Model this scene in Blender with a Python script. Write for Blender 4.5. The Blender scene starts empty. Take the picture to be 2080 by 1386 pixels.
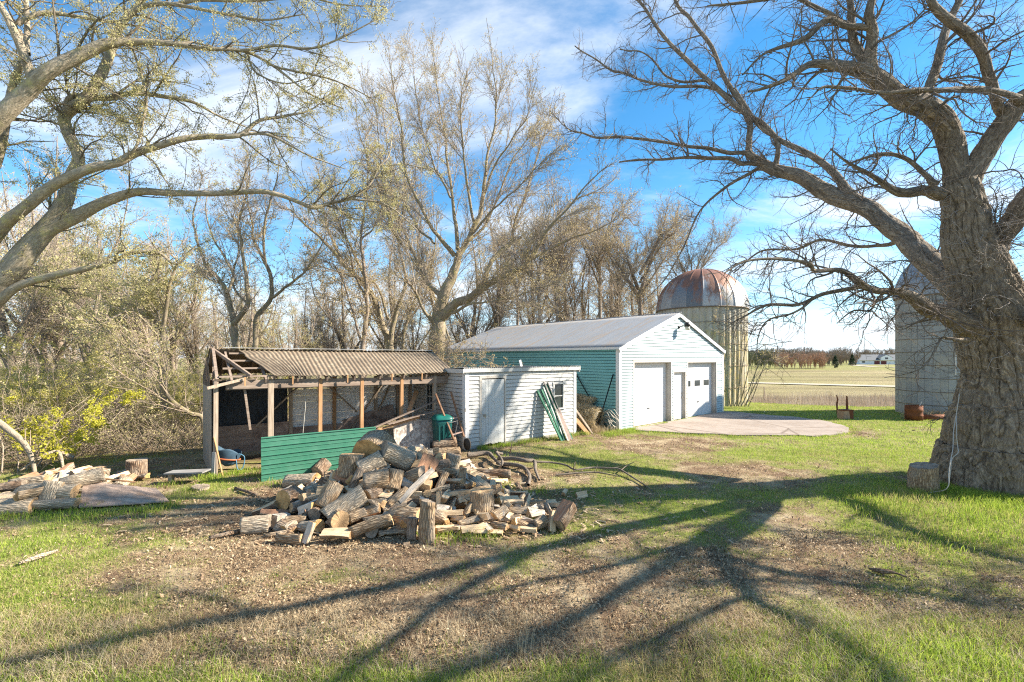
import bpy, math, random
import numpy as np
from math import radians, sin, cos, pi
from mathutils import Vector, Matrix

SC = bpy.context.scene
COL = SC.collection
# ---------------------------------------------------------------- camera, sky, sun, exposure
F = 924.0; CX = 1040.0; HY = 727.0; EYE = 2.64
cam = bpy.data.cameras.new('camera'); cam.lens = 36 * F / 2080; cam.sensor_width = 36
cam.shift_y = 34 / 2080; cam.clip_start = 0.05; cam.clip_end = 3000
camo = bpy.data.objects.new('camera', cam); COL.objects.link(camo)
camo.location = (0, 0, EYE); camo.rotation_euler = (pi / 2, 0, 0)
SC.camera = camo

SUN_EL = radians(33); SUN_AZ = radians(86)      # azimuth clockwise from +Y
W = bpy.data.worlds.new('World'); SC.world = W; W.use_nodes = True
nt = W.node_tree; N = nt.nodes; L = nt.links; N.clear()
wo = N.new('ShaderNodeOutputWorld'); bg = N.new('ShaderNodeBackground'); L.new(bg.outputs[0], wo.inputs[0])
sky = N.new('ShaderNodeTexSky'); sky.sky_type = 'NISHITA'; sky.sun_disc = False
sky.sun_elevation = SUN_EL; sky.sun_rotation = SUN_AZ; sky.air_density = 1.0; sky.dust_density = 0.0; sky.ozone_density = 2.5
hs = N.new('ShaderNodeHueSaturation'); hs.inputs['Saturation'].default_value = 1.30; hs.inputs['Value'].default_value = 1.0
hs.inputs['Hue'].default_value = 0.492
L.new(sky.outputs[0], hs.inputs['Color'])
tc = N.new('ShaderNodeTexCoord'); sep = N.new('ShaderNodeSeparateXYZ'); L.new(tc.outputs['Generated'], sep.inputs[0])
def wmath(op, a, b=None, clamp=False):
    m = N.new('ShaderNodeMath'); m.operation = op; m.use_clamp = clamp
    for i, v in enumerate((a, b)):
        if v is None: continue
        if isinstance(v, (int, float)): m.inputs[i].default_value = v
        else: L.new(v, m.inputs[i])
    return m.outputs[0]
zz = wmath('MAXIMUM', sep.outputs[2], 0.0); zp = wmath('ADD', zz, 0.16)
cx = wmath('DIVIDE', sep.outputs[0], zp); cy = wmath('DIVIDE', sep.outputs[1], zp)
cmb = N.new('ShaderNodeCombineXYZ'); L.new(cx, cmb.inputs[0]); L.new(cy, cmb.inputs[1])
cn = N.new('ShaderNodeTexNoise'); cn.inputs['Scale'].default_value = 1.15; cn.inputs['Detail'].default_value = 9
cn.inputs['Roughness'].default_value = 0.62; cn.inputs['Distortion'].default_value = 0.5
mp = N.new('ShaderNodeMapping'); mp.inputs['Location'].default_value = (3.1, 0.7, 0); mp.inputs['Scale'].default_value = (0.62, 1.0, 1)
L.new(cmb.outputs[0], mp.inputs[0]); L.new(mp.outputs[0], cn.inputs['Vector'])
left = wmath('MULTIPLY', sep.outputs[0], -0.03)      # more cloud to the left
low = wmath('MULTIPLY', zz, -0.16)
s1 = wmath('ADD', cn.outputs[0], left); s2 = wmath('ADD', s1, low)
cr = N.new('ShaderNodeMapRange'); cr.inputs['From Min'].default_value = 0.36; cr.inputs['From Max'].default_value = 0.64
cr.interpolation_type = 'SMOOTHSTEP'
L.new(s2, cr.inputs['Value'])
cf = wmath('MULTIPLY', cr.outputs[0], 0.85)
hz_ = wmath('POWER', wmath('SUBTRACT', 1.0, zz), 9.0); hz_ = wmath('MULTIPLY', hz_, .85)
hm = N.new('ShaderNodeMix'); hm.data_type = 'RGBA'; L.new(hz_, hm.inputs[0]); L.new(hs.outputs[0], hm.inputs[6]); hm.inputs[7].default_value = (2.7, 4.0, 5.6, 1)
mx = N.new('ShaderNodeMix'); mx.data_type = 'RGBA'; L.new(cf, mx.inputs[0]); L.new(hm.outputs[2], mx.inputs[6])
mx.inputs[7].default_value = (4.9, 5.15, 5.5, 1)
L.new(mx.outputs[2], bg.inputs[0]); bg.inputs[1].default_value = 0.082

sl = bpy.data.lights.new('sun', 'SUN'); sl.energy = 5.0; sl.angle = radians(0.55); sl.color = (1, 0.90, 0.76)
so = bpy.data.objects.new('sun', sl); COL.objects.link(so)
sdir = Vector((sin(SUN_AZ) * cos(SUN_EL), cos(SUN_AZ) * cos(SUN_EL), sin(SUN_EL)))
so.rotation_euler = sdir.to_track_quat('Z', 'Y').to_euler(); so.location = (30, 0, 20)
SC.view_settings.view_transform = 'Standard'; SC.view_settings.look = 'None'
SC.view_settings.exposure = 1.6; SC.view_settings.gamma = 1
SC.cycles.max_bounces = 6; SC.cycles.transparent_max_bounces = 6
SC.cycles.diffuse_bounces = 4; SC.cycles.use_denoising = False; SC.cycles.filter_width = 1.15

# ---------------------------------------------------------------- helpers
def at(px, py, Y):                       # a photograph pixel at distance Y -> world point
    return np.array([(px - CX) / F * Y, Y, EYE - (py - HY) / F * Y])
def gnd(px, py, z=0.0):
    Y = F * (EYE - z) / (py - HY); return ((px - CX) / F * Y, Y)
def tag(o, label=None, cat=None, group=None, kind=None):
    if label: o['label'] = label
    if cat: o['category'] = cat
    if group: o['group'] = group
    if kind: o['kind'] = kind
    return o
def empty(name, loc=(0, 0, 0), rz=0.0, label=None, cat=None, group=None):
    o = bpy.data.objects.new(name, None); COL.objects.link(o); o.empty_display_size = 0.2
    o.location = loc; o.rotation_euler = (0, 0, rz); return tag(o, label, cat, group)
def copy_tree(o, parent=None):
    c = o.copy(); COL.objects.link(c); c.parent = parent
    for ch in [x for x in COL.objects if x.parent == o]: copy_tree(ch, c)
    return c

# value noise in numpy
_rs = np.random.RandomState(7); _PT = _rs.rand(65536)
def vnoise(x, y, z=None):
    x = np.asarray(x, float); y = np.asarray(y, float); z = np.zeros_like(x) if z is None else np.asarray(z, float)
    xi = np.floor(x).astype(np.int64); yi = np.floor(y).astype(np.int64); zi = np.floor(z).astype(np.int64)
    fx = x - xi; fy = y - yi; fz = z - zi
    fx = fx * fx * (3 - 2 * fx); fy = fy * fy * (3 - 2 * fy); fz = fz * fz * (3 - 2 * fz)
    def h(a, b, c): return _PT[((a * 73856093) ^ (b * 19349663) ^ (c * 83492791)) & 65535]
    r = 0
    for dx in (0, 1):
        for dy in (0, 1):
            for dz in (0, 1):
                r = r + h(xi + dx, yi + dy, zi + dz) * (fx if dx else 1 - fx) * (fy if dy else 1 - fy) * (fz if dz else 1 - fz)
    return r * 2 - 1
def fbm(x, y, z=None, o=4):
    s = 0; a = 1; t = 0
    for i in range(o):
        k = 2.03 ** i
        s = s + a * vnoise(np.asarray(x) * k + 13 * i, np.asarray(y) * k - 7 * i, None if z is None else np.asarray(z) * k); t += a; a *= .5
    return s / t
def sstep(a, b, x): t = np.clip((x - a) / (b - a), 0, 1); return t * t * (3 - 2 * t)

def mesh_np(name, V, Fs, mats=(), parent=None, smooth=False, attrs=None, midx=None, link=True):
    """V (n,3); Fs list of (m,k) int arrays"""
    me = bpy.data.meshes.new(name); V = np.asarray(V, np.float32)
    Fs = [np.asarray(f, np.int32) for f in Fs if len(f)]
    me.vertices.add(len(V)); me.vertices.foreach_set('co', V.ravel())
    tot = sum(f.size for f in Fs); npoly = sum(len(f) for f in Fs)
    me.loops.add(tot); me.polygons.add(npoly)
    me.loops.foreach_set('vertex_index', np.concatenate([f.ravel() for f in Fs]))
    cnt = np.concatenate([np.full(len(f), f.shape[1], np.int32) for f in Fs])
    st = np.concatenate([[0], np.cumsum(cnt)[:-1]]).astype(np.int32)
    me.polygons.foreach_set('loop_start', st); me.polygons.foreach_set('loop_total', cnt)
    if midx is not None: me.polygons.foreach_set('material_index', np.asarray(midx, np.int32))
    me.polygons.foreach_set('use_smooth', np.full(npoly, bool(smooth)))
    for k, a in (attrs or {}).items():
        a = np.asarray(a, np.float32)
        if a.ndim == 1:
            at_ = me.attributes.new(k, 'FLOAT', 'POINT'); at_.data.foreach_set('value', a)
        else:
            at_ = me.attributes.new(k, 'FLOAT_VECTOR', 'POINT'); at_.data.foreach_set('vector', a.ravel())
    for m in mats: me.materials.append(m)
    me.update(calc_edges=True)
    o = bpy.data.objects.new(name, me)
    if link: COL.objects.link(o)
    if parent is not None: o.parent = parent
    return o

class MB:
    def __init__(s): s.v = []; s.f = []; s.m = []
    def add(s, vs, fs, m=0):
        b = len(s.v); s.v += [tuple(map(float, v)) for v in vs]
        for f in fs: s.f.append(tuple(b + i for i in f)); s.m.append(m)
    def box(s, x0, x1, y0, y1, z0, z1, m=0):
        vs = [(x, y, z) for x in (x0, x1) for y in (y0, y1) for z in (z0, z1)]
        s.add(vs, [(0, 1, 3, 2), (4, 6, 7, 5), (0, 4, 5, 1), (2, 3, 7, 6), (0, 2, 6, 4), (1, 5, 7, 3)], m)
    def board(s, a, b, w, t, up=(0, 0, 1), m=0):     # a bar from a to b, w across (along side), t thick (along up)
        a = Vector(a); b = Vector(b); d = (b - a).normalized(); up = Vector(up)
        if abs(d.dot(up)) > .98: up = Vector((0, 1, 0))
        sd = d.cross(up).normalized(); u = sd.cross(d).normalized()
        vs = [p + sd * (i * w / 2) + u * (j * t / 2) for p in (a, b) for i in (-1, 1) for j in (-1, 1)]
        s.add(vs, [(0, 1, 3, 2), (4, 6, 7, 5), (0, 4, 5, 1), (2, 3, 7, 6), (0, 2, 6, 4), (1, 5, 7, 3)], m)
    def tube(s, pts, r, n=8, m=0, cap=True):
        pts = [Vector(p) for p in pts]; K = len(pts); rr = r if isinstance(r, (list, tuple)) else [r] * K
        vs = []; ref = Vector((0, 0, 1))
        for i, p in enumerate(pts):
            d = (pts[min(i + 1, K - 1)] - pts[max(i - 1, 0)]).normalized()
            if abs(d.dot(ref)) > .95: ref = Vector((1, 0, 0)) if abs(d.x) < .9 else Vector((0, 1, 0))
            a = d.cross(ref).normalized(); b = a.cross(d).normalized(); ref = b
            for j in range(n): t = 2 * pi * j / n; vs.append(p + (a * cos(t) + b * sin(t)) * rr[i])
        fs = [(i * n + j, i * n + (j + 1) % n, (i + 1) * n + (j + 1) % n, (i + 1) * n + j) for i in range(K - 1) for j in range(n)]
        if cap: fs += [tuple(range(n - 1, -1, -1)), tuple((K - 1) * n + j for j in range(n))]
        s.add(vs, fs, m)
    def build(s, name, mats, parent=None, smooth=False, bevel=0):
        me = bpy.data.meshes.new(name); me.from_pydata(s.v, [], s.f)
        mats = mats if isinstance(mats, (list, tuple)) else [mats]
        for m in mats: me.materials.append(m)
        me.polygons.foreach_set('material_index', s.m)
        if smooth: me.polygons.foreach_set('use_smooth', [True] * len(s.f))
        me.update()
        o = bpy.data.objects.new(name, me); COL.objects.link(o); o.parent = parent
        if bevel:
            b = o.modifiers.new('b', 'BEVEL'); b.width = bevel; b.segments = 2; b.limit_method = 'ANGLE'; b.harden_normals = False
        return o

# ---------------------------------------------------------------- materials
class NT:
    def __init__(s, name, rough=.8, spec=.3):
        s.mat = bpy.data.materials.new(name); s.mat.use_nodes = True; s.t = s.mat.node_tree
        s.n = s.t.nodes; s.l = s.t.links; s.b = s.n['Principled BSDF']; s.out = s.n['Material Output']
        s.b.inputs['Roughness'].default_value = rough; s.b.inputs['Specular IOR Level'].default_value = spec
    def set(s, node, key, v):
        if hasattr(v, 'links') or isinstance(v, bpy.types.NodeSocket): s.l.new(v, node.inputs[key])
        else: node.inputs[key].default_value = v
    def obj(s): return s.n.new('ShaderNodeTexCoord').outputs['Object']
    def attr(s, name, fac=True):
        a = s.n.new('ShaderNodeAttribute'); a.attribute_name = name; return a.outputs['Fac' if fac else 'Vector']
    def rnd(s): return s.n.new('ShaderNodeObjectInfo').outputs['Random']
    def map(s, v, sc=(1, 1, 1), rot=(0, 0, 0), loc=(0, 0, 0)):
        m = s.n.new('ShaderNodeMapping'); s.l.new(v, m.inputs[0]); m.inputs['Scale'].default_value = sc
        m.inputs['Rotation'].default_value = rot; m.inputs['Location'].default_value = loc; return m.outputs[0]
    def shift(s, v, off):
        a = s.n.new('ShaderNodeVectorMath'); a.operation = 'ADD'; s.l.new(v, a.inputs[0])
        m = s.n.new('ShaderNodeVectorMath'); m.operation = 'SCALE'; m.inputs[0].default_value = (37, 19, 53); s.l.new(off, m.inputs['Scale'])
        s.l.new(m.outputs[0], a.inputs[1]); return a.outputs[0]
    def noise(s, v, sc=5, det=5, ro=.6, dist=0):
        n = s.n.new('ShaderNodeTexNoise'); s.l.new(v, n.inputs['Vector']); n.inputs['Scale'].default_value = sc
        n.inputs['Detail'].default_value = det; n.inputs['Roughness'].default_value = ro; n.inputs['Distortion'].default_value = dist
        return n.outputs[0]
    def vor(s, v, sc=5, feat='F1', out='Distance'):
        n = s.n.new('ShaderNodeTexVoronoi'); n.feature = feat; s.l.new(v, n.inputs['Vector']); n.inputs['Scale'].default_value = sc
        return n.outputs[out]
    def ramp(s, f, stops):
        r = s.n.new('ShaderNodeValToRGB'); s.l.new(f, r.inputs[0]); e = r.color_ramp.elements
        while len(e) < len(stops): e.new(.5)
        for el, (p, c) in zip(e, stops):
            el.position = p; el.color = (c, c, c, 1) if isinstance(c, (int, float)) else (*c, 1)
        return r.outputs[0]
    def math(s, op, a, b=0.0, clamp=False):
        m = s.n.new('ShaderNodeMath'); m.operation = op; m.use_clamp = clamp; s.set(m, 0, a); s.set(m, 1, b); return m.outputs[0]
    def mix(s, f, a, b, mode='MIX'):
        m = s.n.new('ShaderNodeMix'); m.data_type = 'RGBA'; m.blend_type = mode
        for k, v in ((0, f), (6, a), (7, b)):
            if isinstance(v, tuple) and len(v) == 3: v = (*v, 1)
            s.set(m, k, v)
        return m.outputs[2]
    def bump(s, h, st=.5, d=.02):
        b = s.n.new('ShaderNodeBump'); b.inputs['Strength'].default_value = st; b.inputs['Distance'].default_value = d
        s.l.new(h, b.inputs['Height']); s.l.new(b.outputs[0], s.b.inputs['Normal'])
    def col(s, c): s.set(s.b, 'Base Color', (*c, 1) if isinstance(c, tuple) else c)

def m_plain(name, c, rough=.7, metal=0, var=.15, sc=6):
    m = NT(name, rough); n = m.noise(m.obj(), sc, 5, .6)
    m.col(m.mix(n, tuple(x * (1 - var * 1.6) for x in c), tuple(min(1, x * (1 + var)) for x in c)))
    m.b.inputs['Metallic'].default_value = metal; m.bump(m.noise(m.obj(), 60, 3), .12, .01); return m.mat

def m_bark(name, dark, light, fiss=1.0, lichen=None, sc=1.0, bd=.03, cav=False):
    m = NT(name, .92, .15); v = m.attr('bk', False)
    n0 = m.noise(m.map(v, (4.5 * sc, 4.5 * sc, 1.5 * sc)), 2.0, 4, .6, 1.2)
    rid = m.math('SUBTRACT', 1.0, m.math('MULTIPLY', m.math('ABSOLUTE', m.math('SUBTRACT', n0, .5)), 5.0), True)
    n1 = m.noise(m.map(v, (14 * sc, 14 * sc, 5 * sc)), 2.2, 6, .7, .4)
    h = m.math('ADD', m.math('MULTIPLY', m.math('SUBTRACT', 1.0, rid), .5 * fiss), m.math('MULTIPLY', n1, .8))
    c = m.mix(m.ramp(h, [(.25, 0.), (1.0, 1.)]), dark, light)
    c = m.mix(m.ramp(m.noise(v, 1.5, 4), [(.35, 0.), (.65, .5)]), c, m.mix(.5, c, (.36, .31, .25)))
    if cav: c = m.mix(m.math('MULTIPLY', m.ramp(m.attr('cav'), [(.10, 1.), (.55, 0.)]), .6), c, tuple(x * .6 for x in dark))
    if lichen: c = m.mix(m.ramp(m.noise(v, 5, 5, .7), [(.52, 0.), (.66, .75)]), c, lichen)
    m.col(c); m.bump(h, .8, bd); return m.mat

def m_wood(name, dark, light, axis='z', sc=1.0, stain=None, rnd=True):
    m = NT(name, .85, .2); v = m.obj()
    if rnd: v = m.shift(v, m.rnd())
    s = {'x': (1.2, 22, 22), 'y': (22, 1.2, 22), 'z': (22, 22, 1.2)}[axis]
    g = m.noise(m.map(v, tuple(k * sc for k in s)), 1.6, 6, .65, .3); p = m.noise(v, 2.3, 4)
    c = m.mix(m.ramp(g, [(.3, 0.), (.7, 1.)]), dark, light)
    c = m.mix(m.ramp(p, [(.35, .0), (.7, .45)]), c, tuple(x * .55 for x in dark))
    if stain: c = m.mix(m.ramp(m.noise(v, 3.1, 5), [(.5, 0.), (.66, .8)]), c, stain)
    m.col(c); m.bump(g, .35, .006); return m.mat

def m_paint(name, c, dirt=(.35, .32, .27), amt=.35, chips=(.32, .29, .25), chip=.0, low=True):
    m = NT(name, .6, .35); v = m.obj()
    n = m.noise(v, 1.3, 6, .7); col = m.mix(m.ramp(n, [(.42, 0.), (.8, amt)]), c, dirt)
    st = m.noise(m.map(v, (9, 9, .8)), 1.5, 5, .7); col = m.mix(m.ramp(st, [(.5, 0.), (.75, amt * .8)]), col, dirt)
    if low:
        sp = m.n.new('ShaderNodeSeparateXYZ'); m.l.new(v, sp.inputs[0])
        z = m.math('ADD', sp.outputs[2], m.math('MULTIPLY', m.math('SUBTRACT', n, .5), .8))
        col = m.mix(m.ramp(z, [(.08, .6), (.42, 0.)]), col, dirt)
    if chip: col = m.mix(m.ramp(m.noise(m.map(v, (3, 3, 10)), 2.6, 7, .75), [(.60 - chip * .1, 0.), (.63, 1.)]), col, chips)
    m.col(col); m.bump(m.noise(v, 45, 4), .12, .01); return m.mat

def m_leaf(name, stops, trans=.5):
    m = NT(name, .6, .3); r = m.attr('rnd'); c = m.ramp(r, stops); m.col(c)
    t = m.n.new('ShaderNodeBsdfTranslucent'); m.l.new(c, t.inputs[0]); mx = m.n.new('ShaderNodeMixShader'); mx.inputs[0].default_value = trans
    m.l.new(m.b.outputs[0], mx.inputs[1]); m.l.new(t.outputs[0], mx.inputs[2]); m.l.new(mx.outputs[0], m.out.inputs[0]); return m.mat
# ---------------------------------------------------------------- ground
def edge_y(X): return np.interp(X, [-5, 9, 12, 16, 19, 24, 40], [31, 29.5, 28.2, 25.3, 24.2, 24.5, 26])
def T(X, Y, fine=True):
    X = np.asarray(X, float); Y = np.asarray(Y, float); e = edge_y(X)
    right = -1.6 * sstep(e, e + 4.5, Y)
    lt = sstep(-3, -9, X) * (-.035 * np.clip(Y - 11, 0, 12)) ; lf = -1.6 * sstep(22, 50, Y)
    near = np.where(X < 2, np.minimum(lt, 0) + lf * (1 - .26 * sstep(-3, -9, X)), right)
    far = np.interp(Y, [0, 50, 85, 110, 130, 150, 200, 310, 500, 1100], [0, -.4, -.4, -.15, .42, .5, .36, -.4, -.3, 3])
    z = near + far * sstep(30, 60, Y)
    z = z + .25 * fbm(X / 35, Y / 35, o=2) * sstep(60, 110, Y)
    if fine: z = z + .035 * fbm(X * .5, Y * .5, o=3) * (Y < 60) * sstep(12, 7, Y) + .018 * fbm(X * 2.2 + 5, Y * 2.2, o=2) * (Y < 40) * (1 - pad_mask(X, Y))
    return z
PADPX = [(1287, 874), (1352, 862), (1400, 852), (1472, 838), (1540, 843), (1625, 850), (1690, 861), (1722, 873), (1690, 886), (1610, 887), (1500, 886), (1400, 882), (1330, 878)]
PAD = np.array([gnd(*p) for p in PADPX])
def in_poly(X, Y, P):
    c = np.zeros(np.shape(X), bool); n = len(P); j = n - 1
    for i in range(n):
        xi, yi = P[i]; xj, yj = P[j]
        c ^= ((yi > Y) != (yj > Y)) & (X < (xj - xi) * (Y - yi) / (yj - yi + 1e-12) + xi); j = i
    return c
def pad_mask(X, Y): return in_poly(X, Y, PAD).astype(float)
# green patches (photograph px, py, half width px, half height px, amount); negative = leaf litter / bare
PATCH = [(1000, 1400, 1500, 62, .85), (900, 1350, 500, 40, -.3), (1950, 1080, 260, 95, 1.0), (1980, 1320, 230, 100, .7), (100, 1110, 230, 90, .85), (80, 1250, 200, 60, .6),
         (1850, 860, 400, 60, 1.0), (1600, 925, 320, 30, .7), (1150, 935, 160, 35, .75), (1250, 1000, 170, 35, .6), (1330, 1060, 220, 60, .55),
         (450, 990, 90, 30, .8), (300, 1030, 150, 20, .8), (900, 1090, 120, 25, .4), (1650, 1000, 240, 28, .6), (1640, 835, 260, 22, 1.2), (1500, 1330, 300, 70, .5),
         (700, 1180, 200, 25, .2),
         (620, 1130, 300, 60, -.8), (700, 1240, 420, 60, -.5), (1200, 1260, 300, 60, -.6), (1650, 1150, 330, 70, -.6), (1350, 905, 170, 16, -.9), (1500, 955, 150, 14, -.7),
         (1560, 985, 230, 12, -.7), (820, 1000, 330, 90, -1.1), (1300, 1170, 200, 40, -.3), (1740, 885, 60, 8, -.8), (480, 1040, 130, 30, -.7), (1900, 870, 90, 6, -.6), (1950, 900, 120, 5, -.5)]
def grass_amt(X, Y):
    X = np.asarray(X, float); Y = np.asarray(Y, float); Ys = np.maximum(Y, 1.0)
    px = CX + F * X / Ys; py = HY + F * EYE / Ys
    g = .38 + np.zeros_like(X)
    for a, b, w, h, k in PATCH: g = g + k * np.exp(-((px - a) / w) ** 2 - ((py - b) / h) ** 2) * .62
    g = g - .5 * np.exp(-((px - 1710) / 60) ** 2 - ((py - 878) / 10) ** 2) + .45 * fbm(X * .9, Y * .9, o=4) + .42 * fbm(X * 3.1, Y * 3.1, o=3)
    g = np.where(Y < 3, .8, g)
    return np.clip(g, 0, 1)
def dry_amt(X, Y):
    d = sstep(0, 2.5, Y - edge_y(X) - .3) * (X > 2)
    far = np.interp(Y, [0, 60, 92, 100, 128, 138, 160, 320, 330], [1, .95, .95, .95, .95, .6, .35, .3, .3])
    d = np.where(Y > 50, far, d) + .5 * fbm(X / 12, Y / 8, o=3) * (Y > 60)
    d = np.where((X < -7) & (Y > 12) & (Y < 50), .55 + .5 * fbm(X / 3, Y / 3, o=3), d)
    return np.clip(d, 0, 1)
rows = np.concatenate([np.linspace(-14, 2.5, 60), 2.5 + 1100 * (np.exp(np.linspace(0, 1, 640) * 4.6) - 1) / (np.exp(4.6) - 1) * 1.0])
a_ = np.concatenate([[.045] * 150, .045 * 1.0168 ** np.arange(330)]); rows = np.concatenate([np.linspace(-14, 2.6, 60), 2.7 + np.cumsum(a_)]); rows = np.append(rows, [1100.])
us = np.linspace(-1, 1, 520); us = np.sign(us) * np.abs(us) ** 1.15
YY = np.repeat(rows[:, None], len(us), 1); XX = us[None, :] * (np.abs(YY) * 1.75 + 9)
ZZ = T(XX, YY)
n0, n1 = XX.shape; idx = np.arange(n0 * n1).reshape(n0, n1)
fq = np.stack([idx[:-1, :-1], idx[:-1, 1:], idx[1:, 1:], idx[1:, :-1]], -1).reshape(-1, 4)

g = NT('ground_litter_and_turf', .95, .1); v = g.obj(); ga = g.attr('gr'); da = g.attr('dry')
vv = g.vor(g.map(v, (1, 1, 1)), 70, 'F1', 'Color'); sepc = g.n.new('ShaderNodeSeparateColor'); g.l.new(vv, sepc.inputs[0])
fineN = g.noise(v, 38, 5, .7); midN = g.noise(v, 5, 5, .65); bigN = g.noise(v, .6, 4)
lit = g.ramp(sepc.outputs[0], [(0, (.17, .11, .065)), (.3, (.28, .19, .112)), (.65, (.41, .295, .175)), (1, (.52, .40, .25))])
lit = g.mix(g.ramp(fineN, [(.38, .7), (.60, 0.)]), lit, (.085, .055, .038))
lit = g.mix(g.ramp(midN, [(.34, .6), (.56, 0.)]), lit, (.12, .078, .053))
gcol = g.mix(g.ramp(fineN, [(.3, 0.), (.7, 1.)]), (.12, .14, .035), (.32, .37, .08))
gcol = g.mix(g.ramp(g.noise(v, 1.1, 5, .65), [(.42, 0.), (.62, .75)]), gcol, (.33, .27, .13))
gcol = g.mix(g.ramp(g.noise(g.map(v, (1, 1, 1), (0, 0, 0), (3, 9, 0)), 2.3, 5, .65), [(.48, 0.), (.64, .6)]), gcol, (.06, .085, .02))
gmask = g.ramp(g.math('ADD', ga, g.math('MULTIPLY', g.math('SUBTRACT', fineN, .5), 1.0)), [(.30, 0.), (.70, 1.)])
lit = g.mix(g.ramp(g.noise(v, .95, 6, .65, .8), [(.44, 0.), (.60, .75)]), lit, g.mix(fineN, (.075, .042, .028), (.20, .125, .08)))
lit = g.mix(g.ramp(g.noise(g.map(v, (1, 1, 1), (0, 0, 0), (7, 3, 0)), 1.3, 6, .65, .8), [(.48, 0.), (.64, .7)]), lit, g.mix(fineN, (.32, .25, .15), (.66, .55, .36)))
base = g.mix(gmask, lit, gcol)
dry = g.mix(g.ramp(g.noise(g.map(v, (.25, 1, 1)), .8, 6, .7), [(.3, 0.), (.7, 1.)]), (.24, .20, .10), (.38, .32, .18))
sy_ = g.n.new('ShaderNodeSeparateXYZ'); g.l.new(v, sy_.inputs[0])
dry = g.mix(g.ramp(g.noise(g.map(v, (.012, .12, 1)), 1.0, 5, .7), [(.42, 0.), (.60, .8)]), dry, (.17, .14, .07))
base = g.mix(da, base, dry); g.col(base)
g.bump(g.math('ADD', g.math('MULTIPLY', fineN, .5), g.math('MULTIPLY', sepc.outputs[1], .5)), .9, .035)
ground = mesh_np('ground', np.stack([XX, YY, ZZ], -1).reshape(-1, 3), [fq], [g.mat], smooth=True,
                 attrs={'gr': np.where(YY > 45, .85, grass_amt(XX, YY)).ravel(), 'dry': dry_amt(XX, YY).ravel()})
tag(ground, kind='structure')

# concrete apron in front of the garage
c = NT('weathered_concrete', .9, .2); v = c.obj()
cc = c.mix(c.noise(v, 1.2, 6, .7), (.26, .215, .18), (.375, .32, .275))
cc = c.mix(c.ramp(c.vor(c.map(v, (.35, .35, 1)), 1.0, 'DISTANCE_TO_EDGE'), [(.0, .9), (.02, 0.)]), cc, (.12, .09, .07))
cc = c.mix(c.ramp(c.noise(v, .7, 6, .75), [(.45, 0.), (.62, .55)]), cc, (.20, .16, .13)); cc = c.mix(c.ramp(c.noise(v, 3.5, 6, .8), [(.54, 0.), (.64, .75)]), cc, (.24, .17, .12)); c.col(cc); c.bump(c.noise(v, 30, 5), .3, .01)
def smooth_poly(P, k=8):
    P = np.asarray(P); n = len(P); out = []
    for i in range(n):
        p0, p1, p2, p3 = P[i - 1], P[i], P[(i + 1) % n], P[(i + 2) % n]
        for t in np.linspace(0, 1, k, endpoint=False):
            out.append(.5 * ((2 * p1) + (p2 - p0) * t + (2 * p0 - 5 * p1 + 4 * p2 - p3) * t * t + (3 * p1 - p0 - 3 * p2 + p3) * t ** 3))
    return np.array(out)
pp = smooth_poly(PAD); pp = pp + .22 * np.stack([fbm(pp[:, 0] * 2, pp[:, 1] * 2), fbm(pp[:, 1] * 2 + 9, pp[:, 0] * 2)], 1)
mb = MB(); n = len(pp); ctr = pp.mean(0)
top = [(x, y, .045) for x, y in pp]; bot = [(x, y, -.1) for x, y in pp]
mb.add(top + bot, [tuple(range(n))] + [(i, n + i, n + (i + 1) % n, (i + 1) % n) for i in range(n)])
tag(mb.build('concrete_apron', c.mat), kind='structure')

def ribbon(name, pts, w, mat, dz=.05):
    P = np.array(pts, float); d = np.gradient(P, axis=0); d /= np.linalg.norm(d, axis=1)[:, None]; nn = np.stack([-d[:, 1], d[:, 0]], 1)
    V = []; K = 5
    for i in range(len(P)):
        for k in range(K):
            q = P[i] + nn[i] * (k / (K - 1) - .5) * w; V.append((q[0], q[1], float(T(q[0], q[1], False)) + dz))
    Fq = [(i * K + k, i * K + k + 1, (i + 1) * K + k + 1, (i + 1) * K + k) for i in range(len(P) - 1) for k in range(K - 1)]
    return tag(mesh_np(name, V, [np.array(Fq)], [mat], smooth=True), kind='structure')
mg = m_plain('pale_gravel', (.42, .37, .28), .95, 0, .2, 3)
tt = np.linspace(0, 1, 60)[:, None]
ribbon('road', (1 - tt) * np.array([[0, 108.]]) + tt * np.array([[150, 20.]]), 4.6, mg, .12)
dv = [(120, 40), (100, 62), (112, 95), (134, 150), (165, 215), (200, 262), (250, 292), (330, 296)]
dv = smooth_poly(dv, 8)[:56]; ribbon('driveway', dv, 4.5, mg, .14)

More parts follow.
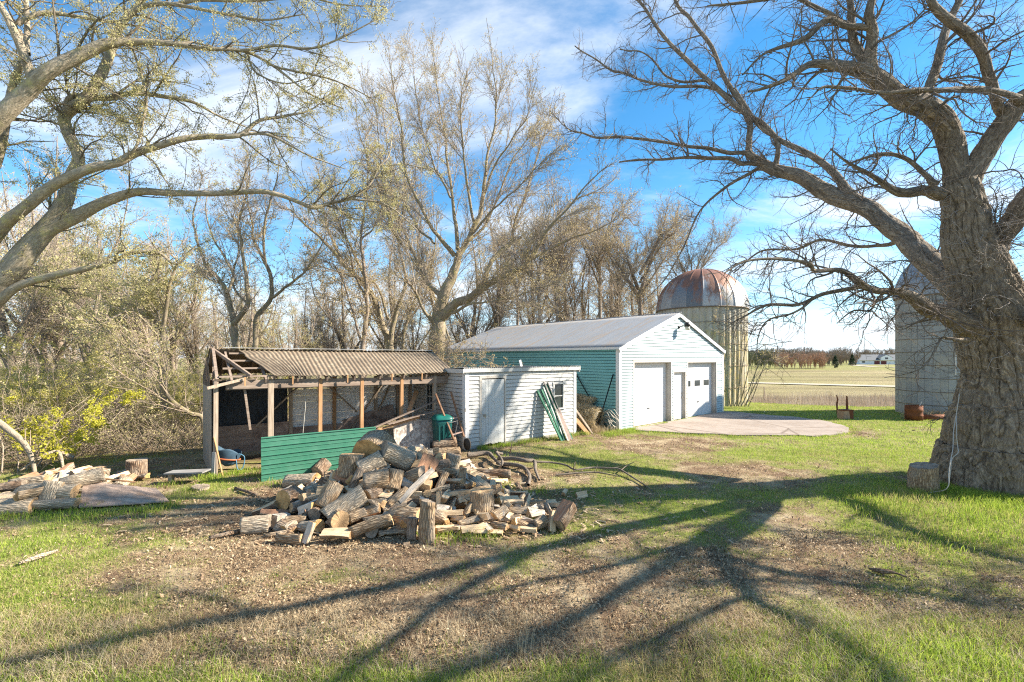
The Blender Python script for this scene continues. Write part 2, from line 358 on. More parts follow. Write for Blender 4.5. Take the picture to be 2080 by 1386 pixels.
# ---------------------------------------------------------------- blades and leaves on the ground (stuff)
rs = np.random.RandomState(11)
def scatter(y0, y1, n, pw=1.0):
    Y = (y0 ** (1 + pw) + rs.rand(n) * (y1 ** (1 + pw) - y0 ** (1 + pw))) ** (1 / (1 + pw)); X = (rs.rand(n) * 2 - 1) * (Y * 1.2 + .8); return X, Y
SHED_O = np.array([-6.66, 10.12]); SHED_A = math.atan2(.6112, .7915)
SU = np.array([cos(SHED_A), sin(SHED_A)]); SV = np.array([-SU[1], SU[0]])
GAR_O = np.array([3.89, 16.5]); GAR_A = math.atan2(.6577, .7533); GU = np.array([cos(GAR_A), sin(GAR_A)]); GV = np.array([-GU[1], GU[0]])
def clear_of_buildings(X, Y):
    a = (X - SHED_O[0]) * SU[0] + (Y - SHED_O[1]) * SU[1]; b = (X - SHED_O[0]) * SV[0] + (Y - SHED_O[1]) * SV[1]
    c1 = (a > -.05) & (a < 6) & (b > .35) & (b < 2.5); c2 = (a > 5.9) & (a < 10.5) & (b > -1.0) & (b < 2.7)
    a = (X - GAR_O[0]) * GU[0] + (Y - GAR_O[1]) * GU[1]; b = (X - GAR_O[0]) * GV[0] + (Y - GAR_O[1]) * GV[1]
    c3 = (a > 0) & (a < 8.4) & (b > 0) & (b < 12)
    return ~(c1 | c2 | c3 | in_poly(X, Y, PAD))
def blades(X, Y, h, w, lean, segs=2, green=1.0):
    n = len(X); Z = T(X, Y) - .01; yaw = rs.rand(n) * 2 * pi; la = rs.rand(n) * 2 * pi; ln = lean * (.3 + rs.rand(n))
    sx = np.cos(yaw) * w / 2; sy = np.sin(yaw) * w / 2; dx = np.cos(la) * ln * h; dy = np.sin(la) * ln * h
    B0 = np.stack([X - sx, Y - sy, Z], 1); B1 = np.stack([X + sx, Y + sy, Z], 1)
    rr = np.clip(rs.rand(n) * .8 + green + .38 * fbm(X * .8 + 3, Y * .8, o=3) + .2 * fbm(X * 3, Y * 3, o=2), 0, 1)
    if segs == 1:
        Tp = np.stack([X + dx, Y + dy, Z + h], 1)
        V = np.stack([B0, B1, Tp], 1).reshape(-1, 3); i = np.arange(n) * 3
        return V, np.stack([i, i + 1, i + 2], 1), None, np.repeat(rr, 3)
    M0 = np.stack([X - sx * .8 + dx * .35, Y - sy * .8 + dy * .35, Z + h * .62], 1); M1 = np.stack([X + sx * .8 + dx * .35, Y + sy * .8 + dy * .35, Z + h * .62], 1)
    Tp = np.stack([X + dx, Y + dy, Z + h * .95], 1)
    V = np.stack([B0, B1, M1, M0, Tp], 1).reshape(-1, 3); i = np.arange(n) * 5
    return V, np.stack([i + 3, i + 2, i + 4], 1), np.stack([i, i + 1, i + 2, i + 3], 1), np.repeat(rr, 5)
def blade_obj(name, sets, mat, label, cat):
    V = []; Ft = []; Fq = []; R = []; b = 0
    for v_, t_, q_, r_ in sets:
        V.append(v_); Ft.append(t_ + b); R.append(r_)
        if q_ is not None: Fq.append(q_ + b)
        b += len(v_)
    Fs = [np.concatenate(Ft)] + ([np.concatenate(Fq)] if Fq else [])
    return tag(mesh_np(name, np.concatenate(V), Fs, [mat], attrs={'rnd': np.concatenate(R)}), label, cat, kind='stuff')
GR = m_leaf('spring_grass', [(0, (.48, .40, .20)), (.28, (.40, .38, .12)), (.5, (.19, .28, .035)), (.8, (.28, .40, .05)), (1, (.42, .50, .08))], .45)
sets = []
X, Y = scatter(3.3, 6.2, 260000); ga_ = grass_amt(X, Y); tall = sstep(5.0, 4.1, Y + .35 * fbm(X * .8, Y * .8)) ; keep = (rs.rand(len(X)) < (ga_ ** 1.3) * .48 + .05) & (ga_ > .04)
X, Y, tl, gk = X[keep], Y[keep], tall[keep], ga_[keep]
sets.append(blades(X, Y, (.022 + .04 * rs.rand(len(X)) + tl * (.02 + .085 * rs.rand(len(X)) ** 1.8)) * (.5 + .7 * gk), .005 + .0015 * rs.rand(len(X)), .55, 2, .06 * rs.randn(len(X)) + .12))
X, Y = scatter(6.2, 13, 330000, .6); ga_ = grass_amt(X, Y); keep = (rs.rand(len(X)) < ga_ ** 1.4 * .7 + .05) & (ga_ > .06) & clear_of_buildings(X, Y); X, Y, gk = X[keep], Y[keep], ga_[keep]
right_edge = sstep(1.5, 3.5, X) * sstep(6.8, 7.8, Y) * sstep(9.8, 8.6, Y) * sstep(5.5, 7, X)
sets.append(blades(X, Y, (.025 + .05 * rs.rand(len(X)) + .10 * right_edge * rs.rand(len(X))) * (.4 + .8 * gk), .008 + .003 * rs.rand(len(X)), .5, 1, .18))
X, Y = scatter(13, 28, 260000, .3); ga_ = grass_amt(X, Y); keep = (rs.rand(len(X)) < ga_ ** 1.3) & (ga_ > .15) & clear_of_buildings(X, Y) & (Y < edge_y(X) + .8) & (X > -8)
X, Y = X[keep], Y[keep]; sets.append(blades(X, Y, .035 + .05 * rs.rand(len(X)), .016, .5, 1, .25))
# taller tufts against shed walls, the metal sheet, the log heaps and the oak
def tuft(x, y, n, sp, h):
    X = x + rs.randn(n) * sp; Y = y + rs.randn(n) * sp; k = clear_of_buildings(X, Y); X, Y = X[k], Y[k]
    sets.append(blades(X, Y, h * (.4 + .7 * rs.rand(len(X))), .009, .5, 2, .2))
for i in range(26):
    p = SHED_O + SU * rs.uniform(6.2, 10.7) + SV * (-1.12 - .12 * rs.rand()); tuft(p[0], p[1], 90, .09, .16)
for i in range(22):
    p = GAR_O + GU * rs.uniform(-.9, .8) + SV * 0 + np.array([0, -.25 - .5 * rs.rand()]); tuft(p[0], p[1], 80, .15, .14)
for i in range(12): p = SHED_O + SU * rs.uniform(-.3, 1.6) + SV * rs.uniform(-.5, .1); tuft(p[0], p[1], 80, .12, .14)
for px_, py_ in [(20, 1050), (60, 1052), (110, 1050), (165, 1035), (160, 1050), (200, 1050), (240, 1045), (300, 1040), (340, 1030), (345, 985), (380, 1000), (540, 975), (560, 985), (880, 1085), (905, 1095), (950, 1095), (985, 1090), (1080, 1070), (1062, 1052), (1060, 1010), (1030, 990), (1000, 985), (1100, 1000), (1010, 930)]:
    x, y = gnd(px_, py_); tuft(x, y, 130, .13, .14)
for i in range(60):
    a = rs.uniform(pi * 1.02, pi * 1.95); x = 10.1 + 1.62 * cos(a); y = 9.4 + 1.25 * sin(a); tuft(x, y, 140, .14, .17)
for i in range(26):
    x, y = gnd(rs.uniform(1760, 2120), rs.uniform(1012, 1120)); tuft(x, y, 120, .22, .14)
for i in range(len(pp)):
    q_ = pp[i] + (pp[i] - ctr) / np.linalg.norm(pp[i] - ctr) * .08
    if rs.rand() < .75: tuft(q_[0], q_[1], 60, .12, .09)
blade_obj('grass', sets, GR, 'short spring grass growing in green patches over the yard', 'grass')
DG = m_leaf('dry_straw', [(0, (.28, .20, .11)), (.5, (.46, .36, .21)), (1, (.60, .51, .34))], .3)
X, Y = scatter(3.4, 6.4, 260000); k = rs.rand(len(X)) < (.25 + .75 * sstep(5.2, 4.4, Y)) * (.35 + .65 * (fbm(X, Y) > 0)); X, Y = X[k], Y[k]
s_ = [blades(X, Y, (.03 + .12 * rs.rand(len(X)) ** 2) * (.45 + .55 * sstep(5, 4.3, Y)), .0035, 1.3, 2, .2)]
X, Y = scatter(5, 14, 150000, .8); k = clear_of_buildings(X, Y) & (rs.rand(len(X)) < .6); X, Y = X[k], Y[k]; s_.append(blades(X, Y, .03 + .04 * rs.rand(len(X)), .005, 1.6, 1, .2))
for px_, py_ in [(1060, 1290), (925, 1250), (1385, 1230), (455, 1170), (280, 1190), (690, 1240), (980, 1300), (1700, 1120)]:
    x, y = gnd(px_, py_ + 45); X = x + rs.randn(26) * .05; Y = y + rs.randn(26) * .05; s_.append(blades(X, Y, .12 + .22 * rs.rand(26), .003, .3, 2, .4))
for i in range(30):
    x = 17.2 + rs.rand() * 3.6; y = 19.9 - .2 * rs.rand(); X = x + rs.randn(50) * .15; Y = y + rs.randn(50) * .12; s_.append(blades(X, Y, .2 + .3 * rs.rand(50), .012, .6, 2, .1))
for i in range(20):
    p = GAR_O + GU * rs.uniform(-1.3, -.1) + GV * rs.uniform(0, 2); X = p[0] + rs.randn(60) * .12; Y = p[1] + rs.randn(60) * .12; s_.append(blades(X, Y, .12 + .2 * rs.rand(60), .008, .6, 2, .1))
blade_obj('dry_grass', s_, DG, 'pale dry straw and dead stems lying in the grass', 'dry grass')
# reeds on the slope behind the lawn
RD = m_leaf('dry_reed', [(0, (.20, .15, .11)), (.5, (.36, .28, .21)), (1, (.60, .52, .42))], .2)
n = 60000; X = rs.uniform(8, 58, n); e = edge_y(X); Y = e + 1.2 + 24 * rs.rand(n) ** 1.5; k = fbm(X * .35, Y * .5, o=3) > -.25; X, Y = X[k], Y[k]
hh = (.35 + .75 * rs.rand(len(X))) * np.clip((Y - edge_y(X)) / 4, .35, 1) * (1 + .5 * fbm(X * .3, Y * .3)); blade_obj('reeds', [blades(X, Y, hh, .022, .22, 1, .1)], RD, 'band of tall dry reeds beyond the far edge of the lawn', 'reeds')
# fallen leaves
LL = m_leaf('dead_leaf', [(0, (.13, .08, .045)), (.3, (.25, .17, .10)), (.65, (.38, .275, .165)), (.9, (.48, .37, .23)), (1, (.58, .47, .31))], .15)
def leaves_flat(X, Y, s, lift=0.0):
    n = len(X); Z = T(X, Y) + .006 + rs.rand(n) * .02 + lift; yaw = rs.rand(n) * 2 * pi; ti = rs.randn(n) * .6; tj = rs.randn(n) * .6; fold = s * (.1 + .35 * rs.rand(n))
    ux, uy = np.cos(yaw), np.sin(yaw); P = []
    w = s * (.35 + .3 * rs.rand(n))
    for a, b, zf in ((-1, 0, 0), (0, -1, 1), (1, 0, 0), (0, 1, 1)):
        lx = a * s * .5; ly = b * w * .5
        P.append(np.stack([X + ux * lx - uy * ly, Y + uy * lx + ux * ly, Z + lx * ti + ly * tj + zf * fold * .5], 1))
    V = np.stack(P, 1).reshape(-1, 3); i = np.arange(n) * 4
    return V, np.concatenate([np.stack([i, i + 1, i + 2], 1), np.stack([i, i + 2, i + 3], 1)]), None, np.repeat(rs.rand(n), 4)
X, Y = scatter(3.5, 7, 200000); k = rs.rand(len(X)) < (1.15 - grass_amt(X, Y)) * .55 * (.35 + .65 * (fbm(X * 1.2, Y * 1.2, o=3) > -.05)); X, Y = X[k], Y[k]; s1_ = leaves_flat(X, Y, .010 + .034 * rs.rand(len(X)) ** 2.2)
X, Y = scatter(7, 16, 150000, .5); k = (rs.rand(len(X)) < (1 - grass_amt(X, Y)) * .6 * (.35 + .65 * (fbm(X * 1.2, Y * 1.2, o=3) > -.05))) & clear_of_buildings(X, Y); X, Y = X[k], Y[k]; s2_ = leaves_flat(X, Y, .016 + .036 * rs.rand(len(X)) ** 1.8)
X, Y = scatter(16, 27, 9000, .5); k = (rs.rand(len(X)) < (1 - grass_amt(X, Y)) * .8); X, Y = X[k], Y[k]; k = clear_of_buildings(X, Y); X, Y = X[k], Y[k]; s3_ = leaves_flat(X, Y, .06 + .05 * rs.rand(len(X)))
blade_obj('fallen_leaves', [s1_, s2_, s3_], LL, 'brown fallen leaves littering the bare ground', 'leaves')
# ---------------------------------------------------------------- buildings
WHITE = m_paint('white_clapboard_paint', (.48, .48, .46), (.46, .43, .38), .28, chip=.12)
WHITE2 = m_paint('clean_white_paint', (.62, .62, .61), (.6, .58, .54), .12)
TEALW = m_paint('pale_blue_white_siding', (.39, .475, .50), (.24, .34, .35), .6)
TEAL = m_paint('teal_siding_paint', (.17, .40, .40), (.10, .28, .27), .4, low=False)
DARKGLASS = NT('window_glass', .08, .6); DARKGLASS.col((.035, .045, .05)); DARKGLASS = DARKGLASS.mat
GALV = NT('galvanised_roof', .38, .5); v = GALV.obj(); st_ = GALV.noise(GALV.map(v, (.12, 1.6, .12)), 3.0, 6, .7)
cc = GALV.mix(st_, (.23, .24, .245), (.37, .38, .385)); cc = GALV.mix(GALV.ramp(GALV.noise(GALV.map(v, (.10, 1, .10)), 5, 5, .75), [(.50, 0.), (.62, .7)]), cc, (.36, .27, .18))
GALV.col(cc); GALV.b.inputs['Metallic'].default_value = .35; GALV = GALV.mat
RUSTROOF = NT('lichen_covered_roof_metal', .8, .2); v = RUSTROOF.obj(); cc = RUSTROOF.mix(RUSTROOF.noise(v, 3, 6, .7), (.115, .085, .06), (.29, .23, .165))
cc = RUSTROOF.mix(RUSTROOF.ramp(RUSTROOF.noise(v, 9, 5, .8), [(.5, 0.), (.62, .6)]), cc, (.38, .33, .24)); cc = RUSTROOF.mix(RUSTROOF.ramp(RUSTROOF.noise(v, 1.1, 3), [(.5, 0.), (.68, .6)]), cc, (.14, .11, .08)); RUSTROOF.col(cc); RUSTROOF = RUSTROOF.mat
W_V = m_wood('weathered_post_wood', (.27, .20, .14), (.50, .42, .33), 'z')
W_H = m_wood('weathered_beam_wood', (.17, .12, .09), (.38, .31, .25), 'x')
W_O = m_wood('orange_pine', (.32, .17, .08), (.55, .34, .18), 'z')
PLY = m_wood('stained_plywood', (.27, .19, .15), (.48, .38, .31), 'x', .6, (.13, .085, .07))
PLY2 = m_wood('grey_plywood', (.24, .20, .16), (.40, .35, .29), 'z', .6)
OSB = NT('chipboard_panel', .9, .1); v = OSB.obj(); OSB.col(OSB.mix(OSB.ramp(OSB.vor(OSB.map(v, (1, 1, .7)), 22, 'F1', 'Color'), [(.1, 0.), (.9, 1.)]), (.26, .21, .18), (.62, .56, .49))); OSB = OSB.mat
TARP = NT('black_tarp', .45, .4); v = TARP.obj(); TARP.col(TARP.mix(TARP.noise(v, 2, 4), (.012, .015, .02), (.035, .045, .055))); TARP.bump(TARP.noise(TARP.map(v, (3, 3, .8)), 2.5, 5), 1, .12); TARP = TARP.mat
STEEL = m_plain('dark_metal', (.10, .10, .10), .5, .6)
BRASS = m_plain('aged_hinge_metal', (.35, .33, .30), .45, .7)

GAPW = m_plain('brown_lap_shadow', (.17, .15, .13), .95); GAPM = {TEAL.name: m_plain('dark_teal_lap_shadow', (.03, .075, .075), .95), TEALW.name: m_plain('blue_grey_lap_shadow', (.13, .22, .24), .95)}  # dark groove colours paint in the shadow line between the laps
def siding(name, w, z0, ztop, mat, parent, lap=.115, openings=(), y=0.0, flip=1, th=.024, endcap=False):
    """clapboards on the plane y (front faces -y * flip); ztop is a function of x or a number"""
    V = []; Fq = []; MI = []
    zt = ztop if callable(ztop) else (lambda x: ztop)
    xs = np.linspace(0, w, 400); zs = np.array([zt(x) for x in xs]); z = z0
    def quad(a, b, c, d, m=0): MI.append(m); i = len(V); V.extend([a, b, c, d]); Fq.append((i, i + 1, i + 2, i + 3) if flip > 0 else (i + 3, i + 2, i + 1, i))
    while z < zs.max() - .01:
        z1 = min(z + lap, zs.max()); ok = xs[zs > z + .005]
        if len(ok) < 2: break
        xa, xb = ok[0], ok[-1]; ok1 = xs[zs >= z1 - 1e-6]; xc, xd = (ok1[0], ok1[-1]) if len(ok1) > 1 else ((xa + xb) / 2 - .01, (xa + xb) / 2 + .01)
        segs = [(xa, xb)]
        for (o0, o1, p0, p1) in openings:
            if z1 > p0 + .01 and z < p1 - .01:
                ns = []
                for s0, s1 in segs:
                    if o1 <= s0 or o0 >= s1: ns.append((s0, s1)); continue
                    if o0 > s0: ns.append((s0, o0))
                    if o1 < s1: ns.append((o1, s1))
                segs = ns
        for s0, s1 in segs:
            t0 = xc if s0 == xa else s0; t1 = xd if s1 == xb else s1
            yb = y - flip * th; ym = y - flip * .004; gp_ = .016; rc = y + .03 * flip
            j = .0015 * math.sin(z * 91 + s0)
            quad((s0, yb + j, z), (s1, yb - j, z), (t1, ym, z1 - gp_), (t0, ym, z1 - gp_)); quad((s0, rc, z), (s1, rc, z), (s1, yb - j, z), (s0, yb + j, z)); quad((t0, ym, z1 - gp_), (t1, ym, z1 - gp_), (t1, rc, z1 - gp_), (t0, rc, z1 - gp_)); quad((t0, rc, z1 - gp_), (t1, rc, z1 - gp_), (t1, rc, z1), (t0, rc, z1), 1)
        z = z1
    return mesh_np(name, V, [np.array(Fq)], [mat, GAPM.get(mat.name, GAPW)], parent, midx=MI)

def window(parent, x, z, w, h, y, flip=-1, rows=2, cols=2, name='window', wall_axis='x'):
    """window on a wall plane; wall_axis x: wall runs along x facing -y; 'y': wall runs along y facing -x"""
    def P(a, b, c): return (a, b, c) if wall_axis == 'x' else (b, a, c)
    def bx(mb, a0, a1, b0, b1, c0, c1): p = P(a0, b0, c0); q = P(a1, b1, c1); mb.box(min(p[0], q[0]), max(p[0], q[0]), min(p[1], q[1]), max(p[1], q[1]), c0, c1)
    f = MB(); t = .07; y0 = y - .035; y1 = y + .05
    bx(f, x - t, x, y0, y1, z - t * .2, z + h); bx(f, x + w, x + w + t, y0, y1, z - t * .2, z + h); bx(f, x - t - .02, x + w + t + .02, y0 - .004, y1, z + h, z + h + t)
    fo = f.build(name, WHITE, parent, bevel=.004)
    s = MB(); bx(s, x - t - .03, x + w + t + .03, y0 - .03, y1, z - t * .2 - .04, z - t * .2); s.build('sill', WHITE, fo)
    m = MB()
    for i in range(1, cols): bx(m, x + w * i / cols - .014, x + w * i / cols + .014, y - .01, y + .02, z, z + h)
    for i in range(1, rows): bx(m, x, x + w, y - .013, y + .021, z + h * i / rows - .018, z + h * i / rows + .018)
    m.build('muntin', WHITE, fo)
    g_ = MB(); bx(g_, x, x + w, y + .005, y + .012, z, z + h); g_.build('pane', DARKGLASS, fo)
    return fo

def corrugated(name, L, x_off, p0, p1, period, amp, mat, parent, rows=8, shape='sin', seed=0, jag=None, sag=0.0, th=.002):
    """sheet running along local x for L; p0=(y,z) eave, p1=(y,z) ridge; jag(x)->start fraction"""
    n = int(L / period * 7); xs = np.linspace(0, L, n); ts = np.linspace(0, 1, rows)
    p0 = np.array(p0); p1 = np.array(p1); d = p1 - p0; nrm = np.array([-d[1], d[0]]); nrm = nrm / np.linalg.norm(nrm); nrm = nrm * (1 if nrm[1] > 0 else -1)
    ph = xs / period; wv = np.sin(2 * pi * ph) if shape == 'sin' else np.clip(np.sin(2 * pi * ph) * 2.2, -1, 1)
    X = x_off + np.repeat(xs[:, None], rows, 1); tt_ = np.repeat(ts[None, :], n, 0)
    wob = .010 * fbm(X * .9 + seed, tt_ * 3, o=3) - sag * np.sin(pi * xs / L)[:, None]
    off = amp * wv[:, None] + wob
    Y = p0[0] + d[0] * tt_ + nrm[0] * off; Z = p0[1] + d[1] * tt_ + nrm[1] * off
    V = np.stack([X, Y, Z], -1).reshape(-1, 3); i = np.arange(n * rows).reshape(n, rows)
    Fq = np.stack([i[:-1, :-1], i[1:, :-1], i[1:, 1:], i[:-1, 1:]], -1).reshape(-1, 4)
    o = mesh_np(name, V, [Fq], [mat], parent, smooth=True)
    so_ = o.modifiers.new('s', 'SOLIDIFY'); so_.thickness = .004; so_.offset = 1; return o

# ---- garage
gar = empty('garage', (GAR_O[0], GAR_O[1], 0), GAR_A, 'white and teal clapboard garage with two overhead doors and grey metal roof', 'garage')
GW, GD, GH, GP = 8.36, 12.0, 3.0, 4.5
gable = lambda x: GH + (GP - GH) * (1 - abs(x - GW / 2) / (GW / 2))
ops = [(.93, 3.55, 0, 2.46), (3.80, 4.74, 0, 2.03), (4.97, 7.63, 0, 2.43)]
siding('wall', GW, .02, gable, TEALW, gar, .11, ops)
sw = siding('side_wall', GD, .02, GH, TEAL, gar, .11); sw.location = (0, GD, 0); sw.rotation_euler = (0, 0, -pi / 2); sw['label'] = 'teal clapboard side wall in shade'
b = MB(); b.box(GW - .02, GW, 0.02, GD, 0, GH); b.box(0.02, GW - .02, GD - .02, GD, 0, GH); b.add([(0.02, GD - .021, GH), (GW - .02, GD - .021, GH), (GW / 2, GD - .021, GP - .02)], [(0, 1, 2)]); b.build('rear_wall', TEAL, gar)
b = MB()   # front wall core behind the boards
xs_ = [0.02] + [q for o in ops for q in o[:2]] + [GW - .02]
for i in range(0, 8, 2): b.box(xs_[i], xs_[i + 1], .034, .06, 0, 2.46)
b.box(.02, .93, .034, .06, 2.46, GH - .01); b.box(.93, GW - .02, .0345, .06, 2.462, GH - .01); b.box(3.80, 4.74, .034, .06, 2.03, 2.46); b.box(4.97, 7.63, .034, .06, 2.43, 2.461)
b.add([(0.02, .036, GH - .01), (GW - .02, .036, GH - .01), (GW / 2, .036, GP - .02)], [(0, 1, 2)]); b.build('wall_core', TEALW, gar)
b = MB(); b.box(-.03, .11, -.03, 0.0, 0, GH - .02); b.box(-.032, -.002, 0, .13, 0, GH - .02); b.build('corner_board', WHITE2, gar)
b = MB(); b.box(GW - .10, GW + .03, -.03, 0, 0, GH - .02); b.build('corner_board', WHITE2, gar)
OH = .12; sl_ = (GP - GH) / (GW / 2)
for sgn in (0, 1):
    e = -OH if sgn == 0 else GW + OH
    corr = corrugated('roof', GD + .25, -.12, (e, GH + .05 - OH * sl_), (GW / 2, GP + .05), .076, .009, GALV, gar, 10, seed=sgn)
    # corrugated() runs along x with profile in y/z: turn so x runs back along the garage
    me = corr.data; co = np.empty(len(me.vertices) * 3, np.float32); me.vertices.foreach_get('co', co); co = co.reshape(-1, 3)
    co = co[:, [1, 0, 2]]; me.vertices.foreach_set('co', co.ravel()); me.flip_normals()
b = MB(); b.tube([(GW / 2, -.13, GP + .055), (GW / 2, GD + .12, GP + .055)], .028, 8); b.build('ridge_cap', GALV, gar)
b = MB()
for s in (-1, 1):
    ex = GW / 2 + s * (GW / 2 + .10); b.board((GW / 2 - s * .0, -.075, GP - .04), (ex, -.075, GH - .08), .045, .17, up=(0, 0, 1))
b.build('fascia', WHITE2, gar)
b = MB(); b.box(-.14, -.11, -.10, GD, GH - .06, GH + .03); b.build('gutter_board', WHITE2, gar)
def jambs(x0, x1, h, name='door_trim'):
    b = MB(); t = .09
    b.box(x0 - t, x0, -.022, .01, 0, h); b.box(x1, x1 + t * .9, -.022, .01, 0, h); b.box(x0 - t, x1 + t, -.026, .01, h, h + .08)
    b.box(x0, x0 + .03, .012, .22, 0, h); b.box(x1 - .03, x1, .012, .22, 0, h); b.box(x0 + .03, x1 - .03, .012, .22, h - .03, h)
    return b.build(name, JAMB, gar)
JAMB = m_paint('bare_grey_trim', (.50, .47, .42), (.28, .24, .2), .5)
for o in ops: jambs(*o[:2], o[3])
DOORW = m_paint('overhead_door_white', (.60, .60, .60), (.68, .66, .62), .15, low=False)
def oh_door(x0, x1, h, win, panels, lab):
    b = MB(); n = 4; hh = h / n
    for i in range(n):
        z = i * hh; b.box(x0, x1, .19, .225, z + .006, z + hh - .006)
        b.box(x0, x1, .20, .226, z - .006, z + .006)
        if panels:
            k = 4; pw = (x1 - x0) / k
            for j in range(k):
                a0 = x0 + j * pw + .09; a1 = a0 + pw - .18; q0, q1 = z + .12, z + hh - .12
                b.box(a0, a1, .182, .19, q0, q0 + .02); b.box(a0, a1, .182, .19, q1 - .02, q1); b.box(a0, a0 + .02, .182, .19, q0 + .02, q1 - .02); b.box(a1 - .02, a1, .182, .19, q0 + .02, q1 - .02)
    d = b.build('overhead_door', DOORW, gar, bevel=.003); d['label'] = lab
    b = MB(); b.box(x0 + (x1 - x0) * .46, x0 + (x1 - x0) * .46 + .12, .165, .19, .62, .66); b.build('handle', STEEL, d)
    for (wx, ww) in win:
        f = MB(); a0 = x0 + wx; z = 2 * hh + .16; f.box(a0 - .03, a0 + ww + .03, .178, .19, z - .03, z + .29)
        fo = f.build('window', DOORW, d); g_ = MB(); g_.box(a0, a0 + ww, .174, .178, z, z + .26); g_.build('pane', DARKGLASS, fo)
    return d
oh_door(.96, 3.52, 2.43, [], True, 'plain white panelled overhead door')
oh_door(5.0, 7.6, 2.40, [(.10, .46), (.94, .50), (1.80, .50)], False, 'white overhead door with three small windows')
b = MB(); b.box(3.83, 4.71, .10, .14, .02, 2.0); d = b.build('service_door', WHITE2, gar, bevel=.004)
b = MB(); b.tube([(4.62, .095, .95), (4.62, .05, .95)], .028, 10); b.tube([(4.62, .095, 1.12), (4.62, .07, 1.12)], .025, 10); b.build('handle', BRASS, d)
b = MB(); lx, lz = GW / 2 + .12, 3.93
b.tube([(lx - .12, 0, lz), (lx - .12, -.06, lz)], .05, 12); b.tube([(lx - .12, -.05, lz), (lx - .10, -.2, lz + .07), (lx, -.30, lz + .07)], .018, 8)
lo = b.build('yard_light', m_plain('black_lamp_metal', (.03, .03, .03), .4, .5), gar, True)
b = MB(); b.tube([(lx, -.34, lz + .20), (lx, -.34, lz + .12), (lx, -.34, lz + .02)], [.06, .11, .12], 16); b.build('lamp_housing', m_plain('black_lamp_metal_b', (.035, .035, .035), .4, .5), lo, True)
gl = NT('frosted_lamp_glass', .25, .5); gl.col((.55, .52, .42)); b = MB(); b.tube([(lx, -.34, lz + .02), (lx, -.34, lz - .10), (lx, -.34, lz - .14)], [.10, .095, .05], 16); b.build('lamp_glass', gl.mat, lo, True)
b = MB(); b.box(-.02, GW + .02, -.03, .0, -.15, .02); b.box(-.03, 0.0, 0.0, GD, -.15, .02); b.build('foundation', m_plain('concrete_foot', (.45, .42, .38), .9), gar)

# ---- white clapboard shed (its own frame: corner at the woodshed's right end)
WSO = SHED_O + SU * 5.967 - SV * .994
ws = empty('white_shed', (WSO[0], WSO[1], 0), SHED_A, 'small white clapboard shed with plank door and flat roof', 'shed')
SWW, SWD = 4.43, 3.5; zf, zr = 2.22, 2.10
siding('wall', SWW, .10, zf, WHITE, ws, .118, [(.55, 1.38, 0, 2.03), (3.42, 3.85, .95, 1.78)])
b = MB()
for (a0, a1, c0, c1) in ((.02, .55, 0, zf), (1.38, 3.42, 0, zf), (3.85, SWW - .02, 0, zf), (.55, 1.38, 2.03, zf), (3.42, 3.85, 0, .95), (3.42, 3.85, 1.78, zf)): b.box(a0, a1, .034, .06, c0, c1)
b.box(.02, SWW - .02, SWD - .03, SWD, 0, zr); b.box(SWW - .03, SWW, .03, SWD, 0, zf - .08); b.build('wall_core', WHITE, ws)
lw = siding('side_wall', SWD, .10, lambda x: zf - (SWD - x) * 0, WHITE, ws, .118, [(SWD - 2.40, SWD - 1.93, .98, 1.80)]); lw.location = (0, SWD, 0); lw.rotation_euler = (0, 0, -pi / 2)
b = MB()
for (a0, a1, c0, c1) in ((.0, 1.93, 0, zf), (2.40, SWD, 0, zf), (1.93, 2.40, 0, .98), (1.93, 2.40, 1.80, zf)): b.box(.034, .06, a0 + .001, a1 - .001, c0, c1)
b.build('side_wall_core', WHITE, ws)
window(ws, 3.45, .98, .38, .78, 0.0, rows=2, cols=1)
window(ws, 1.96, 1.01, .40, .77, 0.0, rows=2, cols=2, wall_axis='y')
b = MB(); b.box(-.02, .10, -.03, 0, .02, zf); b.box(-.034, -.004, 0.0, .11, .02, zf); b.box(SWW - .10, SWW + .03, -.03, 0, .02, zf); b.build('corner_board', WHITE2, ws)
b = MB(); b.box(-.02, .55, -.018, .02, -.1, .10); b.box(1.38, SWW, -.018, .02, -.1, .10); b.box(-.018, .02, .02, SWD, -.1, .10); b.build('foundation', m_plain('concrete_foot_b', (.40, .37, .33), .95, 0, .3), ws)
b = MB(); b.box(-.10, SWW + .18, -.09, -.06, zf, zf + .12); b.box(-.13, -.10, -.09, SWD, zf - .02, zf + .10); b.box(SWW + .15, SWW + .18, -.06, SWD, zf - .06, zf + .10); b.build('fascia', WHITE, ws)
corrugated('roof', SWW + .30, -.14, (-.11, zf + .14), (SWD + .1, zr + .10), .076, .008, GALV, ws, 6, seed=9)
b = MB(); xs_ = np.linspace(.56, 1.37, 8)
for i in range(7): b.box(xs_[i] + .002, xs_[i + 1] - .002, -.012 - .003 * (i % 3), .012, .08 + .012 * ((i * 7) % 3), 2.0)
d = b.build('plank_door', m_paint('grey_white_door_planks', (.52, .54, .54), (.30, .28, .25), .5, chip=.3), ws); d['label'] = 'weathered vertical plank door'
b = MB(); b.box(.60, .70, -.035, -.016, .92, .98); b.tube([(.65, -.03, .96), (.65, -.06, .93), (.65, -.05, .86)], .012, 6); b.build('hasp', BRASS, d)
b = MB(); b.box(.47, .548, -.026, .02, .02, 2.10); b.box(1.382, 1.43, -.026, .02, .02, 2.03); b.box(.548, 1.43, -.026, .02, 2.03, 2.10); b.build('door_frame', JAMB, ws)
for z in (.28, 1.1): b = MB(); b.box(-.04, .0, -.036, -.030, z, z + .10); b.build('hinge', BRASS, ws)

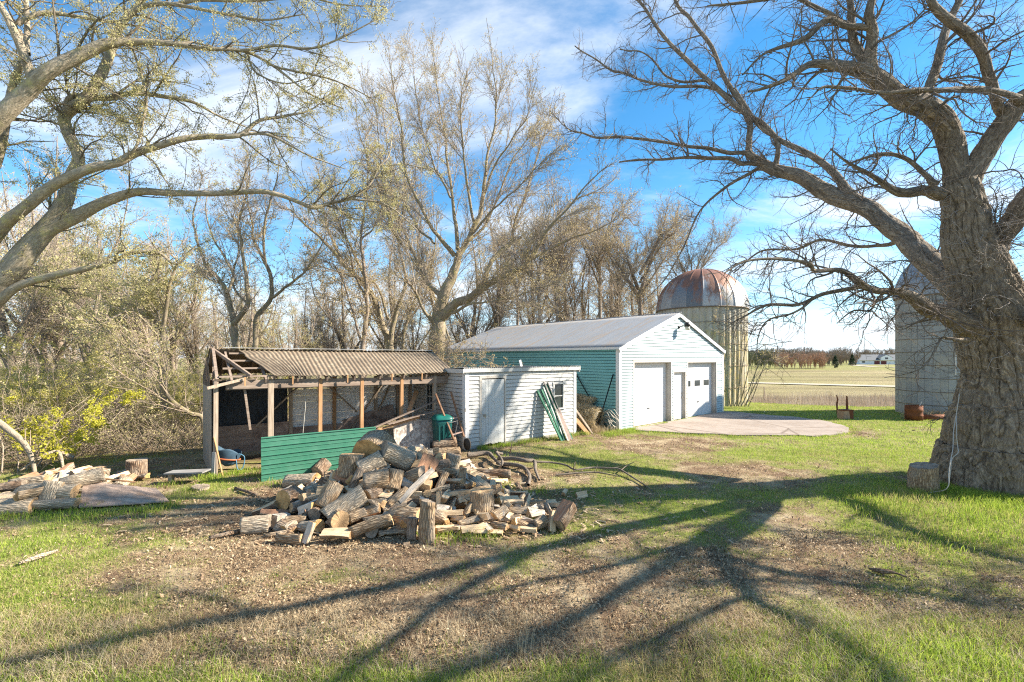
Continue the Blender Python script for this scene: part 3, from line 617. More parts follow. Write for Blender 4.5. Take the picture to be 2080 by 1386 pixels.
# ---- open woodshed
wd = empty('woodshed', (SHED_O[0], SHED_O[1], 0), SHED_A, 'open fronted woodshed on posts with rusty corrugated roof broken at the left end', 'woodshed')
D = 2.4; EZ = 2.2; RZ = 2.84; RD_ = 1.2; LX = 5.98
for i, x in enumerate((0.05, 1.15, 2.27, 3.33, 4.46, 5.5)):
    b = MB(); w = .12 if i == 1 else .09; b.board((x, 0, -.1), (x + .01, .0, 2.1), w, .09, up=(0, 1, 0)); o = b.build('post', W_V if i in (0, 1, 5) else W_O, wd, bevel=.004)
b = MB(); b.board((.25, -.01, 2.03), (LX, -.01, 1.98), .05, .20); b.board((.25, .05, 1.93), (LX - .1, .05, 1.90), .09, .05); b.build('header_beam', W_H, wd, bevel=.003)
for i in range(9):
    x = .35 + i * .69; b = MB(); b.board((x, -.14, EZ - .10), (x, RD_, RZ - .08), .045, .09); b.board((x, D + .1, EZ - .10), (x, RD_, RZ - .08), .045, .09); b.build('rafter', W_H, wd)
for i, t in enumerate((.08, .36, .64, .92)):
    b = MB(); y = -.12 + t * (RD_ + .12); z = EZ - .04 + t * (RZ - EZ); b.board((.12 + .1 * i, y, z), (LX, y, z), .075, .04); b.build('purlin', W_H, wd)
rf = corrugated('roof', LX - .55 + .02, .62, (-.20, EZ + .02), (RD_, RZ + .02), .112, .014, RUSTROOF, wd, 14, seed=3, sag=.035)
# ragged broken left end: shear the sheet so it begins further right toward the eave
me = rf.data; co = np.empty(len(me.vertices) * 3, np.float32); me.vertices.foreach_get('co', co); co = co.reshape(-1, 3)
t = (co[:, 1] + .2) / (RD_ + .2); k = sstep(2.2, .6, co[:, 0]); co[:, 0] += (k * ((1 - t) * .62 + .06 * fbm(t * 6, t * 0 + 3) - .05)).astype(np.float32)
me.vertices.foreach_set('co', co.ravel())
corrugated('rear_roof', LX + .02, .02, (D + .2, EZ + .02), (RD_, RZ + .025), .112, .014, RUSTROOF, wd, 6, seed=5, sag=.035)
b = MB(); b.board((.3, RD_, RZ + .05), (LX + .05, RD_, RZ + .035), .22, .012); b.build('ridge_cap', m_plain('tin_ridge', (.45, .45, .44), .5, .3), wd)
# broken gable end
b = MB(); b.board((.08, -.05, 2.12), (.10, RD_, RZ), .06, .10); b.board((.06, D + .1, 2.14), (.08, RD_, RZ), .06, .10); b.board((.07, .75, 2.1), (.07, .75, 2.62), .04, .07); b.board((.05, -.05, 2.06), (.05, D, 2.06), .05, .11)
b.board((.12, RD_ - .05, RZ - .02), (.72, -.18, 2.22), .05, .07); b.board((.12, .5, 2.2), (.9, .35, 2.22), .07, .035); b.board((.1, .2, 2.12), (.85, -.05, 2.14), .09, .03); b.build('broken_rafter', W_H, wd)
b = MB(); b.board((-.12, -.25, 1.98), (.62, -.12, 2.16), .05, .06); b.build('hanging_board', W_V, wd)
b = MB(); b.add([(-.03, 1.05, 2.72), (-.03, D + .15, 2.16), (-.03, D + .15, 1.95), (-.03, .25, 1.95), (-.03, .3, 2.2)], [(0, 1, 2, 3, 4), (4, 3, 2, 1, 0)]); gp = b.build('gable_panel', W_H, wd)
b = MB(); b.box(-.03, -.012, .05, D + .05, -.12, 1.97); b.build('plywood_end_wall', PLY2, wd)
b = MB(); b.box(.0, .012, .1, D - .05, .25, 2.0); o = b.build('tarp_lining', TARP, wd); o['label'] = 'black tarp lining the end wall'
V = []; nx, nz = 60, 40
for i in range(nx):
    for j in range(nz):
        x = .05 + 1.95 * i / (nx - 1); z = .78 + 1.25 * j / (nz - 1); V.append((x, D - .06 + .03 * float(vnoise(x * 3, z * 1.4)) + .012 * float(vnoise(x * 11, z * 3)), z))
I = np.arange(nx * nz).reshape(nx, nz); mesh_np('tarp_lining', V, [np.stack([I[:-1, :-1], I[1:, :-1], I[1:, 1:], I[:-1, 1:]], -1).reshape(-1, 4)], [TARP], wd, True)
PB = m_paint('white_painted_boards', (.78, .76, .72), (.35, .31, .27), .45, low=False, chip=.2)
b = MB()
for i in range(7): b.box(2.05 + (.01 if i % 2 else 0), LX - .05, D - .03, D - .01, .6 + i * .185, .6 + i * .185 + .178) if i < 6 else b.box(3.1, LX - .05, D - .03, D - .01, 1.71, 1.98)
b.build('back_boards', PB, wd)
b = MB(); b.box(.15, 2.05, D - .12, D - .10, .05, .80); b.box(2.0, 3.9, D - .14, D - .125, .10, .62); b.board((3.6, D - .16, .45), (5.2, D - .2, .85), .02, .55); b.build('plywood_lower_wall', PLY, wd)
for x in (.12, 2.02, 3.25, 4.55, 5.3, 5.75): b = MB(); b.box(x, x + .09, D - .18, D - .15 + .06, 0, 2.05); b.build('back_post', W_O if x in (.12, 3.25) else W_V, wd)
for (x0, z0, x1, z1) in ((1.15, .75, 2.45, 2.0), (3.95, .95, 2.85, 2.02), (4.65, .95, 5.15, 2.0), (3.6, .2, 4.9, 1.95)): b = MB(); b.board((x0, D - .25, z0), (x1, D - .25, z1), .04, .09, up=(0, 1, 0)); b.build('brace', W_V, wd)
b = MB(); b.board((.75, .15, .95), (.62, .1, 2.0), .05, .06, up=(0, 1, 0)); b.build('brace', W_H, wd)
b = MB(); b.tube([(2.02, .3, 2.0), (2.0, .3, 1.4), (1.93, .3, .6)], .008, 5); b.build('hanging_cord', m_plain('frayed_cord', (.5, .48, .42), .9), wd)
for px_ in (.6, 1.6, 2.9, 4.1, 5.0): b = MB(); b.board((px_, -.21, EZ - .0), (px_, -.20, EZ - .20), .03, .03); b.build('rafter_tail', W_O, wd)

# ---- silos
def silo(name, x, y, R, H, dome, mats, label, ribs, hoops):
    r0 = empty(name, (x, y, -.3), 0, label, 'silo')
    n = 720; m_ = 60; th = np.linspace(0, 2 * pi, n, endpoint=False); zz_ = np.linspace(0, H + .3, m_)
    prof = np.abs(np.sin(th * ribs / 2)) ** .6 if ribs else np.ones(n)
    rr = R - (.085 * (1 - prof) if ribs else 0)
    V = np.stack([np.repeat((rr * np.cos(th))[:, None], m_, 1), np.repeat((rr * np.sin(th))[:, None], m_, 1), np.repeat(zz_[None], n, 0)], -1)
    A = np.stack([np.repeat((th * R)[:, None], m_, 1), np.repeat(zz_[None], n, 0), np.zeros((n, m_))], -1)
    I = np.arange(n * m_).reshape(n, m_); J = np.roll(I, -1, 0)
    Fq = np.stack([I[:, :-1], J[:, :-1], J[:, 1:], I[:, 1:]], -1).reshape(-1, 4)
    mesh_np('wall', V.reshape(-1, 3), [Fq], [mats[0]], r0, True, {'cyl': A.reshape(-1, 3)})
    k = 26; ph = np.linspace(0, pi / 2, k); n2 = 360; th = np.linspace(0, 2 * pi, n2, endpoint=False); gore = 18 if ribs else 16
    rib = .035 * np.clip(1 - np.abs(((th * gore / (2 * pi)) % 1) - .5) * 18, 0, 1)
    rad = (R + .05) * np.cos(ph)[None] + rib[:, None] * np.cos(ph)[None] ** .5
    V = np.stack([rad * np.cos(th)[:, None], rad * np.sin(th)[:, None], np.repeat((H + .3 + dome * np.sin(ph))[None], n2, 0) + rib[:, None] * .6], -1)
    A = np.stack([np.repeat((np.floor(th * gore / (2 * pi) + .5))[:, None], k, 1), np.repeat(ph[None], n2, 0), np.repeat(th[:, None], k, 1)], -1)
    I = np.arange(n2 * k).reshape(n2, k); J = np.roll(I, -1, 0); Fq = np.stack([I[:, :-1], J[:, :-1], J[:, 1:], I[:, 1:]], -1).reshape(-1, 4)
    mesh_np('dome_roof', V.reshape(-1, 3), [Fq], [mats[1]], r0, True, {'cyl': A.reshape(-1, 3)})
    for z in hoops:
        b = MB(); b.tube([(((R + .012) * cos(t)), (R + .012) * sin(t), z + .3) for t in np.linspace(0, 2 * pi, 73)], .012, 5, cap=False); b.build('hoop', mats[2], r0, True)
    b = MB(); b.tube([((R + .05) * cos(t), (R + .05) * sin(t), H + .29) for t in np.linspace(0, 2 * pi, 97)], .035, 8, cap=False); b.build('rim', mats[2], r0, True)
    return r0
S1 = NT('yellowed_stave_concrete', .9, .2); cy_ = S1.attr('cyl', False); nn_ = S1.noise(S1.map(cy_, (2.2, .35, 1)), 1.8, 6, .7)
cc = S1.mix(S1.ramp(nn_, [(.35, 0.), (.6, 1.)]), (.22, .18, .10), (.52, .47, .36)); cc = S1.mix(S1.ramp(S1.noise(S1.map(cy_, (3, .8, 1)), 3, 5, .7), [(.5, 0.), (.62, .8)]), cc, (.48, .38, .13))
sp = S1.n.new('ShaderNodeSeparateXYZ'); S1.l.new(cy_, sp.inputs[0]); topb = S1.ramp(S1.math('MULTIPLY', sp.outputs[1], .1), [(.43, 0.), (.45, .6)]); cc = S1.mix(topb, cc, (.36, .35, .32))
S1.col(cc); S1.bump(nn_, .5, .03)
D1 = NT('patched_dome_metal', .5, .4); a_ = D1.attr('cyl', False); sp = D1.n.new('ShaderNodeSeparateXYZ'); D1.l.new(a_, sp.inputs[0])
wn = D1.n.new('ShaderNodeTexWhiteNoise'); wn.noise_dimensions = '1D'; D1.l.new(sp.outputs[0], wn.inputs['W'])
cc = D1.ramp(wn.outputs[0], [(0, (.10, .12, .14)), (.4, (.20, .21, .22)), (.7, (.36, .36, .35)), (1, (.52, .52, .50))])
nz_ = D1.noise(D1.map(a_, (1.3, 1.1, 2.4)), 1.4, 6, .7); rt = D1.math('ADD', nz_, D1.math('MULTIPLY', sp.outputs[1], .30))
cc = D1.mix(D1.ramp(rt, [(.56, 0.), (.68, .9)]), cc, D1.mix(D1.noise(a_, 9, 4), (.17, .06, .03), (.36, .17, .09))); D1.col(cc); D1.b.inputs['Metallic'].default_value = .25
HOOP = m_plain('rusty_hoop', (.20, .15, .11), .8, .3)
s1o = silo('silo', 11.3, 27.2, 2.5, 5.45, 2.45, (S1.mat, D1.mat, HOOP), 'ribbed yellowish silo with rust patched dome behind the garage', 44, (1.0, 2.2, 3.4, 4.6))
S2 = NT('grey_stave_concrete', .85, .25); cy_ = S2.attr('cyl', False); br = S2.n.new('ShaderNodeTexBrick')
S2.l.new(S2.map(cy_, (1, 1, 1), (0, 0, pi / 2)), br.inputs['Vector']); br.inputs['Scale'].default_value = 1; br.inputs['Brick Width'].default_value = .76; br.inputs['Row Height'].default_value = .265
br.inputs['Mortar Size'].default_value = .006; br.inputs['Color1'].default_value = (.235, .25, .26, 1); br.inputs['Color2'].default_value = (.30, .32, .33, 1); br.inputs['Mortar'].default_value = (.10, .105, .105, 1)
cc = S2.mix(S2.ramp(S2.noise(S2.map(cy_, (2, .3, 1)), 1.5, 6, .7), [(.4, 0.), (.7, .55)]), br.outputs[0], (.25, .26, .25)); cc = S2.mix(S2.ramp(S2.noise(cy_, 1.2, 4), [(.5, 0.), (.7, .4)]), cc, (.45, .40, .30)); S2.col(cc); S2.bump(br.outputs['Fac'], .4, -.01)
D2 = NT('grey_dome_metal', .35, .5); D2.col(D2.mix(D2.noise(D2.obj(), 2, 5), (.18, .21, .24), (.30, .33, .36))); D2.b.inputs['Metallic'].default_value = .15
s2o = silo('silo', 20.35, 21.4, 1.78, 5.5, 2.25, (S2.mat, D2.mat, HOOP), 'grey concrete stave silo standing behind the huge oak trunk', 0, (.5, 1.1, 1.7, 2.3, 2.9, 3.5, 4.1, 4.7, 5.2))
az = math.atan2(0 - 21.4, 0 - 20.35) + .30
b = MB(); c0 = np.array([cos(az), sin(az)]) * 1.86; tn = np.array([-sin(az), cos(az)]) * .2
for s in (-1, 1): b.tube([(c0[0] + s * tn[0], c0[1] + s * tn[1], 2.2), (c0[0] + s * tn[0], c0[1] + s * tn[1], 6.3)], .018, 6)
for z in np.arange(2.3, 6.3, .32): b.tube([(c0[0] - tn[0], c0[1] - tn[1], z), (c0[0] + tn[0], c0[1] + tn[1], z)], .012, 5)
b.build('ladder', m_plain('galvanised_ladder', (.6, .62, .63), .4, .5), s2o)
b = MB()
for t in np.linspace(.5, 1.4, 7): b.tube([(1.86 * cos(az) * cos(t) - .2 * sin(az), 1.86 * sin(az) * cos(t) + .2 * cos(az), 5.8 + 2.25 * sin(t)), (1.86 * cos(az) * cos(t) + .2 * sin(az), 1.86 * sin(az) * cos(t) - .2 * cos(az), 5.8 + 2.25 * sin(t))], .014, 5)
b.build('dome_rungs', HOOP, s2o)
# ---- far farmhouse
hx, hy = 237.0, 310.0; hz = float(T(hx, hy))
fh = empty('farmhouse', (hx, hy, hz), radians(-6), 'distant white farmhouse with grey roof and dark red garage doors on the hill', 'house')
GREYR = m_plain('grey_shingles', (.16, .17, .18), .9); WHT = m_plain('far_white_wall', (.78, .80, .84), .8); RED = m_plain('dark_red_door', (.16, .04, .04), .6)
b = MB(); b.box(0, 62, 0, 12, -2, 3.1); b.add([(0, 0, 3.1), (0, 12, 3.1), (0, 6, 6.6)], [(0, 2, 1)]); b.build('wall', WHT, fh)
b = MB(); b.add([(-.8, -1, 2.9), (63, -1, 2.9), (63, 6, 6.8), (2.2, 6, 6.8)], [(0, 1, 2, 3)]); b.add([(-.8, 13, 2.9), (63, 13, 2.9), (63, 6, 6.8), (2.2, 6, 6.8)], [(3, 2, 1, 0)]); b.build('roof', GREYR, fh)
b = MB(); b.box(12.5, 19.5, -1.4, 3, 3.0, 4.6); b.add([(12, -1.4, 4.6), (20, -1.4, 4.6), (16, -1.4, 6.6)], [(0, 1, 2)]); do = b.build('dormer', WHT, fh)
b = MB(); b.add([(11.5, -1.6, 4.4), (16, -1.6, 6.8), (16, 6, 6.8), (11.5, 6, 4.4)], [(0, 1, 2, 3)]); b.add([(20.5, -1.6, 4.4), (16, -1.6, 6.8), (16, 6, 6.8), (20.5, 6, 4.4)], [(3, 2, 1, 0)]); b.build('dormer_roof', GREYR, do)
b = MB(); b.box(15.1, 16.9, -1.5, -1.41, 3.6, 4.8); b.build('window', DARKGLASS, do)
for x in (9.2, 13.4): b = MB(); b.box(x, x + 3.4, -.1, .0, 0, 2.4); b.build('garage_door', RED, fh)
for x in (1.5, 22, 27, 33, 40): b = MB(); b.box(x, x + 1.8, -.08, 0, 1.2, 2.3); b.build('window', DARKGLASS, fh)
# ---------------------------------------------------------------- trees
def crom(P, n):
    P = np.asarray(P, float); k = len(P)
    Q = np.vstack([2 * P[0] - P[1], P, 2 * P[-1] - P[-2]]); t = np.linspace(0, k - 1 - 1e-6, n); i = t.astype(int); f = (t - i)[:, None]
    p0, p1, p2, p3 = Q[i], Q[i + 1], Q[i + 2], Q[i + 3]
    return .5 * (2 * p1 + (p2 - p0) * f + (2 * p0 - 5 * p1 + 4 * p2 - p3) * f * f + (3 * p1 - p0 - 3 * p2 + p3) * f ** 3)
def limbs_px(spec, k=.8, ys=1.0):
    """each limb: list of (px, py, Y, radius px)"""
    def rs_(r): return r * k * (.62 + .38 * min(1, max(0, (r - 3) / 11.)))
    out = []
    for l in spec:
        o_ = []
        for i, (a, b, Y, r) in enumerate(l):      # a wide lens stretches upright limbs sideways: undo that in their girth
            p, q = l[max(i - 1, 0)], l[min(i + 1, len(l) - 1)]; dx, dy = q[0] - p[0], q[1] - p[1]; w = abs(dy) / (math.hypot(dx, dy) + 1e-6)
            c_ = 1 / math.sqrt(1 + ((a - CX) / F) ** 2); o_.append((*at(a, b, Y * ys), rs_(r) * (1 - (1 - c_) * w) * Y * ys / F))
        out.append(o_)
    return out
def tubes(P, R, S, disp=None):
    """P (N,K,3), R (N,K) -> V, F, bk"""
    N_, K, _ = P.shape; tan = np.gradient(P, axis=1); tan /= np.linalg.norm(tan, axis=2, keepdims=True) + 1e-9
    mean = P[:, -1] - P[:, 0]; mean /= np.linalg.norm(mean, axis=1, keepdims=True) + 1e-9
    ref = np.where(np.abs(mean[:, 2:3]) < .8, np.array([[0, 0, 1.]]), np.array([[0, 1., 0]]))[:, None, :]
    a = np.cross(tan, np.broadcast_to(ref, tan.shape)); a /= np.linalg.norm(a, axis=2, keepdims=True) + 1e-9; b = np.cross(tan, a)
    th = np.arange(S) * 2 * pi / S; ln = np.concatenate([np.zeros((N_, 1)), np.cumsum(np.linalg.norm(np.diff(P, axis=1), axis=2), 1)], 1)
    Rr = np.repeat(R[:, :, None], S, 2); LN = np.repeat(ln[:, :, None], S, 2)
    off = (np.arange(N_) * 3.17)[:, None, None]
    bk = np.stack([Rr * np.cos(th) + off, Rr * np.sin(th), LN + off], -1)
    if disp is not None: Rr = Rr * (1 + disp(bk, Rr))
    V = P[:, :, None, :] + a[:, :, None, :] * (Rr * np.cos(th))[..., None] + b[:, :, None, :] * (Rr * np.sin(th))[..., None]
    i = (np.arange(N_) * K * S)[:, None, None] + (np.arange(K - 1) * S)[None, :, None] + np.arange(S)[None, None, :]
    j = (np.arange(N_) * K * S)[:, None, None] + (np.arange(K - 1) * S)[None, :, None] + ((np.arange(S) + 1) % S)[None, None, :]
    Fq = np.stack([i, j, j + S, i + S], -1).reshape(-1, 4)
    return V.reshape(-1, 3), Fq, bk.reshape(-1, 3)
def interp_line(P, R, idx, s):
    K = P.shape[1]; f = s * (K - 1); i = np.minimum(f.astype(int), K - 2); t = (f - i)
    p = P[idx, i] * (1 - t)[:, None] + P[idx, i + 1] * t[:, None]; d = P[idx, i + 1] - P[idx, i]; d /= np.linalg.norm(d, axis=1, keepdims=True) + 1e-9
    return p, d, R[idx, i] * (1 - t) + R[idx, i + 1] * t
def grow(P, R, sp, rg):
    """sp: dens (per metre), s0, len(lo,hi), r, ratio, ang(lo,hi), wig, trop, K, up, tip"""
    Ls = np.linalg.norm(np.diff(P, axis=1), axis=2).sum(1); s0 = sp.get('s0', .15)
    cnt = rg.poisson(np.maximum(sp['dens'] * Ls * (1 - s0), sp.get('min', 0)))
    idx = np.repeat(np.arange(len(P)), cnt); n = len(idx); s = s0 + (1 - s0) * rg.rand(n) ** sp.get('pw', .9)
    p, d, pr = interp_line(P, R, idx, s * .985)
    q = rg.randn(n, 3); q -= (q * d).sum(1, keepdims=True) * d; q[:, 2] += sp.get('qz', 0); q -= (q * d).sum(1, keepdims=True) * d; q /= np.linalg.norm(q, axis=1, keepdims=True) + 1e-9
    an = np.radians(rg.uniform(*sp['ang'], n))[:, None]; dr = np.cos(an) * d + np.sin(an) * q; dr[:, 2] += sp.get('up', 0); dr /= np.linalg.norm(dr, axis=1, keepdims=True)
    r0 = np.minimum(sp['r'] * rg.uniform(.65, 1.15, n), pr * sp.get('ratio', .62)); tip = sp.get('tip', .0022)
    r0 = np.maximum(r0, tip)
    Ln = rg.uniform(*sp['len'], n) * np.sqrt(r0 / sp['r']) * (1 - .35 * s)
    K = sp['K']; out = np.empty((n, K, 3)); out[:, 0] = p; st_ = (Ln / (K - 1))[:, None]; w = sp['wig']; tr = sp.get('trop', 0)
    bend = rg.randn(n, 3) * w * .35
    for k in range(1, K):
        dr = dr + rg.randn(n, 3) * w + bend; dr[:, 2] += tr; dr /= np.linalg.norm(dr, axis=1, keepdims=True); out[:, k] = out[:, k - 1] + dr * st_
    t = np.linspace(0, 1, K)[None]; return out, r0[:, None] * (1 - t) + tip * t
def leaf_mesh(C, size, rg, per=3, spread=.03, elong=1.0):
    n = len(C) * per; c = np.repeat(C, per, 0) + rg.randn(n, 3) * spread; u = rg.randn(n, 3); u /= np.linalg.norm(u, axis=1, keepdims=True)
    w = rg.randn(n, 3); w -= (w * u).sum(1, keepdims=True) * u; w /= np.linalg.norm(w, axis=1, keepdims=True); s = size * rg.uniform(.5, 1.3, n)[:, None]
    V = np.stack([c - u * s * .5 * elong, c + w * s * .32, c + u * s * .5 * elong, c - w * s * .32], 1).reshape(-1, 3); i = np.arange(n) * 4
    return V, np.stack([i, i + 1, i + 2, i + 3], 1), np.repeat(np.clip(np.repeat(rg.rand(len(C)), per) * .7 + rg.rand(n) * .3, 0, 1), 4)
def bark_disp(amp):
    def f(bk, R):
        n = 1 - np.abs(vnoise(bk[..., 0] * 9, bk[..., 1] * 9, bk[..., 2] * 2.6)) * 2
        return amp * (n * .6 + .8 * vnoise(bk[..., 0] * 3, bk[..., 1] * 3, bk[..., 2] * 1.3))
    return f
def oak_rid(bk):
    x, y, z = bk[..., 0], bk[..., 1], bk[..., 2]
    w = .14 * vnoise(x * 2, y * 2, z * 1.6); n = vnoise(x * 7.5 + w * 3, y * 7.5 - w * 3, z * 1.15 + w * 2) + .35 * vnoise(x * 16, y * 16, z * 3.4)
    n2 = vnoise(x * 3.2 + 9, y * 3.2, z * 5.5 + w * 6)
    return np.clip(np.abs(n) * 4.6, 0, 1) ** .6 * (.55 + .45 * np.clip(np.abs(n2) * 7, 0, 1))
def oak_disp(bk, R):
    x, y, z = bk[..., 0], bk[..., 1], bk[..., 2]
    rid = oak_rid(bk)
    root = np.clip((1.25 - z) / 1.2, 0, 1); lob = vnoise(x * 1.1 + 4, y * 1.1, z * .35)
    return (.06 * (rid - .6) + .022 * vnoise(x * 15, y * 15, z * 9) + .012 * vnoise(x * 30, y * 30, z * 22) + .05 * vnoise(x * 1.5, y * 1.5, z * .8) * 1.0) / np.maximum(R, .5) * 1.0 + .13 * lob * root
def make_tree(name, label, cat, limbs, levels, bark, twig, leaf=None, seed=1, group=None, origin=None, big=.10, limb_sides=14, wob=.0, disp=.05, trunk_name='trunk', squash=None, oaky=False):
    rg = np.random.RandomState(seed); limbs = [np.asarray(l, float) for l in limbs]
    o = limbs[0][0, :3].copy() if origin is None else np.asarray(origin, float); o[2] = float(T(o[0], o[1])) if origin is None else o[2]
    root = empty(name, tuple(o), 0, label, cat, group)
    # limb meshes: the first is the trunk
    def limb_mesh(lst, nm, S0, spacing=.06):
        Vs = []; Fs = []; Bs = []; b = 0
        for l in lst:
            ln = np.linalg.norm(np.diff(l[:, :3], axis=0), axis=1).sum(); rm = l[:, 3].max(); sp_ = .022 if rm > .9 else np.clip(rm * .35, .03, .25)
            n = int(np.clip(ln / sp_, 6, 420)); q = crom(l, n); q[:, 3] = np.maximum(q[:, 3], .003)
            if wob:
                s = np.linspace(0, ln, n); a = wob * np.clip(np.minimum(np.arange(n), n - 1) / 8., 0, 1)
                for c_ in range(3): q[:, c_] += a * vnoise(s * 1.6, np.full(n, 7.3 * c_ + l[0, 0])) 
            S = int(np.clip(S0 * (rm / .15) ** .5, 6, 360 if rm > .9 else 96)); v_, f_, b_ = tubes(q[None, :, :3], q[None, :, 3], S, oak_disp if (rm > .9 or (oaky and rm > .1)) else bark_disp(disp) if rm > .04 and disp else None)
            Vs.append(v_ - o); Fs.append(f_ + b); Bs.append(b_); b += len(v_)
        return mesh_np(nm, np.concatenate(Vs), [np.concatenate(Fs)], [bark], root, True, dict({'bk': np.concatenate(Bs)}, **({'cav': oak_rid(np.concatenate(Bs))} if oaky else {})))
    tr = limb_mesh(limbs[:1], 'trunk', limb_sides)
    if squash: tr.scale = (1, squash, 1)
    if len(limbs) > 1: limb_mesh(limbs[1:], 'limbs', limb_sides)
    K = 24; P = np.stack([crom(l, K)[:, :3] for l in limbs]); R = np.stack([np.maximum(crom(l, K)[:, 3], .003) for l in limbs])
    src = [(P, R)]; Vs = []; Fs = []; Bs = []; b = 0; last = None
    for li, lv in enumerate(levels):
        res = []
        for (p_, r_) in src: res.append(grow(p_, r_, lv, rg))
        Ks = lv['K']; cp = np.concatenate([x[0] for x in res]); cr_ = np.concatenate([x[1] for x in res])
        if 'cull' in lv:
            k = lv['cull'](cp[:, 0]); cp, cr_ = cp[k], cr_[k]
        v_, f_, b_ = tubes(cp, cr_, lv.get('S', 3)); Vs.append(v_ - o); Fs.append(f_ + b); Bs.append(b_); b += len(v_)
        src = [(cp, cr_)] + ([src[0]] if lv.get('keep') else []); last = (cp, cr_)
    mesh_np('branches', np.concatenate(Vs), [np.concatenate(Fs)], [twig], root, True, {'bk': np.concatenate(Bs)})
    print(name, seed, 'twigs', len(last[0]))
    if leaf:
        n = leaf['n']; idx = rg.randint(0, len(last[0]), n); s = .25 + .75 * rg.rand(n); C, _, _ = interp_line(last[0], last[1], idx, s * .99)
        if 'dens' in leaf:
            k = fbm(C[:, 0] * .6, C[:, 1] * .6, C[:, 2] * .6, o=2) > leaf['dens']; C = C[k]
        v_, f_, r_ = leaf_mesh(C, leaf['size'], rg, leaf.get('per', 3), leaf.get('spread', .03), leaf.get('elong', 1.))
        mesh_np('leaves', v_ - o, [f_], [leaf['mat']], root, False, {'rnd': r_})
    return root

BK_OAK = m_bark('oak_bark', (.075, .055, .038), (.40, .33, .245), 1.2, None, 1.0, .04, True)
BK_LEFT = m_bark('maple_bark', (.16, .13, .09), (.56, .48, .36), .8, (.40, .36, .17), 1.3, .02)
BK_MID = m_bark('box_elder_bark', (.13, .105, .07), (.46, .38, .26), .8, (.30, .27, .08), 1.2, .02)
BK_DK = m_bark('distant_tree_bark', (.15, .115, .085), (.42, .34, .26), .6, None, .8, .02)
TW_OAK = m_bark('oak_twig_bark', (.10, .08, .065), (.32, .27, .23), .3)
TW_PALE = m_bark('pale_sprout_bark', (.30, .27, .25), (.58, .54, .50), .2)
TW_L = m_bark('maple_twig_bark', (.10, .08, .055), (.30, .25, .18), .3)
TW_M = m_bark('grey_twig_bark', (.28, .225, .175), (.58, .50, .40), .3)
TW_B = m_bark('brush_twig_bark', (.22, .165, .12), (.54, .45, .35), .3)
LF_Y = m_leaf('opening_maple_leaf', [(0, (.30, .28, .11)), (.4, (.46, .42, .18)), (.75, (.58, .52, .26)), (1, (.64, .57, .34))], .5)
LF_O = m_leaf('tan_catkin', [(0, (.32, .25, .11)), (.5, (.50, .40, .19)), (1, (.62, .52, .28))], .4)
LF_G = m_leaf('fresh_shrub_leaf', [(0, (.36, .33, .09)), (.5, (.54, .49, .13)), (1, (.68, .62, .20))], .5)
LF_V = m_leaf('bright_new_leaf', [(0, (.36, .37, .05)), (.5, (.56, .53, .06)), (1, (.68, .63, .11))], .55)

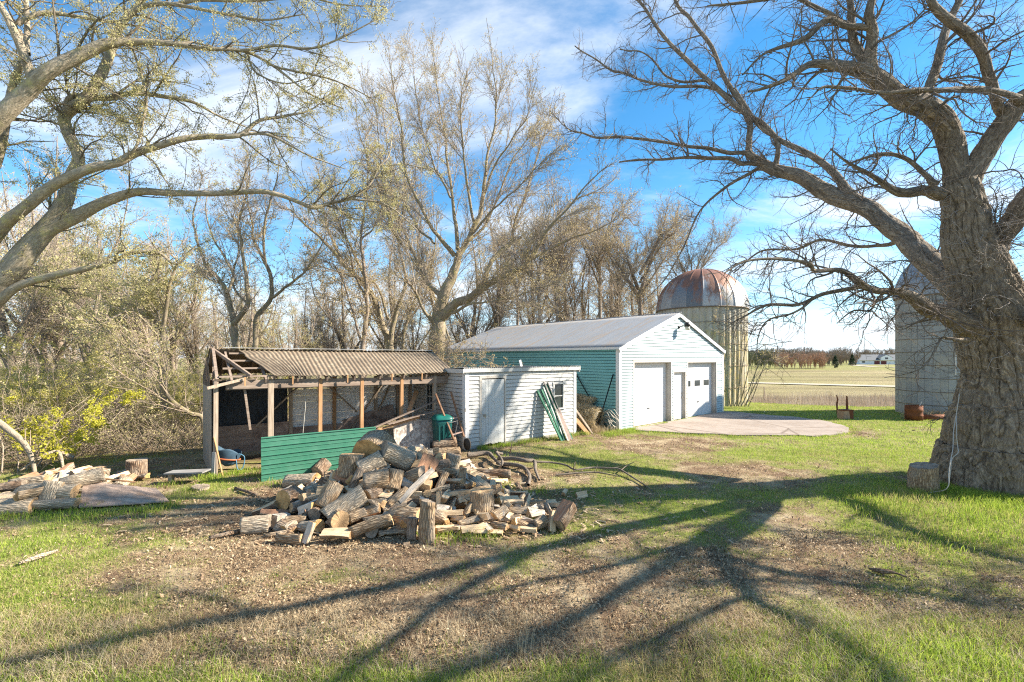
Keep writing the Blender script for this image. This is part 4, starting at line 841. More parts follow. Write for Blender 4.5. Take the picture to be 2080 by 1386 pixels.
# -- the big oak
OY = 10.2
def zo(x, y): return (CX + 80 + x / 2.1667, y / 2.1667)
oak = []
OS = .925
oak.append([(*at(a, b, 9.4), r * .70 * 9.4 / F) for a, b, r in [(2037, 1070, 205), (2036, 1030, 188), (2036, 985, 168), (2035, 940, 154), (2034, 905, 141), (2032, 875, 124), (2030, 845, 105), (2029, 815, 90), (2028, 780, 82), (2026, 740, 78), (2020, 690, 80), (2007, 640, 84), (1996, 590, 75), (1985, 540, 66), (1968, 490, 57), (1953, 430, 48), (1940, 370, 40)]])
spec = [
 [(1948, 400, 10.2, 45), (1941, 332, 10.2, 38), (1928, 280, 10.2, 36), (1905, 240, 10.1, 32), (1868, 215, 10, 28), (1831, 198, 9.9, 25), (1766, 152, 9.7, 21), (1700, 136, 9.5, 13), (1641, 134, 9.4, 10), (1581, 165, 9.2, 7), (1521, 185, 9.1, 4)],
 [(1772, 158, 9.7, 22), (1771, 115, 9.6, 20), (1775, 70, 9.5, 16), (1766, 28, 9.4, 13), (1780, -40, 9.3, 9), (1790, -120, 9.2, 4)],
 [(1764, 140, 9.7, 14), (1750, 105, 9.8, 14), (1734, 78, 9.9, 12), (1728, 40, 9.9, 11), (1718, -10, 9.9, 9), (1690, -90, 9.9, 4)],
 [(1768, 60, 9.5, 9), (1725, 50, 9.5, 9), (1680, 45, 9.4, 9), (1630, 82, 9.3, 9), (1560, 110, 9.2, 5), (1510, 150, 9.1, 3)],
 [(1700, 38, 9.5, 7), (1650, 10, 9.5, 7), (1600, -4, 9.4, 7), (1500, 8, 9.3, 5), (1440, 12, 9.2, 3)],
 [(1962, 400, 10.2, 40), (1968, 370, 10.1, 38), (1995, 320, 10, 33), (2020, 277, 9.9, 30), (2045, 240, 9.8, 29), (2071, 210, 9.7, 28), (2120, 190, 9.5, 26), (2200, 150, 9.2, 20), (2300, 60, 9, 12)],
 [(2040, 235, 9.8, 19), (2018, 200, 9.7, 17), (2006, 152, 9.6, 16), (1995, 115, 9.5, 15), (1965, 75, 9.4, 14), (1914, 37, 9.3, 13), (1886, -5, 9.2, 11), (1860, -80, 9.1, 6)],
 [(1860, 222, 10.0, 18), (1885, 180, 10.1, 15), (1905, 134, 10.2, 14), (1923, 60, 10.3, 13), (1950, -10, 10.4, 11), (1970, -90, 10.4, 5)],
 [(2075, 205, 9.5, 16), (2040, 192, 9.3, 10), (1988, 180, 9.1, 9), (1920, 184, 8.9, 8), (1858, 189, 8.8, 7), (1790, 190, 8.7, 6), (1720, 185, 8.6, 6), (1674, 180, 8.5, 5), (1632, 208, 8.4, 2)],
 # great limb sweeping left
 [(1975, 625, 10.2, 52), (1945, 590, 10.1, 40), (1905, 549, 10, 34), (1865, 510, 9.9, 31), (1826, 475, 9.8, 28), (1766, 429, 9.6, 23), (1720, 408, 9.5, 22), (1674, 392, 9.4, 21), (1628, 360, 9.2, 17), (1572, 342, 9.0, 14), (1526, 314, 8.8, 10), (1521, 286, 8.75, 9), (1521, 240, 8.7, 9), (1480, 203, 8.6, 8.5), (1415, 138, 8.4, 7), (1351, 78, 8.2, 6), (1305, 14, 8.0, 5), (1285, -30, 8, 3)],
 [(1521, 245, 8.7, 9), (1500, 200, 8.8, 8), (1475, 162, 8.9, 7.5), (1443, 92, 9, 7), (1402, 42, 9.1, 6), (1369, -5, 9.2, 5), (1350, -60, 9.2, 3)],
 [(1575, 345, 9.0, 11), (1583, 310, 9.0, 9), (1578, 285, 8.95, 9), (1555, 258, 8.9, 8), (1530, 240, 8.8, 7)],
 [(1545, 330, 8.9, 9), (1510, 333, 8.9, 7), (1480, 323, 8.9, 7), (1406, 318, 9.0, 5.5), (1342, 323, 9.2, 4.5), (1258, 328, 9.4, 3)],
 [(1526, 312, 8.8, 7), (1480, 309, 8.6, 6.5), (1397, 295, 8.4, 5.5), (1305, 282, 8.2, 5), (1212, 277, 8.0, 4), (1157, 263, 7.9, 2.5), (1115, 225, 7.8, 1.6)],
 [(1815, 462, 9.7, 18), (1775, 425, 9.9, 15), (1738, 402, 10, 13), (1692, 351, 10.1, 11), (1641, 314, 10.1, 9.5), (1582, 286, 10.0, 8), (1535, 249, 9.9, 7), (1490, 180, 9.8, 6)],
 [(1500, 215, 8.6, 6), (1452, 180, 8.5, 5.5), (1360, 175, 8.3, 5), (1295, 162, 8.1, 4), (1231, 134, 7.9, 3.2), (1166, 92, 7.7, 2)],
 [(1440, 165, 8.5, 5), (1360, 160, 8.6, 4), (1310, 110, 8.7, 3), (1260, 100, 8.8, 2)],
 [(1560, 340, 8.9, 8), (1526, 351, 8.7, 6), (1471, 383, 8.5, 5), (1425, 425, 8.3, 4), (1397, 485, 8.2, 3.4), (1360, 554, 8.1, 2.4), (1310, 610, 8, 1.5)],
 [(1905, 375, 10.2, 12), (1886, 360, 10.3, 9), (1840, 323, 10.4, 7), (1789, 314, 10.5, 6), (1711, 337, 10.6, 3)],
 [(1910, 395, 10.1, 20), (1886, 390, 10, 15), (1831, 392, 9.9, 12), (1785, 369, 9.9, 9), (1740, 340, 9.8, 6), (1690, 300, 9.7, 3)],
 # low limbs
 [(1990, 660, 10.1, 46), (1945, 655, 10, 30), (1920, 640, 9.9, 24), (1884, 629, 9.7, 21), (1856, 609, 9.5, 17), (1827, 597, 9.4, 11), (1779, 589, 9.2, 10), (1739, 573, 9.0, 11), (1706, 553, 8.8, 8), (1654, 553, 8.6, 7), (1638, 537, 8.5, 6), (1577, 524, 8.4, 5), (1512, 528, 8.3, 4), (1470, 556, 8.2, 2.4)],
 [(1755, 580, 9.1, 8), (1735, 584, 9.1, 7.5), (1674, 597, 9.2, 6.5), (1621, 621, 9.3, 6), (1553, 621, 9.4, 5), (1504, 646, 9.5, 3), (1486, 660, 9.5, 1.6)],
 [(1840, 488, 9.8, 9), (1787, 496, 10, 6), (1730, 500, 10.2, 5.5), (1670, 488, 10.3, 5), (1617, 508, 10.4, 4.5), (1545, 512, 10.5, 3.5), (1488, 556, 10.6, 2)],
 [(1965, 690, 9.5, 8), (1930, 690, 9.1, 4), (1908, 690, 8.9, 3.4), (1880, 739, 8.6, 3), (1844, 759, 8.5, 2), (1800, 765, 8.4, 1.2)],
 [(1650, 608, 9.25, 5), (1605, 640, 9.2, 4), (1561, 654, 9.1, 3.4), (1541, 690, 9.0, 2.5), (1532, 735, 9, 1.4)],
 [(1800, 592, 9.3, 6), (1785, 610, 9.2, 5), (1770, 630, 9.1, 4), (1735, 634, 9.0, 3.4), (1700, 660, 8.9, 2)],
 # right side
 [(2000, 560, 10.2, 44), (2020, 500, 10.1, 36), (2045, 462, 10, 33), (2080, 415, 9.9, 31), (2150, 330, 9.6, 26), (2260, 200, 9.3, 20), (2400, 60, 9, 12)],
 [(2040, 680, 10.1, 50), (2080, 640, 10.3, 36), (2150, 610, 10.8, 28), (2300, 560, 11.4, 20), (2500, 480, 12, 12)],
]
def back(l):
    return [(a, b, float(np.interp(a, [1100, 1300, 1550, 1700, 1826, 1900, 1990], [17.0, 16.6, 15.6, 14.2, 12.5, 11.2, 9.9])) / OS, r) for a, b, Y, r in l]
GREAT = [i for i, l in enumerate(spec) if l[0][:2] in [(1975, 625), (1521, 245), (1575, 345), (1545, 330), (1526, 312), (1815, 462), (1500, 215), (1440, 165), (1560, 340), (1840, 488)]]
spec = [back(l) if i in GREAT else l for i, l in enumerate(spec)]
oak += limbs_px(spec, .80, OS)
oak += [  # limbs reaching out over the yard towards and beyond the viewer
 [(10.0, 8.9, 3.3, .14), (9.4, 7.6, 3.7, .11), (8.95, 6.6, 4.0, .09), (9.6, 5.4, 4.5, .07), (10.6, 4.3, 5.0, .05), (11.4, 3.2, 5.6, .02)],
 [(8.95, 6.6, 4.0, .06), (9.8, 6.0, 4.2, .05), (11.0, 5.6, 4.3, .04), (12.5, 5.2, 4.5, .02)],
 [(9.3, 7.3, 3.8, .06), (8.6, 6.7, 4.2, .05), (8.1, 6.0, 4.9, .04), (7.6, 5.3, 5.9, .02)],
 [(9.5, 5.5, 4.5, .05), (8.9, 4.8, 4.9, .04), (8.5, 4.0, 5.5, .02)],
 [(10.3, 8.9, 3.6, 0.160), (10.0, 7.9, 5.0, 0.168), (9.6, 6.7, 6.3, 0.102), (8.6, 5.4, 7.4, 0.077), (7.2, 4.2, 8.6, 0.051), (5.6, 3.2, 9.6, 0.032), (4, 2, 10.5, 0.013)],
 [(9.7, 6.9, 6.1, 0.077), (9.2, 5.6, 6.5, 0.058), (9.0, 4.2, 6.9, 0.045), (8.6, 3.0, 7.6, 0.026)],
 [(10.6, 8.9, 3.0, 0.150), (11.6, 7.8, 3.6, 0.102), (13, 6.9, 4.4, 0.083), (15, 6.2, 5.4, 0.058), (17, 5.6, 6.6, 0.032)],
 [(10.8, 9.0, 3.8, 0.160), (11.8, 7.6, 5.6, 0.115), (12.2, 5.6, 7.4, 0.083), (12.0, 3.9, 9.0, 0.058), (11.0, 2.6, 10.6, 0.032)],
]
rgn = np.random.RandomState(17); nl_ = len(oak); heads = [l for l in oak[-9:] if l[0][0] > 8]; made = 0
for _t in range(400):
    if made >= 16: break
    l = heads[rgn.randint(len(heads))]; p = np.array(l[rgn.randint(1, max(2, len(l) - 1))]); r = min(p[3] * .5, .036); p = p[:3]; an = rgn.uniform(0, 2 * pi); dv = np.array([cos(an), sin(an), rgn.uniform(-.1, .5)]); dv /= np.linalg.norm(dv); pts = [(*p, r)]; Ln = rgn.uniform(1.6, 3.6)
    for k in range(1, 7): dv = dv + rgn.randn(3) * .28; dv[2] += .04; dv /= np.linalg.norm(dv); p = p + dv * Ln / 6; pts.append((*p, max(r * (1 - k / 6.5), .008)))
    if all(q[2] > 2.5 and (q[0] > 1.22 * q[1] + .5 or q[2] > 2.64 + .83 * q[1]) for q in pts): oak.append(pts); made += 1
LV_OAK = [dict(dens=4.2, s0=.10, len=(.5, 2.2), r=.026, ratio=.5, ang=(35, 80), wig=.17, trop=.03, K=9, S=6, tip=.005, keep=True, pw=.8),
          dict(dens=6.6, s0=.1, len=(.3, 1.1), r=.010, ratio=.6, ang=(30, 75), wig=.20, trop=.02, K=6, S=4, tip=.003, keep=True, pw=.85),
          dict(dens=6.5, s0=.1, len=(.12, .45), r=.0055, ratio=.7, ang=(25, 70), wig=.22, trop=.02, K=4, S=3, tip=.0024)]
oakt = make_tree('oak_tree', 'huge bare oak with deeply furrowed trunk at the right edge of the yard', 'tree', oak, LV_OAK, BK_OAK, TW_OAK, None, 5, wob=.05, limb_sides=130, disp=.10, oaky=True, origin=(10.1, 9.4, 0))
# sprouts on the oak's trunk
rg = np.random.RandomState(3); PP = []; RR = []
for i in range(150):
    z = rg.uniform(2.6, 6.2); a = rg.uniform(pi * .8, pi * 1.9); rr_ = np.interp(z, [2.6, 4, 6], [.80, .72, .45]); cx_ = np.interp(z, [2.6, 4, 6], [10.0, 9.75, 9.3])
    p = np.array([cx_ + rr_ * cos(a), 9.4 + .75 * rr_ * sin(a), z]); d = np.array([cos(a), sin(a), rg.uniform(-.2, .7)]); d /= np.linalg.norm(d); pts = [p - d * .1]; L_ = rg.uniform(.25, .8)
    for k in range(5): d = d + rg.randn(3) * .3; d /= np.linalg.norm(d); pts.append(pts[-1] + d * L_ / 5)
    PP.append(pts); RR.append(np.linspace(.0075, .003, 6))
PP = np.array(PP); RR = np.array(RR); c2, r2 = grow(PP, RR, dict(dens=6, s0=.2, len=(.12, .4), r=.005, ratio=.8, ang=(25, 65), wig=.3, K=5, tip=.0025), rg)
v1, f1, b1 = tubes(PP, RR, 4); v2, f2, b2 = tubes(c2, r2, 3)
oo = np.array([10.1, 9.4, 0]); mesh_np('sprouts', np.concatenate([v1, v2]) - oo, [np.concatenate([f1, f2 + len(v1)])], [TW_PALE], oakt, True, {'bk': np.concatenate([b1, b2])})['label'] = 'pale bare sprouts on the trunk'

# -- large leafing tree whose trunk stands just left of the frame
spec = [
 [(-330, 1100, 7.6, 60), (-300, 950, 7.6, 52), (-230, 800, 7.6, 50), (-120, 680, 7.6, 46), (-40, 610, 7.6, 42), (0, 575, 7.6, 38), (58, 508, 7.7, 33), (125, 429, 7.8, 25), (148, 358, 7.9, 20), (157, 313, 7.9, 18), (139, 268, 8.0, 18), (131, 240, 8.0, 17), (150, 220, 8.0, 16), (183, 195, 8.0, 16), (215, 130, 8.1, 14), (250, 49, 8.2, 12), (291, -5, 8.3, 10), (330, -90, 8.4, 5)],
 [(-180, 720, 7.6, 40), (-120, 520, 7.3, 34), (-60, 340, 7.1, 30), (0, 245, 7.0, 27), (45, 192, 7.0, 24), (85, 152, 7.0, 20), (157, 112, 7.1, 17), (219, 88, 7.2, 13), (277, 85, 7.3, 10), (358, 89, 7.5, 8.5), (416, 98, 7.6, 7), (487, 103, 7.8, 6), (546, 130, 8.0, 5), (626, 188, 8.2, 4), (700, 219, 8.4, 2.4)],
 [(72, 168, 7.0, 16), (67, 150, 7.0, 16), (49, 98, 6.9, 14), (18, 40, 6.8, 12), (-5, 0, 6.8, 10), (-40, -80, 6.8, 4)],
 [(55, 110, 6.95, 12), (62, 60, 7.1, 10), (54, 0, 7.2, 9), (60, -80, 7.3, 4)],
 [(-90, 480, 7.4, 20), (-30, 380, 7.3, 16), (0, 300, 7.3, 15), (25, 180, 7.3, 13), (45, 120, 7.2, 11), (40, 60, 7.2, 8)],
 [(134, 262, 8, 12), (138, 215, 8, 11), (157, 197, 8, 10), (215, 200, 8.1, 8.5), (268, 192, 8.2, 8), (335, 197, 8.3, 7), (394, 206, 8.5, 6), (447, 237, 8.7, 4), (510, 262, 8.9, 2.5)],
 [(-100, 600, 7.6, 26), (0, 468, 7.4, 20), (45, 425, 7.3, 17), (112, 376, 7.3, 15), (179, 346, 7.3, 13), (237, 330, 7.4, 12), (286, 304, 7.5, 11), (358, 286, 7.6, 9.5), (425, 277, 7.8, 8.5), (487, 273, 7.9, 8), (528, 242, 8, 6), (581, 233, 8.2, 5), (635, 219, 8.4, 3), (690, 170, 8.6, 1.6)],
 [(487, 273, 7.9, 6), (520, 273, 8, 5.5), (559, 282, 8.1, 5), (626, 318, 8.3, 3.5), (700, 345, 8.5, 2)],
 [(-60, 620, 7.6, 32), (27, 552, 7.6, 30), (89, 474, 7.7, 23), (157, 438, 7.8, 18), (224, 407, 7.9, 14), (286, 389, 8, 11), (358, 393, 8.1, 9.5), (447, 393, 8.3, 8.5), (528, 389, 8.4, 8), (567, 397, 8.5, 7.5), (612, 412, 8.6, 7), (640, 421, 8.7, 6.5), (673, 412, 8.8, 6), (712, 403, 8.9, 5), (736, 388, 9.0, 4.6), (757, 365, 9.1, 4), (770, 339, 9.1, 3.4), (788, 318, 9.2, 2.6), (800, 270, 9.3, 1.6)],
 [(715, 404, 8.9, 4.5), (764, 412, 9, 3.5), (803, 430, 9.1, 3), (850, 470, 9.2, 1.6)],
 [(772, 337, 9.1, 2.6), (824, 336, 9.2, 2.4), (862, 340, 9.3, 2), (910, 310, 9.4, 1.2)],
 [(-80, 690, 7.6, 20), (0, 612, 7.5, 15), (45, 578, 7.5, 12), (112, 559, 7.6, 11), (179, 546, 7.7, 9.5), (233, 532, 7.8, 8), (268, 514, 7.9, 7), (322, 514, 8, 6), (358, 535, 8.1, 4), (400, 500, 8.2, 2.4)],
 [(240, 60, 8.2, 9), (290, 20, 8.1, 8), (340, 8, 8.1, 7), (450, 28, 8.2, 5), (540, 42, 8.3, 4), (620, 30, 8.4, 2)],
 [(35, 50, 6.9, 8), (70, 34, 7.0, 8), (112, 28, 7.1, 7), (201, 42, 7.3, 5.5), (290, 60, 7.5, 4), (360, 110, 7.7, 2)],
 [(237, 331, 7.4, 8), (282, 300, 7.4, 6), (292, 240, 7.4, 5.5), (296, 190, 7.5, 5), (275, 110, 7.6, 4), (240, 60, 7.6, 3)],
 [(487, 103, 7.8, 6), (560, 96, 7.9, 5), (630, 100, 8, 4.4), (700, 75, 8.1, 3.4), (760, 40, 8.2, 2), (800, 10, 8.3, 1)],
 [(546, 130, 8.0, 5), (600, 148, 8.1, 4.4), (680, 165, 8.2, 3.4), (750, 200, 8.4, 2.4), (800, 240, 8.5, 1.2)],
 [(340, 8, 8.1, 7), (420, 2, 8.2, 6), (520, 0, 8.3, 5), (620, -6, 8.4, 4), (700, 10, 8.5, 3), (780, 12, 8.6, 1.4)],
 [(500, 105, 7.9, 4), (520, 150, 8, 4), (580, 172, 8.2, 3), (650, 150, 8.4, 2)],
]
LV_L = [dict(dens=3.0, s0=.15, len=(.6, 2.1), r=.020, ratio=.5, ang=(30, 75), wig=.15, trop=.015, K=8, S=5, tip=.004, keep=True, pw=.7),
        dict(dens=5.0, s0=.1, len=(.3, .95), r=.008, ratio=.6, ang=(30, 70), wig=.17, trop=.0, K=6, S=3, tip=.003, keep=True, pw=.8),
        dict(dens=5.5, s0=.1, len=(.12, .45), r=.0042, ratio=.7, ang=(25, 70), wig=.2, trop=.0, K=4, S=3, tip=.0022)]
make_tree('maple_tree', 'leafing maple arching thick mossy limbs across the upper left of the view', 'tree', limbs_px(spec, .76), LV_L, BK_LEFT, TW_L, dict(n=60000, size=.024, mat=LF_Y, per=2, spread=.03), 8, wob=.03, limb_sides=26, disp=.05)

# -- central tree behind the sheds
Z3 = lambda x, y: (600 + x / 2.474, 200 + y / 2.474)
CYd = 19.0
def L3(pts, dy=0.0): return [(*Z3(x, y), CYd + dy * i / len(pts), r) for i, (x, y, r) in enumerate(pts)]
spec = [
 [(886, 850, CYd, 26), (886, 760, CYd, 23), (888, 700, CYd, 21), (891, 645, CYd, 19), (905, 592, CYd, 15), (921, 558, CYd, 13), (931, 523, CYd, 11)] + L3([(860, 720, 9), (920, 600, 8), (950, 480, 7), (960, 300, 5), (1000, 150, 4), (1010, 20, 3), (990, -200, 1.6), (960, -400, .8)]),
 L3([(800, 790, 9), (720, 700, 7), (640, 560, 6), (560, 400, 5), (540, 200, 4), (500, 0, 2.6), (470, -250, 1.2)], -3),
 L3([(815, 760, 8), (800, 600, 6.5), (780, 450, 5.5), (760, 260, 4.5), (730, 60, 3), (700, -180, 1.6), (690, -330, .8)], 2),
 L3([(728, 1110, 15), (800, 1040, 13), (880, 1000, 12), (950, 940, 11), (1100, 870, 9), (1180, 810, 8), (1250, 690, 6), (1380, 540, 4), (1500, 400, 2.6), (1570, 330, 1.4)], -4),
 L3([(945, 935, 9), (1000, 800, 8), (1080, 720, 7), (1110, 600, 5), (1180, 420, 4), (1240, 200, 2.4), (1280, 60, 1.2)], 3),
 L3([(1150, 835, 6), (1250, 780, 5), (1350, 725, 4), (1500, 665, 2.6), (1620, 600, 1.4)], -2),
 L3([(735, 1085, 8), (810, 1075, 6), (880, 1030, 5), (960, 1020, 4), (1050, 1010, 3.6), (1180, 970, 2.6), (1330, 925, 1.4)], -4),
 L3([(735, 1010, 10), (690, 950, 8), (640, 880, 7), (560, 700, 5.5), (480, 560, 4.5), (400, 400, 3.4), (330, 200, 2.4), (300, 0, 1.2)], 4),
 L3([(640, 880, 5), (540, 740, 5), (470, 620, 4), (440, 420, 3), (420, 200, 2), (390, -50, 1)], -3),
 L3([(860, 720, 6), (950, 640, 5), (1020, 480, 4), (1100, 300, 3), (1180, 180, 1.6), (1230, 100, .8)], 4),
 L3([(900, 640, 6), (870, 480, 5), (840, 250, 4), (830, 60, 3), (860, -150, 1.6)], -2),
 L3([(950, 480, 5), (1010, 330, 4), (1090, 200, 3), (1160, 90, 2), (1200, -60, 1)], -3),
 L3([(780, 500, 4.5), (700, 340, 4), (640, 160, 3), (600, -60, 2), (590, -260, 1)], 3),
 L3([(1180, 810, 5), (1300, 620, 4), (1420, 500, 3), (1560, 470, 1.4)], 3),
 L3([(720, 1150, 9), (650, 1080, 6), (600, 960, 5), (540, 900, 3), (500, 850, 1.6)], -3),
 L3([(700, 730, 5), (610, 640, 4.5), (520, 460, 3.6), (460, 230, 2.6), (430, -20, 1.4)], 5),
 L3([(880, 690, 5), (990, 560, 4), (1090, 470, 3), (1200, 360, 2.2), (1330, 240, 1.2)], -5),
]
LV_M = [dict(dens=3.6, s0=.16, len=(1.0, 3.4), r=.022, ratio=.5, ang=(20, 48), wig=.07, trop=.035, K=9, S=4, tip=.007, keep=True, pw=.9, up=.12),
        dict(dens=3.6, s0=.1, len=(.5, 1.8), r=.012, ratio=.6, ang=(20, 50), wig=.09, trop=.03, K=6, S=3, tip=.005, keep=True, up=.1),
        dict(dens=5.5, s0=.1, len=(.2, .9), r=.0065, ratio=.7, ang=(20, 55), wig=.12, trop=.02, K=4, S=3, tip=.004)]
ct = make_tree('box_elder_tree', 'spreading many limbed tree with opening buds standing right behind the two sheds', 'tree', limbs_px(spec, .72), LV_M, BK_MID, TW_M, dict(n=45000, size=.042, mat=LF_O, per=2, spread=.05, dens=-.25), 21, wob=.05, limb_sides=16, disp=.04)
# tangle of brush round its foot, over the roofs
rg = np.random.RandomState(44); base = []
for i in range(130):
    p = np.array([-3.4 + rg.randn() * .9, 17.8 + rg.randn() * .7, rg.uniform(1.2, 2.6)]); d = rg.randn(3); d[2] = abs(d[2]) * .5; d[1] = -abs(d[1]) * .5; d /= np.linalg.norm(d); pts = [p]
    L_ = rg.uniform(1.2, 2.7)
    for k in range(8): d = d + rg.randn(3) * .22 - np.array([0, 0, .09]); d /= np.linalg.norm(d); pts.append(pts[-1] + d * L_ / 8)
    base.append(pts)
PP = np.array(base); RR = np.repeat(np.linspace(.014, .005, 9)[None], 130, 0); c2, r2 = grow(PP, RR, dict(dens=6, s0=.1, len=(.3, 1.1), r=.007, ratio=.8, ang=(25, 75), wig=.2, trop=-.02, K=6, tip=.004), rg); c3, r3 = grow(c2, r2, dict(dens=4, s0=.1, len=(.15, .45), r=.005, ratio=.9, ang=(25, 75), wig=.25, K=4, tip=.003), rg)
k2 = (c2[:, -1, 2] > 2.15); c2, r2 = c2[k2], r2[k2]; k3 = c3[:, -1, 2] > 2.15; c3, r3 = c3[k3], r3[k3]
A_ = [tubes(PP, RR, 4), tubes(c2, r2, 3), tubes(c3, r3, 3)]; off = np.cumsum([0] + [len(a[0]) for a in A_]); br_o = empty('brush_tangle', (-3.4, 17.8, 0), 0, 'tangled leafless brush spilling onto the shed roofs', 'brush')
mesh_np('twigs', np.concatenate([a[0] for a in A_]) - np.array([-3.4, 17.8, 0]), [np.concatenate([a[1] + o_ for a, o_ in zip(A_, off)])], [TW_B], br_o, True, {'bk': np.concatenate([a[2] for a in A_])})
idx = rg.randint(0, len(c3), 3000); C, _, _ = interp_line(c3, r3, idx, rg.rand(3000) * .99); v_, f_, r_ = leaf_mesh(C, .05, rg, 2, .03); mesh_np('leaves', v_ - np.array([-3.4, 17.8, 0]), [f_], [LF_O], br_o, False, {'rnd': r_})

# -- trees behind the woodshed, traced
Z7 = lambda x, y: (400 + x / 3.3, 300 + y / 3.3)
def L7(pts, Y, dy=0.0): return [(*Z7(x, y), Y + dy * i / len(pts), r) for i, (x, y, r) in enumerate(pts)]
LV_S = [dict(dens=3.6, s0=.10, len=(.8, 2.8), r=.020, ratio=.55, ang=(22, 55), wig=.11, trop=.03, K=8, S=4, tip=.007, keep=True, up=.1),
        dict(dens=3.6, s0=.1, len=(.5, 1.6), r=.011, ratio=.6, ang=(22, 58), wig=.13, trop=.02, K=5, S=3, tip=.0055, keep=True),
        dict(dens=4.8, s0=.1, len=(.2, .8), r=.0065, ratio=.7, ang=(20, 60), wig=.16, trop=.01, K=4, S=3, tip=.0045)]
make_tree('box_elder_tree', 'crooked twin stemmed tree with tan buds directly behind the left end of the woodshed', 'tree', limbs_px([
 L7([(262, 1700, 15), (262, 1340, 12), (240, 1150, 10), (190, 950, 8), (130, 860, 6), (60, 780, 5.5), (10, 650, 5), (-20, 480, 3.6), (20, 300, 2.4), (30, 120, 1)], 20, 1),
 L7([(245, 1180, 9), (340, 1050, 8), (330, 900, 7), (300, 650, 5.5), (280, 500, 4.5), (330, 330, 3.4), (350, 150, 2.2), (320, -60, 1)], 20, -1),
 L7([(390, 1350, 9), (400, 1150, 8.5), (480, 1030, 7.5), (500, 900, 7), (450, 750, 6), (380, 620, 5), (370, 500, 4), (340, 360, 3), (330, 180, 2), (350, 0, 1)], 20.3, 1),
 L7([(460, 790, 5), (445, 640, 5), (460, 450, 4.4), (500, 330, 3.5), (540, 200, 2.6), (560, 0, 1.2)], 20.5, -1),
 L7([(495, 1010, 6), (570, 950, 5), (650, 900, 4.6), (740, 800, 3.6), (840, 650, 2.4), (860, 560, 1.2)], 20.3, -2),
 L7([(200, 980, 6), (240, 850, 5), (160, 700, 4.4), (90, 560, 3.5), (60, 380, 2.4), (90, 200, 1)], 20, 2),
 L7([(340, 1050, 5), (260, 960, 4.6), (240, 850, 4.4), (280, 700, 3.6), (270, 540, 2.8), (200, 380, 1.6)], 20, 3)]),
 LV_S, BK_MID, TW_M, dict(n=15000, size=.055, mat=LF_O, per=2, spread=.05, dens=-.2), 31, limb_sides=14, wob=.05)
make_tree('bare_tree', 'tall forked tree leaning left behind the middle of the woodshed roof', 'tree', limbs_px([
 L7([(1290, 1700, 14), (1290, 1330, 11), (1240, 1180, 9.5), (1160, 980, 8), (1000, 800, 7), (860, 640, 5.5), (740, 530, 4.4), (640, 430, 3), (560, 400, 2), (480, 300, 1)], 23, 1),
 L7([(1295, 1320, 9), (1330, 1120, 7.5), (1400, 930, 6.5), (1380, 800, 5), (1350, 650, 4.4), (1380, 450, 3.4), (1400, 200, 2.2), (1380, -50, 1)], 23, -1),
 L7([(1160, 980, 6), (1120, 860, 5.5), (1050, 700, 4.5), (980, 560, 3.5), (920, 420, 2.4), (880, 250, 1.2)], 23.3, -2),
 L7([(1280, 1150, 5), (1240, 1000, 5), (1180, 900, 4.4), (1020, 860, 3.4), (860, 810, 2.4), (740, 780, 1.2)], 23, 2),
 L7([(1000, 800, 5), (900, 600, 4), (860, 480, 3), (840, 300, 2), (800, 100, 1)], 23.6, 1)]),
 LV_S, BK_MID, TW_M, dict(n=9000, size=.055, mat=LF_O, per=2, spread=.05, dens=-.1), 33, limb_sides=14, wob=.05)
make_tree('bare_tree', 'straight dark trunked tree behind the middle of the woodshed roof', 'tree', limbs_px([
 L7([(1105, 1700, 10), (1115, 1330, 8), (1140, 1100, 7), (1130, 850, 6), (1100, 600, 5), (1130, 380, 4), (1150, 150, 2.6), (1130, -100, 1.2)], 21.5, 0),
 L7([(1135, 1000, 5), (1060, 850, 4), (1010, 640, 3), (960, 400, 2), (930, 200, 1)], 21.5, 1),
 L7([(1115, 1330, 5), (1060, 1150, 4.4), (1000, 950, 3.4), (930, 800, 2.2), (850, 760, 1)], 21.5, -1),
 L7([(1100, 620, 4), (1180, 540, 3), (1260, 350, 2), (1280, 150, 1)], 21.5, 1)]),
 LV_S, BK_DK, TW_M, dict(n=6000, size=.07, mat=LF_O, per=2, spread=.05), 35, limb_sides=12, wob=.04)
make_tree('bare_tree', 'slim double stemmed tree just left of the many limbed central tree', 'tree', limbs_px([
 L7([(1400, 1650, 8), (1380, 1330, 6), (1430, 1100, 5), (1480, 960, 4), (1560, 820, 3), (1600, 640, 2), (1610, 450, 1)], 25, 0),
 L7([(1580, 1600, 9), (1560, 1330, 7), (1590, 1150, 6), (1570, 980, 5), (1520, 820, 4.6), (1400, 640, 3.6), (1360, 560, 3), (1340, 420, 2), (1290, 200, 1)], 25.5, 0),
 L7([(1700, 1300, 4), (1540, 860, 4), (1480, 700, 3), (1500, 500, 2), (1480, 350, 1)], 25.5, 1)]),
 LV_S, BK_MID, TW_M, dict(n=7000, size=.055, mat=LF_O, per=2, spread=.05), 36, limb_sides=12, wob=.04)
